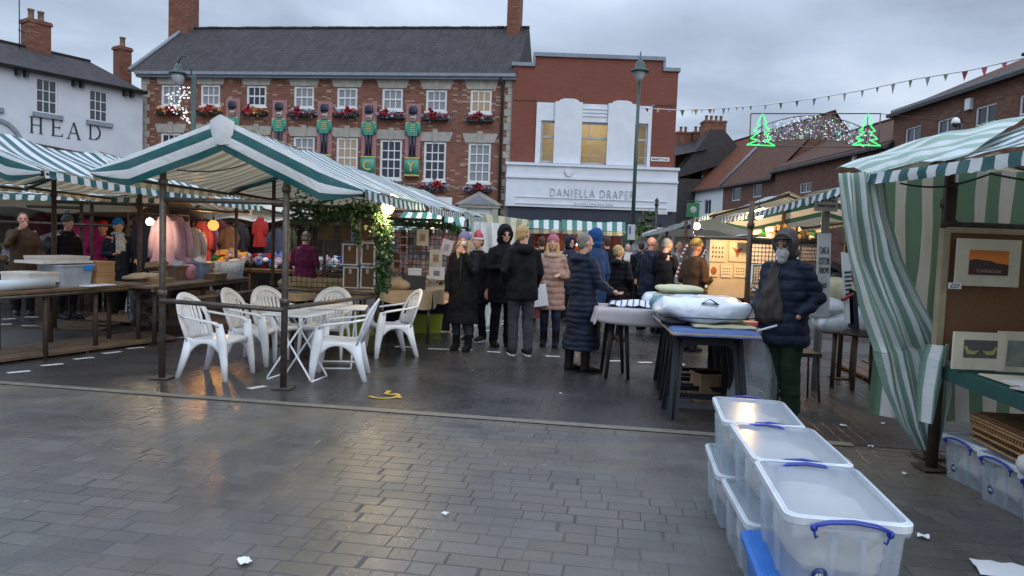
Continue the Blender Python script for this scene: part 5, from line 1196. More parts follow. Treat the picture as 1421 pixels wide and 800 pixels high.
for i, (dz, w_) in enumerate(((0, .30), (.09, .29), (.175, .27))):
    pillowy('folded_towel', ['bottom pale yellow folded blanket of the pile behind the duvet', 'middle pale yellow folded blanket of the pile behind the duvet', 'top pale yellow folded blanket of the pile behind the duvet'][i], 'blanket', tb+AL*(2.0)+AC*(-.12)+Vector((0, 0, .9+dz)), (w_, .28, .045), tz+.1*i, m_yellowc, 12+i, 'folded blankets', .015, .35)
pillowy('teal_cushion', 'teal blue folded blanket leaning between the duvet and the yellow pile', 'blanket', tb+AL*1.35-AC*.18+Vector((0, 0, .95)), (.3, .25, .1), tz, m_tealc, 21, None, .03, .5)
pillowy('white_pillow', 'small white bagged pillow left of the yellow pile of blankets', 'pillow', tb+AL*2.2-AC*.42+Vector((0, 0, .9)), (.12, .2, .1), tz, m_duvet, 22, None, .03, .5)
# side table with grey cloth
sidep = PZ(868, 425, .84); sc_ = Vector((sidep.x-.02, sidep.y-.15, 0))
st = T('side_table', 'small table on splayed black legs left of the trestles', 'table', sc_, tz+.1)
mb = MB(); mb.box(-.36, -.4, .80, .36, .4, .83); mb.build('tabletop', m_ply, st)
for sx, sy in ((-.12, -.2), (.12, -.2), (-.12, .2), (.12, .2)):
    mb = MB(); mb.tube([(sx*.6-.1, sy, .79), (sx*1.1-.1, sy, 0)], [.028, .02], 8); mb.build('leg', m_black, st)
mb = MB()
def fn(u, v):
    x = (u-.5)*1.2; y = (v-.5)*1.15; ex = max(0, -x-.37)+max(0, x-.4); ey = max(0, abs(y)-.42); d_ = max(ex, ey); f = noise.noise(Vector((x*4+9, y*4, 0)))
    return Vector((max(-.38-ex*.15, min(.41, x))+f*.03*min(1, d_*5), max(-.43-ey*.1, min(.43+ey*.1, y))+f*.03*min(1, d_*5), .842-d_*(.95+.25*sin(x*3+1))+.004*f))
mb.grid(36, 36, fn); tag(mb.build('table_cloth', m_greycl, None, sc_, tz+.1, solid=.004), 'plain grey cloth draped over the small side table', 'tablecloth')
m_tartan = stripem('blue_checked_towel_cloth', (.12, .16, .3), (.7, .72, .76), .07, .3, 0, .9, .1, .1)
mb = MB(); mb.grid(20, 16, lambda u, v: Vector(((u-.5)*.62, (v-.5)*.5, .02+.05*sin(pi*u)*sin(pi*v)+noise.noise(Vector((u*6, v*6, 0)))*.03)), .62, .5)
tag(mb.build('tea_towels', m_tartan, None, sc_+Vector((.12, .05, .85)), tz-.1, solid=.01), 'crumpled blue and white checked towels on the grey cloth', 'towels')
# hanging polythene bag
m_pb = pm('clear_polythene_bag', (.85, .88, .92), (.7, .74, .8), .1, 9, 1.0, bd=.06, alpha=.4)
mb = MB(); a, b = PZ(1022, 470, .82), PZ(1034, 472, .82)
pb = tb+AC*.47+AL*.2
def fn(u, v):
    a = 2*pi*u; rr = .05+.15*sin(min(1, v*1.15)*pi*.62); return Vector((cos(a)*rr*1.1+noise.noise(Vector((cos(a)*2, sin(a)*2, v*4)))*.05, sin(a)*rr*.8+noise.noise(Vector((cos(a)*2, sin(a)*2, v*4+7)))*.05, .84-v*.78))
mb.grid(28, 20, fn); tag(mb.build('polythene_bag', m_pb, None, pb, 0), 'clear polythene sack hanging from the right end of the trestle board', 'bag')
mb = MB(); mb.tube([(0, 0, 0), (.16, -.04, .06)], .011, 6); tag(mb.build('white_rod', m_white, None, tb+AC*.45+AL*.02+Vector((0, 0, .83))), 'short white rod sticking out from the corner of the trestle board', 'rod')
# box standing under trestles
mb = MB(); mb.box(-.16, -.12, 0, .16, .12, .3); mb.box(-.17, -.13, .27, .17, .13, .3); tag(mb.build('cardboard_box', m_kraft, None, tb+AC*.14+AL*.75, .2), 'cardboard box on the ground beneath the black trestles', 'box')
# ---------------------------------------------------------------- planks on the paving
def planks(name, label, pts, n, th, mat, gap=.01, z0=0.02):
    a, b, c, d = [PZ(*p) for p in pts]; t = T(name, label, 'boards', a)
    for i in range(n):
        p0, p1 = a.lerp(d, i/n), a.lerp(d, (i+1)/n-gap); q0, q1 = b.lerp(c, i/n), b.lerp(c, (i+1)/n-gap); vs = [p-a for p in (p0, q0, q1, p1)]
        mb = MB(); zz_ = z0+RND(i).uniform(0, .006); mb.add([Vector((v.x, v.y, zz_)) for v in vs]+[Vector((v.x, v.y, zz_+th)) for v in vs], [(3, 2, 1, 0), (4, 5, 6, 7), (0, 1, 5, 4), (1, 2, 6, 5), (2, 3, 7, 6), (3, 0, 4, 7)]); mb.build('plank', mat, t, bevel=.004)
    mb = MB()
    for k in (.08, .5, .92): 
        p, q = a.lerp(b, k)-a, d.lerp(c, k)-a; mb.tube([(p.x, p.y, .01), (q.x, q.y, .01)], .012, 4)
    mb.build('batten', m_wooddk, t)
planks('pallet_boards', 'long brown duckboard lying on the wet paving at the left edge', [(-40, 512), (245, 474), (212, 463), (-60, 496)], 5, .035, m_wood)
planks('pallet_boards', 'short worn duckboard under the left stall beside the black sack', [(118, 449), (190, 454), (186, 440), (140, 440)], 5, .03, m_wood, z0=.05)
planks('pallet_boards', 'brown duckboard on the paving behind the striped side curtain', [(1157, 508), (1250, 552), (1262, 535), (1180, 503)], 4, .035, m_wooddk)
mb = MB()
for i in range(7): mb.cb((RND(i).uniform(-.2, .2), i*.08-.2, .015+i*.006), (.9, .16, .012), Matrix.Rotation(RND(i+5).uniform(-.4, .4), 4, 'Z'))
tag(mb.build('timber_pile', m_wooddk, None, PZ(100, 455)), 'loose dark slats heaped on the paving beside the short duckboard', 'slats')
# ---------------------------------------------------------------- left stall tables and goods
def table(name, label, A, B, depth, z, nleg=3, mat=None, th=.035, side=1, legmat=None):
    """A,B ends of the front edge; boards run along"""
    d = (B-A); d.z = 0; L = d.length; a = atan2(d.y, d.x); t = T(name, label, 'table', (A.x, A.y, 0), a)
    mb = MB(); mb.box(0, 0, z-th, L, depth, z); mb.build('tabletop', mat or m_wood, t, bevel=.004)
    for i in range(nleg):
        x = .15+(L-.3)*i/max(1, nleg-1)
        for y in (.08, depth-.08): mb = MB(); mb.tube([(x, y, 0), (x, y, z-th)], .028, 8); mb.build('leg', legmat or m_rust, t)
    mb = MB(); mb.tube([(0, .03, z-th-.03), (L, .03, z-th-.03)], .025, 8); mb.build('rail', m_steel, t); return t
TA = PZ(-30, 408, .82); TB = PZ(210, 393, .82); TB2 = PZ(345, 383, .82)
table('long_table', 'long worn board table holding flat boxes under the left edge stall', TA, TB, .85, .82, 4)
table('board_table', 'board table continuing right with open plastic tubs, behind the left scaffold post', PZ(214, 396, .82), TB2, .8, .8, 3)
tdir = (TB-TA).normalized(); tn = Vector((-tdir.y, tdir.x, 0)); tang = atan2(tdir.y, tdir.x)
def onT(px, back=.3, z=.82, A=TA, dr=None):
    """point on the table top, at pixel column px"""
    r = ray(px, 330); n = tn; o = Vector((0, 0, 0)); A2 = A+tn*back; t_ = (A2-o).dot(n)/Vector((r.x, r.y, 0)).dot(n); return Vector((r.x*t_, r.y*t_, z))
m_cardw = pm('white_card', (.55, .52, .48), (.42, .39, .36), .8, 6, .1); m_grt = pm('grey_translucent_tub', (.42, .46, .52), None, .25, 6, .05, alpha=.75); m_blid = pm('blue_clip', (.02, .2, .6), None, .4, 5, 0)
def boxthing(name, label, c, w, d, h, rz, mat, group=None, lid=None, taper=.0, cat=None):
    t = T(name, label, cat or name.split('_')[-1], c, rz, group)
    mb = MB(); loft(mb, [R3(w*(1-taper), d*(1-taper), .01, 0), R3(w, d, .01, h)]); mb.build('body', mat, t)
    mb = MB(); loft(mb, [R3(w+.012, d+.012, .012, h-.025), R3(w+.012, d+.012, .012, h+.004)]); mb.build('lid', lid or mat, t); return t
def tub(label, c, w, d, h, rz, mat, group=None, fillm=None):
    t = T('open_tub', label, 'tub', c, rz, group); mb = MB(); loft(mb, [R3(w*.88, d*.88, .03, 0), R3(w, d, .03, h), R3(w+.025, d+.025, .035, h), R3(w+.025, d+.025, .035, h-.02)], True, False); mb.build('body', mat, t, solid=.004)
    if fillm:
        mb = MB(); rng = RND(int(w*1000)); 
        for i in range(5): mb.ell((rng.uniform(-.3, .3)*w, rng.uniform(-.25, .25)*d, h*.55), (w*.2, d*.25, h*.4), 10, 6)
        mb.build('contents', fillm, t)
    return t
boxthing('flat_box', 'long flat white box at the bottom of the pile near the left edge', onT(30, .45), .95, .42, .06, tang, m_cardw, 'flat boxes on the left table', cat='box')
mb = MB(); mb.tube([(-.5, 0, .06), (.5, 0, .06)], .062, 16); mb.tube([(.5, 0, .06), (.505, 0, .06)], .03, 10); tag(mb.build('paper_roll', pm('roll_paper', (.5, .56, .6), None, .6, 4, .05), None, onT(18, .12), tang), 'pale roll of paper lying along the front of the left table', 'paper roll')
tub('grey clear tub with a blue clip on the left table', onT(92, .3), .5, .36, .27, tang, m_grt, None, m_cardw)
mb = MB(); mb.box(-.07, -.2, .2, .07, -.175, .26); tag(mb.build('blue_clip', m_blid, None, onT(106, .3), tang), 'bright blue clip on the rim of the grey clear tub', 'clip')
boxthing('flat_box', 'white flat box with a sagging lid left of the clear tub', onT(48, .35, .885), .55, .38, .12, tang+.03, m_cardw, 'flat boxes on the left table', cat='box')
boxthing('flat_box', 'wide thin white box laid across the clear tub', onT(76, .4, 1.1), .72, .42, .03, tang-.03, m_cardw, 'flat boxes on the left table', cat='box')
boxthing('flat_box', 'topmost pale box on the clear tub', onT(80, .42, 1.135), .62, .36, .05, tang, pm('pale_paper_stack', (.5, .43, .38), None, .8, 6, .1), 'flat boxes on the left table', cat='box')
m_wbx = pm('orange_wood_box', (.34, .19, .08), (.27, .14, .06), .7, 4, .1)
boxthing('wooden_box', 'lower orange wooden box stacked at the right of the clear tub', onT(134, .3), .30, .3, .15, tang, m_wbx, 'orange wooden boxes', cat='box'); boxthing('wooden_box', 'upper orange wooden box stacked at the right of the clear tub', onT(134, .3, .977), .30, .3, .14, tang+.04, m_wbx, 'orange wooden boxes', cat='box')
tag(shift(MB(), 0).add([], []).box(-.22, -.12, 0, .22, .12, .012).build('white_papers', m_white, None, onT(133, .1), tang+.1), 'loose white papers in front of the orange wooden boxes', 'papers')
pillowy('burlap_sack', 'folded tan sack on the board by the blue hatted shopper', 'sack', onT(200, .35, .88), (.32, .2, .05), tang, pm('burlap', (.36, .27, .16), (.28, .2, .12), .95, 30, .3), 5, 'burlap sacks')
m_burl = pm('burlap_cloth', (.42, .31, .18), (.33, .24, .14), .95, 25, .3, bd=.004)
# right part of that table
TA2 = PZ(214, 396, .8)
for px, bk, w, d, h, lb, mt, fm in ((243, .3, .34, .3, .22, 'stacked brown slatted crate on the board beside the left scaffold post', m_wood, m_kraft), (276, .3, .24, .28, .26, 'blue grey tub between the brown crate and the white tub', pm('blue_grey_plastic', (.2, .25, .34), None, .4, 5, .05, alpha=.85), m_cardw), (318, .3, .46, .34, .26, 'large frosted white tub with rolled cloths on the board', m_bin, m_cardw)):
    tub(lb, onT(px, bk+.15, .8), w, d, h, tang, mt, None, fm)
pillowy('pink_bundle', 'pink knitted bundle between the brown crate and the blue tub', 'bundle', onT(262, .35, .92), (.1, .12, .12), 0, pm('pink_knit', (.5, .2, .24), None, .95, 20, .3), 3)
boxthing('wooden_box', 'dark wooden box under the right hand board', PZ(240, 420)+Vector((0, .3, 0)), .5, .4, .42, tang, m_wood, None, cat='box'); boxthing('cardboard_box', 'brown carton on the ground beneath the board with white papers', PZ(272, 425)+Vector((0, .2, 0)), .5, .4, .3, tang, m_kraft, None, cat='box')
boxthing('wooden_box', 'dark red brown trunk on the ground under the far end of the board', PZ(325, 418)+Vector((0, .3, 0)), .9, .4, .45, tang, m_wooddk, None, cat='box')
m_bag = pm('black_bin_bag', (.012, .012, .014), (.03, .03, .033), .25, 6, .6, bd=.04)
t = pillowy('black_sack', 'lumpy black rubbish sack standing at the foot of the second scaffold post', 'sack', PZ(207, 462)+Vector((0, 0, .45)), (.27, .25, .46), 0, m_bag, 4, None, .08, .6)
tub('white bucket standing beside the blue hatted shopper', PZ(181, 436), .28, .28, .36, 0, m_white)
pillowy('yellow_bag', 'yellow and black patterned bag on the ground behind the left table', 'bag', PZ(142, 425)+Vector((0, .4, .22)), (.24, .15, .22), 0, pm('yellow_bag_print', (.4, .45, .03), (.03, .03, .02), .6, 14, .1), 7)
for k, (px, py, w) in enumerate(((20, 425, .9), (62, 428, .6), (8, 440, .5))):
    boxthing('dark_crate', ['long dark crate under the left table at the photo edge', 'dark crate under the left table beside its leg', 'low dark crate under the left table, lower left'][k], PZ(px, py)+Vector((0, 1.2, 0)), w, .4, .5-.1*k, .1*k, m_wooddk, 'dark crates under the left table', cat='crate')
# coat rail
cr = T('coat_rail', 'metal clothes rail carrying the pink and navy coats', 'clothes rail', PPX(200, 12.9))
ra, rb = PY(178, 300, 12.6), PY(262, 300, 13.2); zr = 1.83
o_ = cr.location
mb = MB(); mb.tube([(ra.x-o_.x, ra.y-o_.y, zr), (rb.x-o_.x, rb.y-o_.y, zr)], .016, 8); mb.build('top_bar', m_steel, cr)
for q in (ra, rb): mb = MB(); mb.tube([(q.x-o_.x, q.y-o_.y, 0), (q.x-o_.x, q.y-o_.y, zr)], .016, 8); mb.build('upright', m_steel, cr)
def coat_hang(label, px, Y, z, w, h, mat, seed, cat='coat', name='hanging_coat', group='coats and scarves hung up for sale'):
    p = PY(px, 330, Y); t = T(name, label, cat, (p.x, Y, z), 0, group); mb = MB()
    def fn(u, v):
        a = 2*pi*u; k = .32+.68*min(1, v*4.5)**.6; k2 = 1+.25*v; fold = 1+.16*sin(a*7+seed)*v
        return Vector((cos(a)*w/2*k*k2, sin(a)*.11*fold*(.6+.4*v), -h*v))+noise.noise_vector(Vector((cos(a), sin(a)+seed, v*3)))*.02
    mb.grid(48, 16, fn); mb.build('garment', mat, t)
    for s in (-1, 1): mb = MB(); mb.tube([(s*w*.36, 0, -.09), (s*w*.52, .0, -h*.35), (s*w*.55, -.03, -h*.6)], [.06, .065, .05], 8); mb.build('sleeve', mat, t)
    mb = MB(); mb.tube([(-.2, 0, -.05), (0, 0, .02), (.2, 0, -.05)], .008, 5); mb.tube([(0, 0, .02), (0, 0, .09), (.02, 0, .11), (.04, 0, .09)], .004, 5); mb.build('hanger', m_wood, t); return t
m_pinkc = pm('pale_pink_fleece', (.62, .38, .46), (.5, .3, .38), .95, 9, .4, bd=.02); m_navyc = pm('navy_wool', (.012, .015, .035), None, .9, 9, .2); m_whc = pm('white_wool', (.6, .58, .55), None, .95, 9, .3); m_burg = pm('burgundy_wool', (.16, .02, .04), None, .9, 9, .2)
coat_hang('navy coat hanging beside the blue hatted shopper', 206, 12.6, 1.75, .5, 1.15, m_navyc, 1); coat_hang('long pale pink coat hanging at the left of the pink pair', 229, 12.3, 1.80, .42, 1.2, m_pinkc, 2); coat_hang('long pale pink coat hanging at the right of the pink pair', 246, 12.6, 1.8, .4, 1.15, m_pinkc, 5)
coat_hang('white cardigan hanging right of the pink coats', 268, 13.2, 1.62, .38, .8, m_whc, 3); coat_hang('burgundy scarf bundle hanging near the orange bulb', 280, 14, 1.75, .32, .9, m_burg, 4); coat_hang('second burgundy scarf bundle hanging left of the orange bulb', 286, 14.6, 1.7, .3, .9, m_burg, 6)
coat_hang('red dressed toy hanging against the fine striped cloth', 361, 15.2, 1.9, .22, .62, pm('red_felt', (.28, .015, .015), None, .9, 8, .2), 7, 'toy', 'hanging_toy'); coat_hang('magenta jacket hanging behind the grey hatted shopper', 122, 13.6, 1.7, .5, 1.0, pm('magenta_cloth', (.42, .02, .13), None, .8, 8, .2), 8)
# wire fence panel and dark goods behind the left shoppers
m_wire = pm('dark_wire', (.03, .03, .032), None, .5, 8, 0, .5); m_wirew = pm('white_wire', (.6, .62, .65), None, .4, 8, 0, .2)
def gridpanel(label, A, B, z0, z1, nx, nz, r, mat, name='wire_grid_panel', cat='display panel', group='wire display grids'):
    A = Vector((A.x, A.y, 0)); B = Vector((B.x, B.y, 0)); L = (B-A).length; t = T(name, label, cat, A, atan2((B-A).y, (B-A).x), group); mb = MB()
    for i in range(1, nx): mb.tube([(L*i/nx, 0, z0), (L*i/nx, 0, z1)], r, 4)
    for j in range(1, nz): z = z0+(z1-z0)*j/nz; mb.tube([(0, 0, z), (L, 0, z)], r, 4)
    mb.build('wires', mat, t); mb = MB(); mb.tube([(0, 0, z0), (L, 0, z0), (L, 0, z1), (0, 0, z1), (0, 0, z0)], r*2, 5); mb.build('frame', mat, t); return t
gridpanel('dark wire mesh panel high up behind the grey hatted shopper', PPX(92, 14.4), PPX(150, 14.4), 1.9, 2.3, 10, 3, .006, m_wire)
# back shelf of the toy stall: heaps of small coloured goods
def heap(name, label, A, B, depth, z, n, s, cols, seed, cat='goods'):
    A = Vector((A.x, A.y, 0)); t = T(name, label, cat, A); rng = RND(seed); d = B-A; d.z = 0; nrm = Vector((-d.y, d.x, 0)).normalized()
    mbs = [MB() for _ in cols]
    for i in range(n):
        p = d*rng.random()+nrm*depth*rng.random(); p.z = 0; k = s*rng.uniform(.5, 1.2); mb = mbs[rng.randrange(len(cols))]
        M_ = Matrix.Rotation(rng.uniform(0, 6), 4, Vector((rng.gauss(0, .3), rng.gauss(0, .3), 1)).normalized())
        if rng.random() < .6: mb.cb((p.x, p.y, z+k*.5+rng.random()*s*1.5), (k*1.4, k, k*.7), M_)
        else: mb.ell((p.x, p.y, z+k*.4+rng.random()*s*1.3), (k*.6, k*.5, k*.45), 8, 6)
    for mb, m in zip(mbs, cols):
        if mb.v: o = mb.build('wares', m, t); o['kind'] = 'stuff'
    t['kind'] = 'stuff'
    return t
m_gr = pm('grey_print', (.35, .36, .42), (.15, .15, .22), .6, 12, .05); m_pk = pm('pink_print', (.5, .25, .3), None, .6, 8, .05); m_bl = pm('blue_print', (.05, .12, .4), None, .5, 8, .05); m_brn = pm('brown_goods', (.16, .09, .045), (.1, .05, .03), .8, 8, .2)
table('toy_table', 'table of wrapped sweets and toys in front of the fine striped cloth', PPX(335, 14.6), PPX(470, 14.2), 1.0, .85, 3)
heap('small_wares', 'heap of small wrapped white and pink toys on the toy table', PPX(340, 14.8), PPX(470, 14.4), .8, .86, 150, .13, [m_white, m_gr, m_pk, m_red, m_bl], 3)
heap('small_wares', 'heap of gold and brown trinkets in boxes left of the red toy', PPX(300, 14.2), PPX(345, 14.4), .7, .9, 50, .14, [m_kraft, m_gold, m_gr, m_green], 4)
table('ornament_table', 'table of small red and white ornaments behind the garlanded wire grid', PPX(440, 13.6), PPX(540, 13.6), .9, .85, 3)
heap('small_wares', 'rows of little red white and blue ornaments behind the wire grid', PPX(438, 13.6), PPX(520, 13.6), .9, .86, 170, .09, [m_red, m_white, m_green, m_bl, m_gr, m_kraft], 5)
# ---------------------------------------------------------------- centre: garlanded grid with wicker panels
G0 = PPX(405, 10.05); G1 = PPX(522, 9.95)
gz0, gz1 = PY(460, 403, 9.6).z, PY(460, 298, 9.6).z
gridpanel('black wire grid between the posts carrying the wicker panels', G0, G1, gz0, gz1, 16, 14, .0035, m_wire)
def wick(name):
    t = NT(name); o = t.obj(); w1 = t.n('TexWave', {'Vector': o, 'Scale': 60, 'Distortion': .5}, wave_type='BANDS', bands_direction='Z').outputs[1]; w2 = t.n('TexWave', {'Vector': o, 'Scale': 25, 'Distortion': .5}, wave_type='BANDS', bands_direction='X').outputs[1]
    h = t.math('MULTIPLY', w1, w2); cc = t.mix(h, (.12, .06, .025, 1), (.34, .2, .09, 1)); cc = t.mix(t.math('MULTIPLY', t.noise(o, 6, 3), .4), cc, (.2, .11, .05, 1))
    t.bsdf(Base_Color=cc, Roughness=.75, Normal=t.bump(h, .6, .01)); return t.m
m_wick = wick('woven_wicker')
def wpanel(px0, py0, px1, py1, label, frame, Y=9.88):
    a, b = PY(px0, py1, Y), PY(px1, py0, Y); w_, h_ = b.x-a.x, b.z-a.z; t = T('woven_hanging', label, 'wicker panel', (a.x, Y, a.z), 0, 'wicker panels on the garlanded grid')
    mb = MB(); mb.box(.01, -.012, .01, w_-.01, .01, h_-.01); mb.build('weave', m_wick, t)
    mb = MB(); f = .018; mb.box(0, -.02, 0, w_, .014, f); mb.box(0, -.02, h_-f, w_, .014, h_); mb.box(0, -.02, f, f, .014, h_-f); mb.box(w_-f, -.02, f, w_, .014, h_-f); mb.build('frame', m_white if frame else m_wood, t)
    if frame: mb = MB(); mb.box(w_*.38, -.024, h_*.68, w_*.55, -.013, h_*.9); mb.build('tag', m_cardw, t)
for a in ((441, 303, 463, 333, 'unframed wicker panel at the upper left of the wire grid', 0), (472, 305, 487, 334, 'narrow wicker panel in the middle of the top row', 0), (501, 302, 517, 334, 'narrow wicker panel at the right of the top row', 0),
          (475, 339, 497, 368, 'white framed wicker panel, upper left of the lower four', 1), (501, 337, 521, 367, 'white framed wicker panel, upper right of the lower four', 1), (476, 371, 498, 400, 'white framed wicker panel, lower left of the lower four', 1), (500, 371, 521, 400, 'white framed wicker panel, lower right of the lower four', 1)): wpanel(*a)
def garland(label, pts, n, r, size, seed, hang=0):
    P = [Vector(p) for p in pts]; t = T('leafy_garland', label, 'garland', P[0], 0, 'green garlands'); rng = RND(seed); mb, mb2 = MB(), MB()
    for i in range(n):
        s = rng.random()*(len(P)-1); k = min(int(s), len(P)-2); p = P[k].lerp(P[k+1], s-k)-P[0]; clump = .6+.7*abs(noise.noise(p*3.1+Vector((seed, 0, 0))))*2
        leafblob(mb if rng.random() < .6 else mb2, p, (r*clump, r*clump, r*1.2*clump), 1, size, rng)
    mb.build('foliage', m_leaf, t); mb2.build('pale_foliage', m_leaf2, t); mb = MB(); mb.tube([p-P[0] for p in P], .012, 5); mb.build('stem', m_wooddk, t); return t
garland('leafy green garland draped along the top of the wire grid', [PY(404, 292, 9.8), PY(425, 297, 9.7), PY(445, 300, 9.6), PY(470, 298, 9.6), PY(492, 292, 9.5), PY(512, 294, 9.5), PY(526, 300, 9.45)], 1500, .13, .06, 3)
garland('thick green garland hanging down the post beside the wicker panels', [PY(524, 296, 9.4), PY(531, 320, 9.4), PY(534, 345, 9.4), PY(532, 375, 9.4), PY(531, 402, 9.4)], 1100, .13, .06, 6)
garland('short leafy strand trailing from the garland between the top wicker panels', [PY(490, 298, 9.42), PY(494, 320, 9.42), PY(497, 340, 9.42)], 260, .07, .05, 8)
garland('fir garland along the top rail above the framed prints', [PY(548, 308, 12.4), PY(590, 312, 12.4), PY(625, 314, 12.4), PY(640, 325, 12.4)], 900, .07, .05, 9)
# burlap tables
bt = T('burlap_table', 'wide table covered in tan burlap below the wire grid and prints', 'table', PPX(400, 11.0))
o_ = bt.location; zt = .77
fa_, fb__, fc_, fd_ = PZ(398, 408, zt)-o_, PZ(600, 406, zt)-o_, PZ(652, 396, zt)-o_, PZ(420, 392, zt)-o_
for v in (fa_, fb__, fc_, fd_): v.z = zt
mb = MB()
ring = [fa_, fb__, fc_, fd_]
mb.add([v for v in ring]+[v-Vector((0, 0, .03)) for v in ring], [(0, 1, 2, 3), (7, 6, 5, 4), (0, 4, 5, 1), (1, 5, 6, 2), (2, 6, 7, 3), (3, 7, 4, 0)]); mb.build('tabletop', m_ply, bt)
for v in ring+[(fa_+fb__)/2]: mb = MB(); q = v.lerp(sum(ring, Vector())/4, .06); mb.tube([(q.x, q.y, 0), (q.x, q.y, zt-.03)], .025, 8); mb.build('leg', m_steel, bt)
mb = MB()
def fn(u, v):
    p = bil(fa_, fb__, fc_, fd_, u, v); p.z = zt+.012+noise.noise(Vector((u*9, v*9, 0)))*.015; return p
mb.grid(30, 10, fn)
def fr_(P0, P1, dropf):
    def g_(u, v):
        p = P0.lerp(P1, u); k = noise.noise(Vector((u*7, 1, P0.x))); out = Vector(((P1-P0).y, -(P1-P0).x, 0)).normalized(); return p+Vector((0, 0, .012-v*dropf(u)*(1+.25*k)))+out*(.012+.03*v*k+.02*sin(u*30)*v)
    mb.grid(40, 6, g_)
fr_(fa_, fb__, lambda u: .1+.22*max(0, u-.55)*2); fr_(fb__, fc_, lambda u: .26-.2*u)
tag(mb.build('burlap_cover', m_burl, None, o_), 'tan burlap cloth draped over the central table with a ragged front', 'tablecloth')
for i, (px, dx, w_) in enumerate(((420, 12, .34), (460, 0, .3), (548, 0, .22))):
    pillowy('burlap_sack', ['pale patterned burlap sack lying left on the burlap table', 'brown burlap sack lying in the middle of the burlap table', 'crumpled tan burlap bag right of the garlanded post'][i], 'sack', PZ(px, 400, .8)+Vector((0, 0, .05)), (w_, .24, .1), .1, m_burl, 30+i, 'burlap sacks', .04)
def onpx(px, py, z): return PZ(px, py, z)
bx = PZ(575, 402, .78); boxthing('dark_box', 'dark grey open box on the burlap table right of the garland', (bx.x, bx.y, .79), .34, .26, .2, .1, pm('dark_grey_card', (.035, .035, .04), None, .7, 5, .1), None, cat='box')
boxthing('white_box', 'small white box with papers standing behind the dark grey box', (bx.x-.05, bx.y+.35, .79), .2, .12, .3, 0, m_white, None, cat='box')
m_print = pm('sepia_print', (.4, .28, .15), (.25, .15, .08), .7, 20, 0); m_cream2 = pm('cream_mount', (.68, .62, .48), None, .7, 5, .03)
def picture(label, a, b, Y, frame, img, rot=0, name='framed_print', group=None, inset=.28, tilt=0, base=None):
    p, q = PY(a[0], b[1], Y), PY(b[0], a[1], Y); w_, h_ = abs(q.x-p.x), abs(q.z-p.z); c = (p+q)/2; t = T(name, label, 'picture', c, rot, group); t.rotation_euler = (tilt, 0, rot)
    mb = MB(); mb.box(-w_/2, -.01, -h_/2, w_/2, .01, h_/2); mb.build('mount', frame, t)
    if img: mb = MB(); mb.box(-w_/2+w_*inset, -.014, -h_/2+h_*inset, w_/2-w_*inset, -.0105, h_/2-h_*inset); mb.build('print', img, t)
    return t
picture('cream mounted print hanging from the grid under the fir garland', (578, 319), (595, 341), 12.2, m_cream2, m_print)
picture('small cream print standing above the white mounted one by the drinking woman', (596, 347), (614, 370), 12.1, m_cream2, m_print); picture('white mounted print with a grey strip on the right of the burlap table', (595, 371), (617, 388), 12.0, m_white, pm('grey_strip_print', (.25, .24, .22), None, .7, 9, 0), 0, inset=.3)
picture('pinkish mounted print held up beside the drinking woman', (612, 333), (628, 354), 11.6, pm('pinkish_mount', (.6, .52, .55), None, .7, 5, 0), pm('grey_figure_print', (.35, .33, .34), None, .7, 9, 0), .0, tilt=.0).rotation_euler = (0, radians(14), 0)
gridpanel('wire grid of postcards under the fir garland', PPX(543, 12.5), PPX(640, 12.5), .85, 1.75, 16, 10, .004, m_wire)
rng = RND(12)
cards = T('postcard_display', 'rows of small coloured cards clipped to the wire grid', 'cards', PPX(545, 12.56))
for i in range(9):
    for j in range(5):
        a = PY(547+i*9.2, 372-j*11, 12.56)-cards.location; mb = MB(); mb.box(a.x, -.004, a.z, a.x+.095, .002, a.z+.11); mb.build('card', rng.choice([m_gr, m_cardw, m_gr, m_kraft, m_brn, m_gr, m_pk, m_brn]), cards)
m_lime = pm('lime_plastic', (.36, .42, .02), (.3, .36, .02), .4, 5, .05)
for i, (px, py, w_) in enumerate(((490, 465, .34), (514, 465, .26), (588, 462, .6))):
    boxthing('lime_crate', ['lime green lidded tub under the burlap table, left of the pair by the post', 'lime green lidded tub under the burlap table, right of the pair by the post', 'wide lime green lidded tub under the right end of the burlap table'][i], PZ(px, py)+Vector((0, .1, 0)), w_, .38, .3, .05, m_lime, 'lime green tubs', cat='tub', taper=.08)
mb = MB(); A, B = PPX(535, 12.2), PPX(628, 12.2); mb.grid(24, 4, lambda u, v: A.lerp(B, u)+Vector((0, noise.noise(Vector((u*8, v, 0)))*.06, .02+v*.72))); tag(mb.build('dark_drape', m_navyc, None), 'dark blue cloth hanging to the ground behind the lime green tubs', 'cloth')
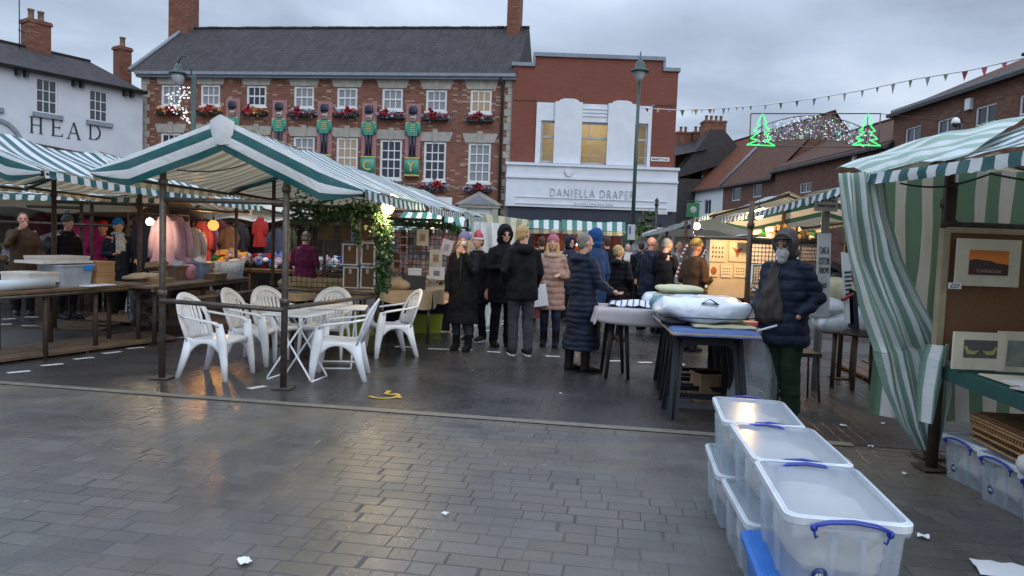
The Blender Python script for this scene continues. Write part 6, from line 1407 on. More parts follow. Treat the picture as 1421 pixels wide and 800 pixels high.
# ---------------------------------------------------------------- right hand print stall
m_printw = pm('lit_print_paper', (.55, .47, .34), (.48, .40, .28), .7, 7, .03)
YB = 10.9
pbd = T('print_board', 'cream board of animal prints under the bright bulb', 'display panel', PY(980, 405, YB))
o_ = pbd.location; a, b = PY(982, 412, YB), PY(1040, 333, YB); mb = MB(); mb.box(a.x-o_.x, .02, a.z-o_.z, b.x-o_.x, .05, b.z-o_.z); mb.build('board', m_printw, pbd)
m_foxr = pm('russet_ink', (.4, .1, .03), None, .7, 9, 0); m_inkb = pm('brown_ink', (.12, .07, .04), None, .7, 9, 0)
prints = [((984, 336), (1008, 363), None), ((1011, 336), (1036, 363), 'fox'), ((984, 368), (997, 384), 'blob'), ((1000, 368), (1016, 385), None), ((1018, 368), (1036, 385), None)]
for k, (a, b, kind) in enumerate(prints):
    p, q = PY(a[0], b[1], YB)-o_, PY(b[0], a[1], YB)-o_; mb = MB(); mb.box(p.x, -.0, p.z, q.x, .018, q.z); s_ = mb.build('print_sheet', m_cream2, pbd)
    w_, h_ = q.x-p.x, q.z-p.z; cx, cz = (p.x+q.x)/2, (p.z+q.z)/2; mb = MB()
    if kind == 'fox':
        mb.prism([(cx, cz-h_*.28), (cx+w_*.14, cz), (cx+w_*.34, cz+h_*.22), (cx+w_*.08, cz+h_*.12), (cx-w_*.08, cz+h_*.12), (cx-w_*.34, cz+h_*.22), (cx-w_*.14, cz)], -.004, -.0005); mb.build('fox_head', m_foxr, s_)
        mb = MB(); mb.ell((cx, -.004, cz-h_*.22), .012, 8, 5); mb.build('nose', m_black, s_)
    elif kind == 'blob': mb.ell((cx, 0, cz), (w_*.35, .006, h_*.35), 12, 7); mb.build('motif', m_foxr, s_)
    else:
        for i in range(4):
            for j in range(3): mb.box(p.x+w_*(.15+.2*i), -.003, p.z+h_*(.2+.22*j), p.x+w_*(.24+.2*i), -.0005, p.z+h_*(.3+.22*j))
        mb.build('motif', m_inkb, s_)
    mb = MB()
table('print_table', 'low wooden print table glowing under the bright bulb', PZ(968, 412, .78), PZ(1110, 408, .78), .9, .78, 3, m_wood)
heap('small_wares', 'trays of small cards and trinkets lit orange on the print table', PZ(968, 408, .8), PZ(1105, 404, .8), .7, .78, 140, .075, [m_kraft, m_gold, m_cream2, m_brn, m_wood], 9)
m_pale = pm('pale_backing_sheet', (.45, .47, .56), None, .7, 5, .05)
for (x0, y0, x1, y1, lb) in ((1041, 333, 1077, 366, 'pale backed white wire grid left of the bearded man'), (1044, 369, 1070, 394, 'small pale backed wire grid below the larger one'), (1108, 333, 1142, 362, 'pale backed white wire grid right of the hooded head')):
    a, b = PY(x0, y1, 10.6), PY(x1, y0, 10.6); gridpanel(lb, Vector((a.x, 10.58, 0)), Vector((b.x, 10.58, 0)), a.z, b.z, 7, 6, .004, m_wire, group='pale backed grids')
    mb = MB(); mb.box(a.x, 10.60, a.z, b.x, 10.61, b.z); tag(mb.build('backing_sheet', m_pale), 'pale paper sheet behind the ' + lb.split('pale backed ')[1], 'paper')
heap('small_wares', 'green and white goods along the shelf above the pale backed grids', PY(1050, 326, 10.5), PY(1150, 328, 10.4), .2, PY(1100, 333, 10.5).z, 40, .08, [m_kraft, m_white, m_brn, m_green], 10)
mb = MB(); a = PY(965, 331, 9.9); mb.box(0, 0, 0, 2.2, .25, .02); tag(mb.build('high_shelf', m_wooddk, None, PY(1035, 334, 10.5)), 'dark wooden shelf across the posts above the pale backed grids', 'shelf')
# candy striped poles and bric a brac between the two men at the right row
for k, (x0, y0, x1, y1) in enumerate(((945, 358, 955, 338), (972, 362, 982, 345), (938, 385, 946, 362))):
    a, b = PY(x0, y0, 11.6), PY(x1, y1, 11.6); t = T('striped_pole', ['red and white striped pole left of the brown coat', 'red and white striped pole right of the brown coat', 'red and white striped pole low beside the dark coated man'][k], 'pole', a, 0, 'candy striped poles'); n = 8
    for i in range(n): mb = MB(); mb.tube([(b-a)*(i/n), (b-a)*((i+1)/n)], .022, 7); mb.build('band', m_red if i % 2 else m_white, t)
heap('small_wares', 'white baskets of bric a brac left of the brown coated person', PPX(930, 12), PPX(958, 12), .6, .55, 60, .12, [m_white, m_gr, m_pk], 14)
# wrapped goods and signs right of the bearded man
wt_ = table('low_table', 'low metal table of wrapped blankets behind the bearded man', PZ(1138, 452, .72)+Vector((0, 0, 0)), PZ(1235, 462, .72), .8, .72, 3, m_steel)
for k, (px, py, rr) in enumerate(((1150, 425, .17), (1168, 440, .2), (1162, 405, .17), (1150, 447, .13))):
    z = .8+(447-py)*.0065; p = PY(px, py, 7.3); pillowy('wrapped_blanket', ['white wrapped blanket at the back left of the low table', 'large white wrapped blanket in the middle of the low table', 'cream and green blanket at the top of the wrapped heap', 'small white bundle at the front left of the low table'][k], 'blanket', p, (rr, .18, rr*.75), 0, m_duvet if k != 2 else m_yellowc, 40+k, 'wrapped blankets', .05)
heap('small_wares', 'red and black gloves and bags strewn on top of the wrapped blankets', PY(1143, 395, 7.5), PY(1178, 398, 7.4), .2, PY(1150, 398, 7.4).z, 10, .1, [m_red, m_black, m_gr], 15)
def signboard(label, corners, Y, lines, mat, txm, name='sign_board', th=.02, size=.06, depth_post=None, nameT='sign'):
    P = [PY(x, y, Y) for x, y in corners]; c = sum(P, Vector())/4; t = T(name, label, 'sign', c)
    ux = (P[1]-P[0]).normalized(); uz = (P[3]-P[0]).normalized(); w_, h_ = (P[1]-P[0]).length, (P[3]-P[0]).length; an = atan2(ux.z, ux.x)
    t.rotation_euler = (0, -atan2(ux.z, ux.x) if abs(ux.z) > abs(uz.x) else atan2(uz.x, uz.z), 0)
    mb = MB(); mb.box(-w_/2, 0, -h_/2, w_/2, th, h_/2); b_ = mb.build('board', mat, t)
    for i, (tx, zf, hh, wf) in enumerate(lines): s_ = fit(tx, w_*wf, hh, .004); shift(s_, 0, -.003, h_*zf); s_.build('lettering', txm, b_)
    return t
m_plate = pm('weathered_sign_white', (.55, .56, .57), None, .7, 6, .05)
signboard('upright white card sign reading OAK & COTTON beside the bearded man', ((1131, 440), (1149, 440), (1155, 325), (1137, 324)), 7.0, (('OAK &', .3, .07, .7), ('COTTON', .17, .07, .8), ('THROWS', .06, .06, .8), ('MADE', -.12, .05, .5)), m_plate, m_black)
sp_ = T('street_sign_post', 'white direction sign on a grey post reaching up beside the striped curtain', 'sign', PPX(1144, 8.2))
zt_ = PY(1144, 270, 8.2).z; mb = MB(); mb.tube([(0, 0, 0), (0, 0, zt_)], .045, 10); mb.build('pole', pm('galvanised_steel', (.3, .32, .33), None, .5, 6, .05, .4), sp_)
a, b = PY(1130, 293, 8.15)-sp_.location, PY(1163, 273, 8.15)-sp_.location; mb = MB(); mb.box(a.x, -.06, a.z, b.x, -.04, b.z); s_ = mb.build('sign_plate', m_plate, sp_)
for i, tx in enumerate(('PARKING', 'MARKET & SHOPS')): f_ = fit(tx, .2, .028, .004); shift(f_, (a.x+b.x)/2, -.065, b.z-.05-i*.06); f_.build('lettering', m_black, s_)
# parasol frame / banner by the curtain
bn = T('folded_banner', 'white and navy folded banner with dark stripes leaning at the left of the striped curtain', 'banner', PPX(1180, 6.6))
def q_(px, py): return PY(px, py, 6.6)-bn.location
mb = MB(); vs_ = [q_(1169, 350), q_(1180, 352), q_(1185, 450), q_(1174, 448)]; mb.add(vs_+[v+Vector((0, .03, 0)) for v in vs_], [(3, 2, 1, 0), (4, 5, 6, 7), (0, 1, 5, 4), (1, 2, 6, 5), (2, 3, 7, 6), (3, 0, 4, 7)]); mb.build('white_panel', m_white, bn)
mb = MB()
for i in range(6): c = q_(1176+i*.4, 378+i*6); mb.cb((c.x, -.005, c.z), (.06, .006, .014), Matrix.Rotation(-.1, 4, 'Y'))
mb.build('printed_bars', m_navy, bn)
mb = MB(); vs_ = [q_(1178, 400), q_(1189, 405), q_(1193, 462), q_(1180, 455)]; mb.add(vs_+[v+Vector((0, .04, 0)) for v in vs_], [(3, 2, 1, 0), (4, 5, 6, 7), (0, 1, 5, 4), (1, 2, 6, 5), (2, 3, 7, 6), (3, 0, 4, 7)]); mb.build('navy_panel', m_navy, bn)
mb = MB(); c = q_(1176, 412); mb.tube([c+Vector((-.06, -.03, -.03)), c, c+Vector((.05, 0, .03))], .018, 6); mb.build('clamp', m_red, bn)
# black crate and red bag behind the bearded man
boxthing('black_crate', 'black crate on the ground behind the bearded man', PPX(1052, 8.3), .5, .4, .55, 0, m_black, None, cat='crate'); pillowy('red_bag', 'red and black rucksack standing between the trestles and the bearded man', 'bag', PPX(1049, 7.75)+Vector((0, 0, .62)), (.16, .12, .2), 0, pm('red_nylon', (.4, .02, .02), (.05, .01, .01), .6, 6, .2), 5)
st2 = T('folding_stool', 'black folding stool behind the bearded man', 'stool', PPX(1123, 7.6)); mb = MB(); mb.box(-.15, -.15, .48, .15, .15, .52); mb.build('seat', m_black, st2)
for sx in (-1, 1):
    for sy in (-1, 1): mb = MB(); mb.tube([(sx*.12, sy*.12, .48), (-sx*.0+sx*.15, sy*.15, 0)], .012, 6); mb.build('leg', m_black, st2)
# ---------------------------------------------------------------- near right stall goods
ht = T('display_table', 'right hand display table with a dark green cloth edge', 'table', PZ(1308, 507, .8)); o_ = ht.location.copy(); o_.z = 0; ht.location.z = 0
e0 = PZ(1306, 507, .8); e1 = PZ(1421, 548, .8); dd = (e1-e0); dd.z = 0; L = 3.6; ed = dd.normalized(); ea = atan2(ed.y, ed.x); ht.rotation_euler = (0, 0, ea)
mb = MB(); mb.box(0, .02, .74, L, 1.0, .78); mb.build('tabletop', m_wood, ht)
m_gcl = pm('dark_green_cloth', (.01, .075, .06), (.008, .05, .045), .8, 4, .2)
mb = MB(); mb.box(0, -.0, .70, L, .02, .79); mb.box(0, .02, .78, L, .98, .79); mb.build('cloth_edge', m_gcl, ht)
for x in (.1, 1.6, 3.3):
    for y in (.9,) if x < 1 else (.1, .9): mb = MB(); mb.tube([(x, y, 0), (x, y, .74)], .03, 8); mb.build('leg', m_rust, ht)
def rel(s, d, z): return e0*0+Vector((e0.x, e0.y, 0))+ed*s+Vector((-ed.y, ed.x, 0))*d+Vector((0, 0, z))
# hessian display board standing on the table
Yh = 5.15
hb = T('hessian_board', 'brown hessian display board at the back of the right hand table', 'display panel', PY(1310, 480, Yh)); o_ = hb.location
def hq(px, py, dy=0): v = PY(px, py, Yh)-o_; v.y += dy; return v
a, b = hq(1305, 500), hq(1560, 332); m_hess = pm('brown_hessian', (.20, .10, .045), (.14, .07, .03), .95, 60, .3, bd=.004)
mb = MB(); mb.box(a.x, .0, a.z, b.x, .03, b.z); mb.build('board', m_hess, hb)
mb = MB(); mb.box(a.x-.05, -.015, a.z, a.x, .045, b.z+.03); mb.box(a.x, -.015, b.z, b.x, .045, b.z+.04); mb.build('frame', m_ply, hb)
ar_ = MB(); pts = [hq(1314+6*cos(t)-6, 345-10*sin(t)) for t in (0, .5, 1, 1.5)]; 
sunset = NT('orange_sunset_print'); sx = sunset.n('SeparateXYZ', {0: sunset.obj()}).outputs; sunset.bsdf(Base_Color=sunset.ramp(sunset.math('ADD', sunset.math('MULTIPLY', sx[2], 3.0), .55), [(.3, (.5, .07, .01)), (.6, (.75, .2, .02)), (.9, (.45, .08, .01))]), Roughness=.4)
fs = picture('cream mounted orange sunset print lettered SCARBOROUGH on the hessian board', (1324, 334), (1417, 396), 5.08, m_cream2, None, 0)
c0 = fs.location
def fq(px, py): v = PY(px, py, 5.08)-c0; return v
a, b = fq(1342, 381), fq(1399, 349); mb = MB(); mb.box(a.x, -.015, a.z, b.x, -.0105, b.z); pr = mb.build('sunset_print', sunset.m, fs)
sil = [(a.x, a.z), (b.x, a.z), (b.x, a.z+.075), (a.x+.19, a.z+.085), (a.x+.15, a.z+.1), (a.x+.04, a.z+.11), (a.x, a.z+.1)]
mb = MB(); mb.prism(sil, -.018, -.0155); mb.build('dark_headland', pm('dark_brown_ink', (.04, .015, .012), None, .5, 9, 0), pr)
tx = fit('SCARBOROUGH', .17, .022, .002); shift(tx, (a.x+b.x)/2, -.0195, a.z+.028); tx.build('lettering', pm('faded_red_lettering', (.55, .3, .25), None, .5, 5, 0), pr)
tg = PY(1325, 397, 5.06); mb = MB(); mb.box(-.045, -.003, -.022, .045, .003, .022); t_ = tag(mb.build('price_tag', m_white, None, tg), 'small white price tag under the orange sunset print', 'price tag'); tx = fit('£27', .06, .028, .002); shift(tx, 0, -.0045, 0); tx.build('lettering', m_black, t_)
pc1 = picture('cream mounted print of two green birds leaning at the front of the right hand table', (1320, 463), (1396, 512), 4.85, m_cream2, None, 0); c0 = pc1.location
a, b = PY(1335, 496, 4.85)-c0, PY(1383, 473, 4.85)-c0; mb = MB(); mb.box(a.x, -.014, a.z, b.x, -.0105, b.z); ip = mb.build('print', pm('grey_print_ground', (.08, .075, .085), None, .6, 9, 0), pc1)
m_birdg = pm('olive_green_ink', (.35, .38, .1), None, .6, 9, 0)
for s in (-1, 1):
    cx = (a.x+b.x)/2+s*.06; cz = (a.z+b.z)/2-.015; mb = MB(); mb.prism([(cx+s*.045, cz+.012), (cx+s*.03, cz-.02), (cx-s*.02, cz-.022), (cx-s*.05, cz+.008), (cx-s*.02, cz+.0), (cx+s*.02, cz+.006), (cx+s*.035, cz+.032), (cx+s*.055, cz+.03)], -.017, -.0145); mb.build('bird', m_birdg, ip)
picture('cream mounted print with a blue picture half hidden behind the bird print', (1381, 462), (1450, 520), 4.95, m_cream2, pm('blue_grey_print', (.12, .16, .2), (.3, .3, .2), .6, 9, 0), 0, inset=.2)
for i in range(5):
    mb = MB(); mb.box(-.2, -.14, 0, .2, .14, .008); tag(mb.build('loose_print', [m_cream2, m_white, m_cardw][i % 3], None, rel(.55+i*.22, .22+.05*(i % 2), .80+i*.002), ea+.2*i), ['loose cream print lying beside the bird print', 'loose white print second from the bird print', 'loose buff print in the middle of the right table', 'loose cream print near the right edge of the table', 'loose white print nearest the camera on the right table'][i], 'print', 'loose prints on the right table')
# wicker hamper on the bins
hm = T('wicker_hamper', 'golden brown wicker hamper resting on the clear boxes under the table', 'basket', rel(.58, .40, .335), ea+.02); hm.scale = (.85, .9, .75)
def wickm():
    t = NT('golden_wicker'); o = t.obj(); w1 = t.n('TexWave', {'Vector': o, 'Scale': 22, 'Distortion': 1}, wave_type='BANDS', bands_direction='Z').outputs[1]; w2 = t.n('TexWave', {'Vector': o, 'Scale': 12, 'Distortion': .6}, wave_type='BANDS', bands_direction='X').outputs[1]; h = t.math('MULTIPLY', w1, t.math('ADD', w2, .3))
    t.bsdf(Base_Color=t.mix(h, (.07, .03, .012, 1), (.42, .22, .08, 1)), Roughness=.6, Normal=t.bump(h, .8, .02)); return t.m
m_gw = wickm(); mb = MB(); loft(mb, [R3(1.0, .44, .04, 0), R3(1.06, .5, .05, .17)]); mb.build('body', m_gw, hm)
mb = MB(); loft(mb, [R3(1.08, .52, .05, .172), R3(1.1, .54, .05, .2), R3(1.02, .46, .05, .24)]); mb.build('lid', m_gw, hm)
mb = MB(); rng = RND(4)
for z in (.0, .06, .115, .172, .2): mb.tube([Vector((x, y, z)) for x, y in rrect(1.08, .53, .05)]+[Vector((*rrect(1.08, .53, .05)[0], z))], .011, 6)
for i in range(26): x = -.5+i*.04; mb.tube([(x, -.225, .0), (x, -.262, .17)], .006, 5)
mb.build('wicker_bands', pm('pale_cane', (.40, .22, .09), (.26, .13, .05), .6, 14, .2), hm)
# stacked books in the boxes
heap('small_wares', 'dark and white books lying in the open boxes below the hamper', rel(.7, .1, 0), rel(2.3, .1, 0), .4, .3, 16, .16, [m_black, m_white, m_burg, m_cardw], 21)
# ---------------------------------------------------------------- street background
van = T('white_van', 'white van parked beyond the right hand stalls', 'van', PPX(975, 21)); m_vw = pm('white_vehicle_paint', (.68, .7, .74), None, .3, 2, .02, coat=.5)
mb = MB(); prof = [(-2.5, .35), (-2.5, .95), (-2.2, 1.15), (-1.55, 1.98), (-1.2, 2.12), (2.5, 2.12), (2.6, 1.9), (2.6, .35)]; mb.prism(prof, -.95, .95); mb.build('body', m_vw, van, bevel=.06)
mb = MB(); mb.prism([(-2.12, 1.2), (-1.55, 1.9), (-1.3, 1.9), (-1.3, 1.2)], -.965, -.955); mb.prism([(-1.2, 1.2), (-1.2, 1.9), (-.3, 1.9), (-.3, 1.2)], -.965, -.955); mb.build('side_window', m_glass, van)
mb = MB(); mb.quad((-2.235, -.8, 1.17), (-1.60, -.8, 1.96), (-1.60, .8, 1.96), (-2.235, .8, 1.17)); mb.build('windscreen', m_glass, van)
for x in (-1.7, 1.7):
    for y in (-.9, .9): mb = MB(); mb.tube([(x, y-.1, .34), (x, y+.1, .34)], .34, 18); w_ = mb.build('wheel', m_black, van); mb = MB(); mb.tube([(x, y-.12, .34), (x, y+.12, .34)], .17, 12); mb.build('hub', m_steel, w_)
van.rotation_euler = (0, 0, radians(8))
cl_ = T('red_kiosk', 'red painted box standing behind the shoppers by the lamp post', 'kiosk', PPX(893, 22)); mb = MB(); mb.box(-.35, -.3, 0, .35, .3, 1.55); mb.build('body', m_redcloth, cl_); mb = MB(); mb.box(-.4, -.35, 1.552, .4, .35, 1.62); mb.build('lid', m_red, cl_)
s2 = T('parking_sign', 'white and blue information sign on the lamp post', 'sign', PY(877, 322, 23.85)); a, b = PY(871, 333, 23.8)-s2.location, PY(882, 312, 23.8)-s2.location
mb = MB(); mb.box(a.x, -.02, a.z, b.x, .02, b.z); bb = mb.build('plate', m_plate, s2); mb = MB(); mb.box(a.x+.03, -.026, a.z+.2, a.x+.1, -.021, b.z-.06); mb.build('blue_symbol', m_bl, bb)
fpst = T('finger_post', 'black finger post with white arms beside the dark shrub', 'sign post', PPX(909, 23)); zt_ = PY(909, 283, 23).z; mb = MB(); mb.tube([(0, 0, 0), (0, 0, zt_)], .045, 8); mb.lathe([(.02, 0), (.08, .06), (.03, .14), (.07, .2), (.001, .3)], (0, 0, zt_-.1), 10); mb.build('pole', m_black, fpst)
for i, (z, s, l) in enumerate(((.45, -1, .6), (.28, 1, .35), (.65, -1, .35), (.8, 1, .6))): mb = MB(); mb.box(min(s*.05, s*l), -.02, zt_-z-.05, max(s*.05, s*l), .02, zt_-z+.05); mb.build('sign_arm', m_plate if i % 2 else m_black, fpst)
t = T('dark_conifer', 'dark decorated conifer at the corner of the white shop front', 'tree', PPX(898, 26)); mb, mb2 = MB(), MB(); rng = RND(5)
zt_ = PY(898, 296, 26).z
for i in range(1500):
    k = rng.random()**.8; z = .5+(zt_-.5)*k; rr = (1-k)*.95+.18; a = rng.random()*2*pi; q = rr*sqrt(rng.random())*rng.uniform(.7, 1.1); leafblob(mb if i % 3 else mb2, (cos(a)*q, sin(a)*q, z), (.06, .06, .05), 1, .17, rng)
mb.build('crown', m_leaf, t); mb2.build('crown_deep_needles', pm('deep_green_needles', (.015, .04, .02), None, .6, 9, .1), t); mb = MB(); mb.tube([(0, 0, 0), (0, 0, zt_*.9)], [.09, .03], 8); mb.build('trunk', m_wooddk, t)  # second set of needles in a deeper green
gs = T('hanging_green_sign', 'green and white hanging shop sign on the white cottage', 'sign', PY(960, 291, 44)); mb = MB(); mb.box(-.3, -.04, -.45, .45, .04, .4); b_ = mb.build('board', m_green, gs); mb = MB(); mb.ell((.08, -.05, -.02), (.2, .02, .2), 14, 8); mb.build('emblem', m_plate, b_); mb = MB(); mb.tube([(-.8, 0, .5), (.6, 0, .5)], .03, 6); mb.build('bracket', m_black, gs)
gf_ = T('green_flag', 'green pointed flag leaning at the end of the far right striped stall', 'flag', PY(868, 335, 24)); mb = MB(); P = [PY(864, 322, 24), PY(872, 328, 24), PY(884, 345, 24), PY(874, 343, 24)]; mb.add([p-gf_.location for p in P], [(0, 1, 2, 3)]); mb.build('cloth', m_green, gf_, solid=.02); mb = MB(); mb.tube([PY(864, 322, 24)-gf_.location, PY(874, 352, 24)-gf_.location], .02, 5); mb.build('staff', m_wood, gf_)
cctv = T('street_camera', 'white dome camera on a curved black bracket before the large brick building', 'camera', PY(1326, 172, 20)); mb = MB(); mb.tube([(.15, 0, .0), (.18, 0, .25), (.08, 0, .36), (0, 0, .28), (0, 0, .16)], .018, 6); mb.build('bracket', m_black, cctv)
mb = MB(); mb.lathe([(.11, 0), (.12, .02), (.09, .12), (.03, .17)], n=14); mb.build('housing', m_white, cctv); mb = MB(); mb.ell((0, 0, -.0), (.1, .1, .1), 12, 8); mb.build('dome', m_glass, cctv); mb = MB(); mb.tube([(.15, 0, 0), (.15, 0, -cctv.location.z)], .05, 8); mb.build('pole', m_iron, cctv)
# litter
for i, (px, py, s) in enumerate(((339, 783, .035), (618, 716, .018), (1281, 748, .03), (1170, 593, .03), (1208, 622, .02), (1255, 660, .02), (1225, 590, .02), (778, 548, .012), (1390, 795, .12))):
    mb = MB(); rng = RND(i); mb.grid(5, 5, lambda u, v: Vector(((u-.5)*s*2, (v-.5)*s*1.6, .006+.012*rng.random())))
    tag(mb.build('litter_scrap', m_white, None, PZ(px, py)+Vector((0, 0, .006)), rng.random()*3), ['crumpled white paper scrap on the paving near the bottom left', 'small round white speck on the middle paving', 'feathery white scrap on the paving right of the clear boxes', 'white paper scrap beyond the clear boxes', 'small pale scrap between the boxes and the side curtain', 'tiny white scrap nearer the curtain foot', 'thin white scrap beside the duckboard', 'tiny pale speck beyond the stone channel', 'flat white sheet lying at the bottom right corner'][i], 'litter', 'scraps of litter on the paving')

# further clutter in the left stalls
rng = RND(77)
gcols = [cl_c for cl_c in ((.03, .03, .04), (.16, .03, .05), (.3, .28, .26), (.05, .07, .12), (.22, .12, .07), (.35, .2, .24), (.08, .1, .06))]
gm = [pm('garment_%d' % i, c, None, .9, 9, .25, bd=.02) for i, c in enumerate(gcols)]
gnames = ['black', 'maroon', 'pale grey', 'slate blue', 'rust brown', 'dusty pink', 'olive green']
gspots = [(58, 14.6), (72, 14.9), (88, 14.6), (106, 14.8), (183, 14.4), (192, 13.9), (290, 15.4), (304, 15.6), (318, 15.4), (332, 15.7), (384, 15.6), (396, 15.8)]
gside = ['left of the grey hatted shopper', 'behind the grey hatted shopper', 'behind the second post', 'beside the magenta jacket', 'right of the blue hat', 'touching the navy coat', 'right of the orange bulb', 'under the fine striped canopy', 'left of the red toy', 'close to the red toy', 'right of the red toy', 'near the purple fleeced shopper']
for i, (px, Y) in enumerate(gspots):
    k = (i*3+1) % 7
    coat_hang('%s garment hanging %s' % (gnames[k], gside[i]), px, Y, rng.uniform(1.65, 1.85), rng.uniform(.3, .42), rng.uniform(.6, .95), gm[k], 50+i, 'garment', 'hanging_garment')
table('back_table', 'dark goods table at the back of the far left stall', PPX(5, 13.4), PPX(120, 13.2), .8, .8, 3, m_wooddk)
heap('small_wares', 'dark bags and brown boxes heaped on the back table at the far left', PPX(0, 13.5), PPX(75, 13.4), .6, .8, 34, .26, [m_brn, m_gr, m_black, m_kraft], 31)
heap('small_wares', 'brown and white goods heaped behind the tubs on the board table', onT(225, .5, 0), onT(335, .5, 0), .3, .8, 40, .12, [m_kraft, m_brn, m_cardw, m_gr], 33)
boxthing('wooden_box', 'shallow wooden box in front of the white tub on the board table', onT(300, .08, .8), .3, .2, .1, tang, m_wood, None, cat='box')
boxthing('flat_box', 'flat brown carton lying between the tan sack and the slatted crate', onT(222, .12, .8), .3, .25, .07, tang, m_kraft, None, cat='box')
heap('small_wares', 'jars and small boxes on the burlap table beside the dark grey box', PZ(540, 402, .78), PZ(628, 398, .78), .3, .785, 40, .07, [m_cardw, m_kraft, m_gold, m_gr], 35)
# ---------------------------------------------------------------- people
def remesh(mb, vox, smooth_it=2, name='m', disp=None):
    me = mb.mesh('tmp'); o = bpy.data.objects.new('tmp', me); C.objects.link(o)
    m = o.modifiers.new('r', 'REMESH'); m.mode = 'VOXEL'; m.voxel_size = vox; m.use_smooth_shade = True
    if smooth_it: s = o.modifiers.new('s', 'SMOOTH'); s.factor = .5; s.iterations = smooth_it
    dg = bpy.context.evaluated_depsgraph_get(); dg.update(); r = bpy.data.meshes.new_from_object(o.evaluated_get(dg))
    bpy.data.objects.remove(o); bpy.data.meshes.remove(me)
    if disp:
        ns = [v.normal.copy() for v in r.vertices]
        for v, n in zip(r.vertices, ns): v.co += n*disp(v.co)
    r.polygons.foreach_set('use_smooth', [True]*len(r.polygons)); return r
def addmesh(name, me, mat, parent, label=None):
    o = bpy.data.objects.new(name, me); C.objects.link(o); me.materials.clear(); me.materials.append(mat); o.parent = parent
    if label: o['label'] = label
    return o
def limb(mb, pts, rs, n=12): 
    mb.tube(pts, rs, n); mb.ell(pts[0], rs[0] if not isinstance(rs[0], tuple) else min(rs[0]), n, 7); mb.ell(pts[-1], rs[-1] if not isinstance(rs[-1], tuple) else min(rs[-1]), n, 7)
def secs(mb, S, n=20):
    """S: list of (z, rx, ry, yoff) ellipse sections"""
    loft(mb, [[Vector((rx*cos(2*pi*i/n), yo+ry*sin(2*pi*i/n), z)) for i in range(n)] for z, rx, ry, yo in S], True, True, True)
skin = pm('skin', (.50, .29, .21), (.44, .24, .17), .55, 8, .05); skin2 = pm('ruddy_skin', (.5, .24, .17), (.42, .2, .15), .55, 8, .05)
m_eye = pm('eye_white', (.6, .58, .55), None, .3, 5, 0); m_iris = pm('dark_iris', (.02, .015, .012), None, .2, 5, 0); m_lip = pm('lips', (.36, .12, .10), None, .5, 5, 0)
def cl(name, c, rough=.8, s=7, b=.25, c2=None): return pm(name, c, c2, rough, s, b, bd=.008, spec=.18)
k_black = cl('black_fabric', (.0055, .006, .0085)); k_navy = cl('navy_fabric', (.012, .017, .035), .6); k_grey = cl('grey_denim', (.045, .05, .06)); k_denim = cl('dark_denim', (.02, .03, .06)); k_green = cl('dark_green_corduroy', (.022, .04, .022)); k_brown = cl('brown_fabric', (.07, .04, .022))
k_beige = cl('rose_beige_nylon', (.34, .22, .185), .5); k_khaki = cl('grey_brown_fleece', (.062, .052, .045)); k_purple = cl('purple_fleece', (.13, .012, .06)); k_blue = cl('blue_fabric', (.015, .045, .13)); k_mag = cl('magenta_fabric', (.36, .015, .1)); k_fur = cl('pale_fur', (.42, .33, .26), .95, 30, .5)
h_blond = cl('blond_hair', (.42, .29, .14), .6, 40, .5); h_grey = cl('grey_hair', (.22, .2, .18), .6, 40, .5); h_brown = cl('brown_hair', (.07, .045, .03), .6, 40, .5); h_white = cl('white_beard', (.55, .55, .54), .9, 60, .8, (.36, .36, .36))
k_leath = cl('black_leather', (.012, .012, .012), .35); k_brleath = cl('brown_leather', (.09, .05, .03), .5)
ARMS = {'down': ((.07, -.02, -.29), (.075, .05, -.54), (0, .1, -1)), 'pocket': ((.11, -.07, -.27), (.03, .09, -.44), (-.5, .5, -.7)), 'hold': ((.07, -.03, -.28), (-.02, .23, -.27), (-.25, 1, .1)),
        'mouth': ((.06, .20, -.20), (-.10, .20, .06), (-.6, .1, .6)), 'reach': ((.08, .06, -.27), (.04, .30, -.36), (0, 1, -.35)), 'fold': ((.10, .04, -.27), (-.13, .18, -.27), (-1, .1, 0)), 'low': ((.08, .02, -.29), (.05, .16, -.50), (0, .3, -1))}
def hand(mb, w, d, side, curl=.5, r=.0095):
    """palm with four curled fingers and a thumb leaving its side; w wrist, d direction"""
    d = Vector(d).normalized(); up = Vector((side, 0, 0)); n = d.cross(up)
    if n.length < .1: n = d.cross(Vector((0, 1, 0)))
    n.normalize(); a = n.cross(d).normalized(); w = Vector(w)
    for k in range(4):
        o = (k-1.5)*.021; mb.tube([w+a*o*.6, w+a*o+d*.045, w+a*o*1.05+d*.088], [(.013, .014)]*3, 7)
        L = (.062, .074, .07, .055)[k]; b = w+a*o*1.1+d*.086; p1 = b+d*L*.45+n*L*.1*curl; p2 = p1+d*L*.33*(1-curl*.5)+n*L*.4*curl; p3 = p2+d*L*.3*(1-curl)+n*L*.35*curl
        mb.tube([b, p1, p2, p3], [r, r*.95, r*.88, r*.7], 7); mb.ell(p3, r*.75, 7, 5)
    mb.ell(w+d*.045, (.032, .018, .035), 9, 6); b = w+a*.03+d*.02; mb.tube([b, b+a*.02+d*.028+n*.01, b+a*.022+d*.058+n*.02], [.012, .0105, .008], 7)
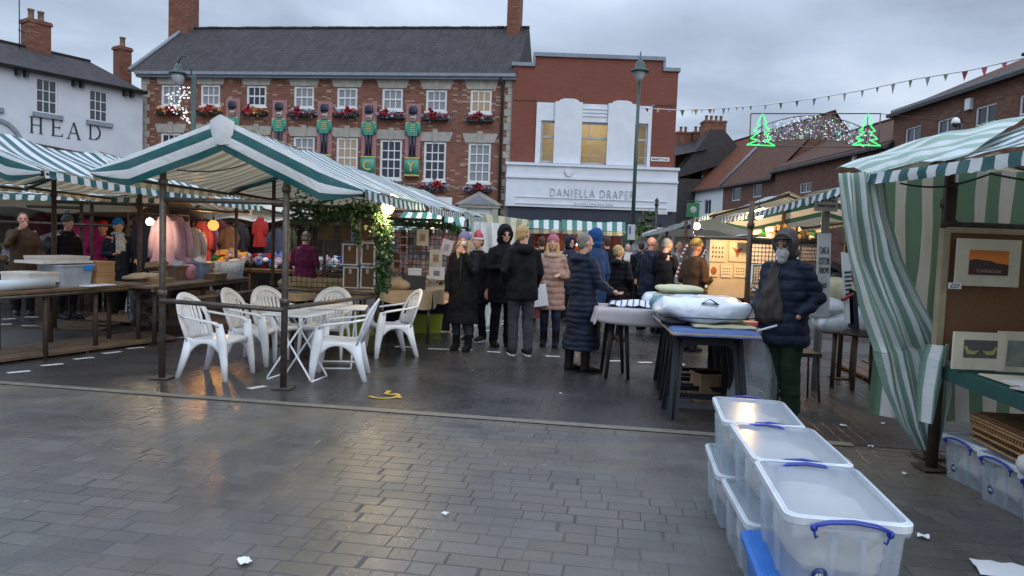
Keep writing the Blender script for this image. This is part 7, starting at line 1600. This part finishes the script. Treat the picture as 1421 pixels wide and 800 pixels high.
def person(label, px, Y, H=1.7, rz=180, arms=('down', 'down'), coat=None, coat_len=.85, puffer=0, trous=None, shoes=None, boots=0, hair=None, hstyle='short', hat=None, hatstyle='beanie', hood=0, bobble=None, skinm=None, vox=.012, stride=0, wide=1.0, nod=0, turn=0, fine=False, gloves=None, extra=None, x=None, bulk=1.0, cuff=None, lean=0):
    p = PPX(px, Y); t = T('person', label, 'person', (p.x if x is None else x, Y, 0), radians(rz), None); t.scale = (H/1.75,)*3
    wd = wide; b = MB(); seed = px*.37
    sh = [(.158*wd, 0, 1.41), (-.158*wd, 0, 1.41)]
    if not stride: stride = RND(int(px)).choice((-.35, -.2, .2, .3))*.6; 
    st_lift = abs(stride) > .3
    # trunk, neck, legs, arms of the body (one continuous surface)
    secs(b, [(.86, .15*wd, .11, 0), (.95, .165*wd, .12, -.005), (1.08, .145*wd, .105, .005), (1.22, .16*wd, .115, .01), (1.36, .175*wd, .11, 0), (1.44, .13*wd, .085, -.01), (1.48, .07, .06, -.01)])
    b.tube([(0, -.015, 1.44), (0, .0, 1.56)], [.058, .054], 14)
    hy = .012+nod*.06; hz = 1.635-nod*.02
    RH = Matrix.Rotation(radians(turn), 4, 'Z') @ Matrix.Rotation(-nod*.5, 4, 'X')
    def HP(q): v = RH @ Vector((q[0], q[1], q[2])); return Vector((v.x, v.y+hy, v.z+hz))
    hb = MB(); hb.ell((0, -.012, .02), (.076, .096, .098), 22, 14); hb.ell((0, .018, -.05), (.057, .07, .062), 18, 11); hb.ell((0, .062, -.088), (.024, .02, .018), 10, 7); hb.tube([(0, .078, .028), (0, .104, -.012), (0, .1, -.022)], [.010, .0135, .010], 8); hb.ell((.011, .088, -.02), .009, 8, 6); hb.ell((-.011, .088, -.02), .009, 8, 6)
    hb.tube([(-.045, .066, .036), (0, .083, .038), (.045, .066, .036)], [.010, .011, .010], 8); hb.ell((.042, .058, -.018), (.02, .018, .016), 9, 6); hb.ell((-.042, .058, -.018), (.02, .018, .016), 9, 6)
    for s in (-1, 1): hb.ell((s*.077, -.008, -.008), (.010, .018, .03), 9, 7)
    hb.v = [tuple(HP(v)) for v in hb.v]; b.add(hb.v, hb.f, None, True)
    hips = [(.088*wd, 0, .9), (-.088*wd, 0, .9)]; feet = []
    for i, s in enumerate((1, -1)):
        fy = stride*(.22 if i == 0 else -.22); fx = s*(.10+.0*abs(stride)); kx = s*.095; kneey = fy*.5+.03; lift = .03 if (st_lift and i == 1) else 0
        kn = (kx, kneey, .5); an = (fx, fy-.04, .09+lift); feet.append((fx, fy, lift, s)); limb(b, [hips[i], kn, ((kx+fx)/2, (kneey+fy)/2-.028, .34), an], [.075, .045, .036, .028]); b.tube([(fx, fy-.06, .045+lift), (fx, fy+.06, .035+lift), (fx, fy+.16, .028+lift)], [(.038, .035), (.042, .03), (.03, .02)], 10)
    armp = []
    for i, s in enumerate((1, -1)):
        e, w, d = ARMS[arms[i]]; S = Vector(sh[i]); E = S+Vector((s*e[0], e[1], e[2])); W = S+Vector((s*w[0], w[1], w[2])); D = Vector((s*d[0], d[1], d[2])).normalized(); armp.append((S, E, W, D, s))
        limb(b, [S, E, W], [.05, .038, .026], 10)
        if arms[i] != 'pocket': hand(b, W+D*.02, D, -s, .75 if arms[i] in ('mouth', 'hold', 'reach') else .45)
    body = addmesh('body', remesh(b, vox, 1 if fine else 1), skinm or skin, t)
    for s in (-1, 1):
        e = MB(); c = HP((s*.029, .0755, .017)); e.ell(c, (.0105, .007, .0055), 10, 7); eo = e.build('eye', m_eye, t); e = MB(); e.ell(c+(RH.to_3x3() @ Vector((0, .0055, 0))), (.0052, .004, .0048), 8, 6); e.build('iris', m_iris, eo)
    m_ = MB(); m_.tube([HP((-.023, .078, -.052)), HP((0, .087, -.05)), HP((.023, .078, -.052))], [(.003, .004), (.006, .006), (.003, .004)], 8); m_.build('mouth', m_lip, t)
    m_ = MB()
    for s in (-1, 1): m_.tube([HP((s*.045, .07, .036)), HP((s*.03, .081, .042)), HP((s*.014, .083, .037))], .0035, 6)
    m_.build('eyebrows', h_brown if hair is None else hair, t)
    # trousers
    if trous:
        tm = MB(); secs(tm, [(.80, .13*wd, .11, 0), (.88, .172*wd, .13, -.005), (.96, .175*wd, .13, -.005), (1.04, .16*wd, .118, 0)])
        for i, s in enumerate((1, -1)):
            fx, fy, lift, _ = feet[i]; kx = s*.095; kneey = fy*.5+.03; zc_ = .26 if boots else .1
            limb(tm, [hips[i], (kx, kneey, .5), (fx, (fy*(1 if not boots else .8))-.03, zc_+lift*.5)], [.102*(1.2 if fine else 1), .075*(1.3 if fine else 1), .066*(1.3 if fine else 1) if not boots else .06], 14)
        addmesh('trousers', remesh(tm, .013, 2, disp=lambda c: noise.noise(Vector((c.x*9+seed, c.y*9, c.z*14)))*.009+noise.noise(Vector((c.x*22, c.y*22, c.z*40+seed)))*.004), trous, t)
    for fx, fy, lift, s in feet:
        sm = MB(); sm.tube([(fx, fy-.10, .06+lift), (fx, fy-.04, .06+lift), (fx, fy+.07, .052+lift), (fx, fy+.15, .042+lift), (fx, fy+.19, .035+lift)], [(.038, .05), (.047, .056), (.05, .05), (.046, .038), (.03, .025)], 12)
        top = .34 if boots else .12; sm.tube([(fx, fy-.045, .05+lift), (fx, fy-.035, top+lift)], [.056, .064 if boots else .052], 12)
        so_ = addmesh('boot' if boots else 'shoe', remesh(sm, .01, 1), shoes or k_leath, t)
        sl_ = MB(); loft(sl_, [[Vector((fx+(.05-.015*(abs(v_) > .8))*cos(a), fy+.04+.155*sin(a), z)) for a, v_ in [(2*pi*i/18, sin(2*pi*i/18)) for i in range(18)]] for z in (.002+lift, .022+lift)], True, True); sl_.build('sole', m_white if shoes is k_trainer else m_black, so_)
    # coat
    cm = MB(); hem = 1.42-coat_len; B_ = bulk
    top = [(1.34, .182*wd*B_, .13*B_, 0), (1.42, .15*wd, .11, -.01), (1.475, .105, .09, -.012), (1.50, .085, .08, -.01)]
    S_ = [(hem, .20*wd*B_+max(0, .86-hem)*.10, .155*B_+max(0, .86-hem)*.1, 0)]
    for z, rx, ry in ((.6, .205, .16), (.75, .205, .165), (.9, .2, .16), (1.05, .182, .145), (1.2, .19, .15)):
        if z > hem+.05: S_.append((z, rx*wd*B_+(.015 if z < .8 else 0), ry*B_, .004))
    secs(cm, S_+top, 24)
    for S, E, W, D, s in armp:
        cm.ell(S-Vector((s*.01, 0, .015)), .070*B_, 12, 8); cm.tube([S, S.lerp(E, .5), E, E.lerp(W, .5), W], [.068*B_, .062*B_, .057*B_, .052*B_, .044*B_], 14); cm.ell(E, .058*B_, 12, 8)
    if hood == 0.5: cm.ell((0, -.115, 1.44), (.12, .07, .075), 14, 8); cm.tube([(-.09, -.03, 1.5), (-.1, .05, 1.44), (0, .1, 1.36)], [.03, .026, .018], 8); cm.tube([(.09, -.03, 1.5), (.1, .05, 1.44), (0, .1, 1.36)], [.03, .026, .018], 8)
    def dsp(c):
        f = noise.noise(Vector((c.x*6+seed, c.y*6, c.z*5)))*.018+noise.noise(Vector((c.x*15, c.y*15+seed, c.z*11)))*.011
        if puffer: f += (abs(sin((c.z+.02*noise.noise(c*7))*pi/puffer))**.5-.6)*(.014+.008*noise.noise(c*5+Vector((seed, 0, 0))))
        return f
    co = addmesh('coat', remesh(cm, .013 if not fine else .010, 2, disp=dsp), coat, t)
    if not puffer or fine:
        zp = MB(); yy = .165*B_; zp.tube([(0, yy*.98+.004, max(hem+.05, .9)), (0, yy+.0, 1.1), (0, yy-.01, 1.25), (0, .12, 1.42)], .006, 6); zp.build('zip', m_black, co)
    # hair, hats, hoods
    def HM(prims, vox_=.009, disp=None):
        q = MB(); 
        for pr in prims:
            if pr[0] == 'e': q.ell(pr[1], pr[2], 18, 12)
            else: q.tube(pr[1], pr[2], 10)
        q.v = [tuple(HP(v)) for v in q.v]; return remesh(q, vox_, 1, disp=disp)
    if hair and not (hood == 1):
        P_ = [('e', (0, -.03, .038), (.084, .092, .09)), ('e', (0, -.062, -.01), (.076, .05, .075))]
        if hstyle == 'long': P_ += [('t', [(s*.062, -.01, .03), (s*.078, .02, -.06), (s*.075, .055, -.16), (s*.06, .085, -.26)], [.03, .034, .032, .016]) for s in (-1, 1)]+[('e', (0, -.07, -.1), (.08, .04, .1))]
        if hstyle == 'bob': P_ += [('e', (s*.06, -.03, -.02), (.03, .06, .07)) for s in (-1, 1)]
        addmesh('hair', HM(P_, .009, lambda c: noise.noise(Vector((c.x*40, c.y*40, c.z*18+seed)))*.006), hair, t)
    if hat:
        if hatstyle == 'beanie':
            hm_ = addmesh('hat', HM([('e', (0, -.018, .062), (.09, .104, .095)), ('t', [(0, -.02, .035), (0, -.018, .075)], [(.098, .108)]*2)], .009, lambda c: sin(atan2(c.y-hy, c.x)*26)*.0025), hat, t)
            if bobble: addmesh('bobble', HM([('e', (0, -.03, .185), (.046, .046, .044))], .009, lambda c: noise.noise(c*60)*.012), bobble, hm_)
        elif hatstyle == 'santa':
            hm_ = addmesh('hat', HM([('t', [(0, -.01, .05), (0, -.02, .12), (.03, -.05, .17), (.09, -.07, .13), (.12, -.075, .06)], [.092, .07, .045, .03, .02])], .01), m_red, t); addmesh('fur_trim', HM([('t', [(0, -.012, .035), (0, -.012, .07)], [(.1, .11)]*2), ('e', (.125, -.075, .04), (.032, .032, .032))], .01), m_whc, hm_)
    if hood == 1:
        q = MB(); q.ell((0, -.03, .02), (.108, .115, .135), 22, 14); q.ell((0, -.04, -.09), (.105, .1, .08), 16, 10)
        ring_ = [Vector((.094*cos(a), .038+.02*sin(a), .118*sin(a)-.008)) for a in [2*pi*i/20 for i in range(21)]]; q.tube(ring_, .017, 8)
        q.v = [tuple(HP(v)) for v in q.v]; r = remesh(q, .009, 1, disp=lambda c: noise.noise(Vector((c.x*14, c.y*14, c.z*14+seed)))*.008)
        addmesh('hood', r, coat if not hat else hat, t) if hatstyle != 'hoodmat' else addmesh('hood', r, hat, t)
    if extra: extra(t, HP, armp, dict(hy=hy, hz=hz))
    return t
k_trainer = cl('black_trainer', (.02, .02, .022), .6)
def held(name, parent, mb, mat, label=None): return mb.build(name, mat, parent)
def scarf(mat):
    def f(t, HP, armp, o):
        q = MB(); pts = [(.085*cos(a), -.01+.085*sin(a), 1.50+.015*sin(2*a)) for a in [2*pi*i/16 for i in range(17)]]; q.tube(pts, .032, 8); q.tube([(.04, .1, 1.48), (.05, .165, 1.36), (.05, .18, 1.15)], [(.045, .015)]*3, 8); q.tube([(-.03, .1, 1.48), (-.035, .165, 1.36), (-.03, .18, 1.2)], [(.045, .015)]*3, 8)
        addmesh('scarf', remesh(q, .01, 1), mat, t)
    return f
def furcollar(mat):
    def f(t, HP, armp, o):
        q = MB(); pts = [(.11*cos(a), -.01+.11*sin(a), 1.47-.03*sin(a)) for a in [2*pi*i/16 for i in range(17)]]; q.tube(pts, .036, 8); addmesh('fur_collar', remesh(q, .012, 1, disp=lambda c: noise.noise(c*45)*.018), mat, t)
    return f
# left stall shoppers
person('man in a dark coat raising a cup to his mouth at the far left edge', 32, 12.4, 1.76, 215, ('mouth', 'down'), k_brown, .8, 0, k_black, hair=h_brown, skinm=skin2, nod=.2)
person('shopper in a grey bobble hat and black padded coat behind the flat boxes', 94, 12.0, 1.72, 250, ('pocket', 'pocket'), k_black, .85, .09, k_black, boots=1, hair=h_brown, hat=cl('grey_wool', (.07, .08, .09)), bobble=cl('grey_bobble', (.15, .16, .17)), turn=-5)
person('shopper in a magenta jacket and red hat behind the blue hatted one', 143, 13.4, 1.66, 200, ('pocket', 'pocket'), k_mag, .8, 0, k_black, hat=cl('red_wool', (.5, .02, .015)), hair=h_brown)
person('woman in a bright blue hat and pale checked scarf by the wooden boxes', 164, 12.5, 1.7, 225, ('hold', 'reach'), k_navy, .85, 0, k_black, shoes=k_brleath, hair=h_blond, hat=cl('bright_blue_wool', (.01, .14, .42)), stride=.7, extra=scarf(cl('pale_checked_wool', (.42, .46, .52), .9, 18, .2, (.2, .24, .32))))
person('shopper in a purple fleece bending over the ornaments, seen from behind', 424, 12.9, 1.62, -10, ('hold', 'hold'), k_purple, .72, 0, k_black, hair=h_grey, wide=1.15, nod=.6)
# middle group
def cup(t, HP, armp, o):
    S, E, W, D, s = armp[1]; c = HP((-.03, .135, -.045)); q = MB(); q.lathe([(.024, -.04), (.034, .04), (.001, .041)], c, 12, M=Matrix.Rotation(-.7, 3, 'X')); q.build('paper_cup', m_cardw, t)
person('woman in a long black coat and lilac grey beanie drinking from a cup', 645, 10.15, 1.66, 168, ('down', 'mouth'), k_black, 1.0, 0, k_grey, boots=1, shoes=k_black, hair=h_blond, hstyle='long', hat=cl('lilac_wool', (.17, .15, .26)), vox=.0095, extra=cup, bulk=1.05)
person('person in a red and white santa hat behind the drinking woman', 664, 11.2, 1.66, 150, ('pocket', 'down'), k_black, .8, 0, k_black, shoes=k_trainer, hatstyle='santa', hat=m_red, hair=h_brown)
person('smiling man with a black hood up and dark coat in the middle group', 700, 10.7, 1.80, 200, ('fold', 'pocket'), k_black, .78, 0, k_black, hood=1, nod=.3, vox=.0095)
def umbrella(t, HP, armp, o):
    S, E, W, D, s = armp[0]; q = MB(); q.tube([W+Vector((0, 0, .06)), W+Vector((.02, .05, -.06)), W+Vector((.04, .14, -.19))], [.02, .034, .026], 10); q.build('folded_umbrella', k_navy, t)
person('fair haired man in a black hoodie and grey jeans, seen from behind', 727, 9.95, 1.80, 15, ('low', 'pocket'), k_black, .66, 0, k_grey, shoes=k_trainer, hair=h_blond, hood=.5, turn=-52, vox=.0095, wide=1.08, extra=umbrella)
person('dark haired person in black behind the pink hatted woman', 752, 14.5, 1.7, 10, coat=k_black, trous=k_black, hair=h_brown)
def boardbag(t, HP, armp, o):
    furcollar(k_fur)(t, HP, armp, o)
    q = MB(); q.box(-.17, .24, .66, .22, .25, 1.0, Matrix.Translation((.06, 0, 0)) @ Matrix.Rotation(.18, 4, 'Y')); q.build('white_card_board', m_white, t)
    q = MB(); loft(q, [R3(.2, .1, .03, .0), R3(.23, .12, .04, .12), R3(.18, .1, .03, .2)]); q.v = [tuple(Vector(v)+Vector((.26, .05, .45))) for v in q.v]; q.tube([(.2, .05, .64), (.25, .05, .82), (.31, .05, .64)], .006, 6); q.build('pink_handbag', cl('dusty_pink_leather', (.3, .1, .12), .5), t)
person('woman in a pink bobble hat and rose beige puffer coat holding a white board', 768, 10.9, 1.68, 172, ('low', 'hold'), k_beige, .82, .095, k_denim, boots=1, shoes=k_black, hair=h_blond, hstyle='long', hat=cl('pink_wool', (.36, .13, .19)), bobble=cl('pale_pink_bobble', (.55, .36, .33)), extra=boardbag, vox=.0095)
person('grey haired woman in a long navy quilted coat and black boots facing right', 812, 8.75, 1.70, -62, ('reach', 'low'), k_navy, 1.12, .07, None, boots=1, shoes=k_leath, hair=h_grey, hstyle='short', hood=.5, vox=.009, bulk=1.08, stride=.25, turn=-8)
person('tall person in a bright blue hooded jacket behind the grey haired woman', 826, 11.0, 1.80, 30, coat=k_blue, coat_len=.9, trous=k_black, hood=1, hat=cl('blue_hood', (.01, .06, .2)), hatstyle='hoodmat')
person('person in a dark blue hood beyond the pink hatted woman', 792, 14.6, 1.72, 200, coat=k_navy, trous=k_black, hood=1)
person('short fair haired woman in a black padded coat with her back to the stalls', 860, 11.9, 1.58, -35, ('pocket', 'pocket'), k_black, .95, .1, k_black, shoes=k_brleath, hair=h_blond, hstyle='bob', hood=.5, turn=-30, wide=1.1)
person('brown haired man in black seen from behind near the far stalls', 843, 15, 1.76, 5, coat=k_black, trous=k_black, hair=h_brown)
person('person with a red scarf and white rucksack beside the lamp post', 872, 17.5, 1.64, 170, coat=k_black, trous=k_black, hair=h_brown, extra=scarf(m_whc))
# right row
person('bald man in a navy jacket walking by the right hand row', 904, 13.3, 1.76, -40, ('hold', 'down'), k_navy, .75, 0, k_denim, hair=None, skinm=skin2, stride=.4, nod=.3, turn=-20)
person('grey haired man in a black jacket looking down at the stall goods', 925, 13.0, 1.74, -50, ('reach', 'hold'), k_black, .75, 0, k_black, hair=h_grey, skinm=skin2, nod=.5, turn=-20)
person('dark haired person in grey beyond the striped poles', 943, 15, 1.72, 190, coat=cl('pale_grey_fabric', (.3, .3, .32)), trous=k_black, hair=h_brown)
person('person in a brown coat and yellow knitted hat facing the print table', 966, 10.9, 1.70, -52, ('hold', 'hold'), k_brown, .95, 0, k_black, hat=cl('mustard_wool', (.5, .33, .08)), skinm=skin2, nod=.3)
person('shopper in a dark coat at the far end of the street', 890, 19.5, 1.7, 20, coat=k_navy, trous=k_black, hair=h_brown)
person('shopper in black between the far stalls and the white van', 912, 18.5, 1.72, 180, coat=k_black, trous=k_denim, hair=h_grey)
# bearded trader
def beard(t, HP, armp, o):
    q = MB(); q.ell((0, .066, -.075), (.062, .05, .062), 18, 12); q.ell((0, .075, -.125), (.045, .038, .05), 14, 10); q.ell((0, .083, -.042), (.036, .02, .014), 12, 8); q.v = [tuple(HP(v)) for v in q.v]
    addmesh('beard', remesh(q, .007, 1, disp=lambda c: noise.noise(Vector((c.x*60, c.y*60, c.z*24)))*.008), h_white, t)
    q = MB(); q.tube([HP((-.09, .06, .062)), HP((0, .118, .066)), HP((.09, .06, .062))], [(.02, .006), (.034, .006), (.02, .006)], 10); q.build('cap_peak', k_black, t)
    # grey apron bag across the chest
    q = MB(); secs(q, [(.88, .09, .03, .16), (.94, .135, .05, .17), (1.04, .135, .055, .165), (1.2, .09, .05, .155), (1.34, .05, .035, .135), (1.44, .035, .025, .11)], 16); q.v = [(v[0]+.05, v[1], v[2]) for v in q.v]; addmesh('open_fleece_front', remesh(q, .012, 2, disp=lambda c: noise.noise(Vector((c.x*18, c.y*9, c.z*8)))*.035), k_khaki, t)
person('bearded trader in a navy padded jacket, brown hood and green trousers', 1094, 6.75, 1.76, 128, ('pocket', 'pocket'), k_navy, .72, .10, k_green, shoes=k_black, hood=1, hat=cl('brown_hood', (.10, .085, .078)), hatstyle='hoodmat', skinm=skin, nod=.45, turn=4, fine=True, vox=.0075, bulk=1.1, wide=1.1, extra=beard)
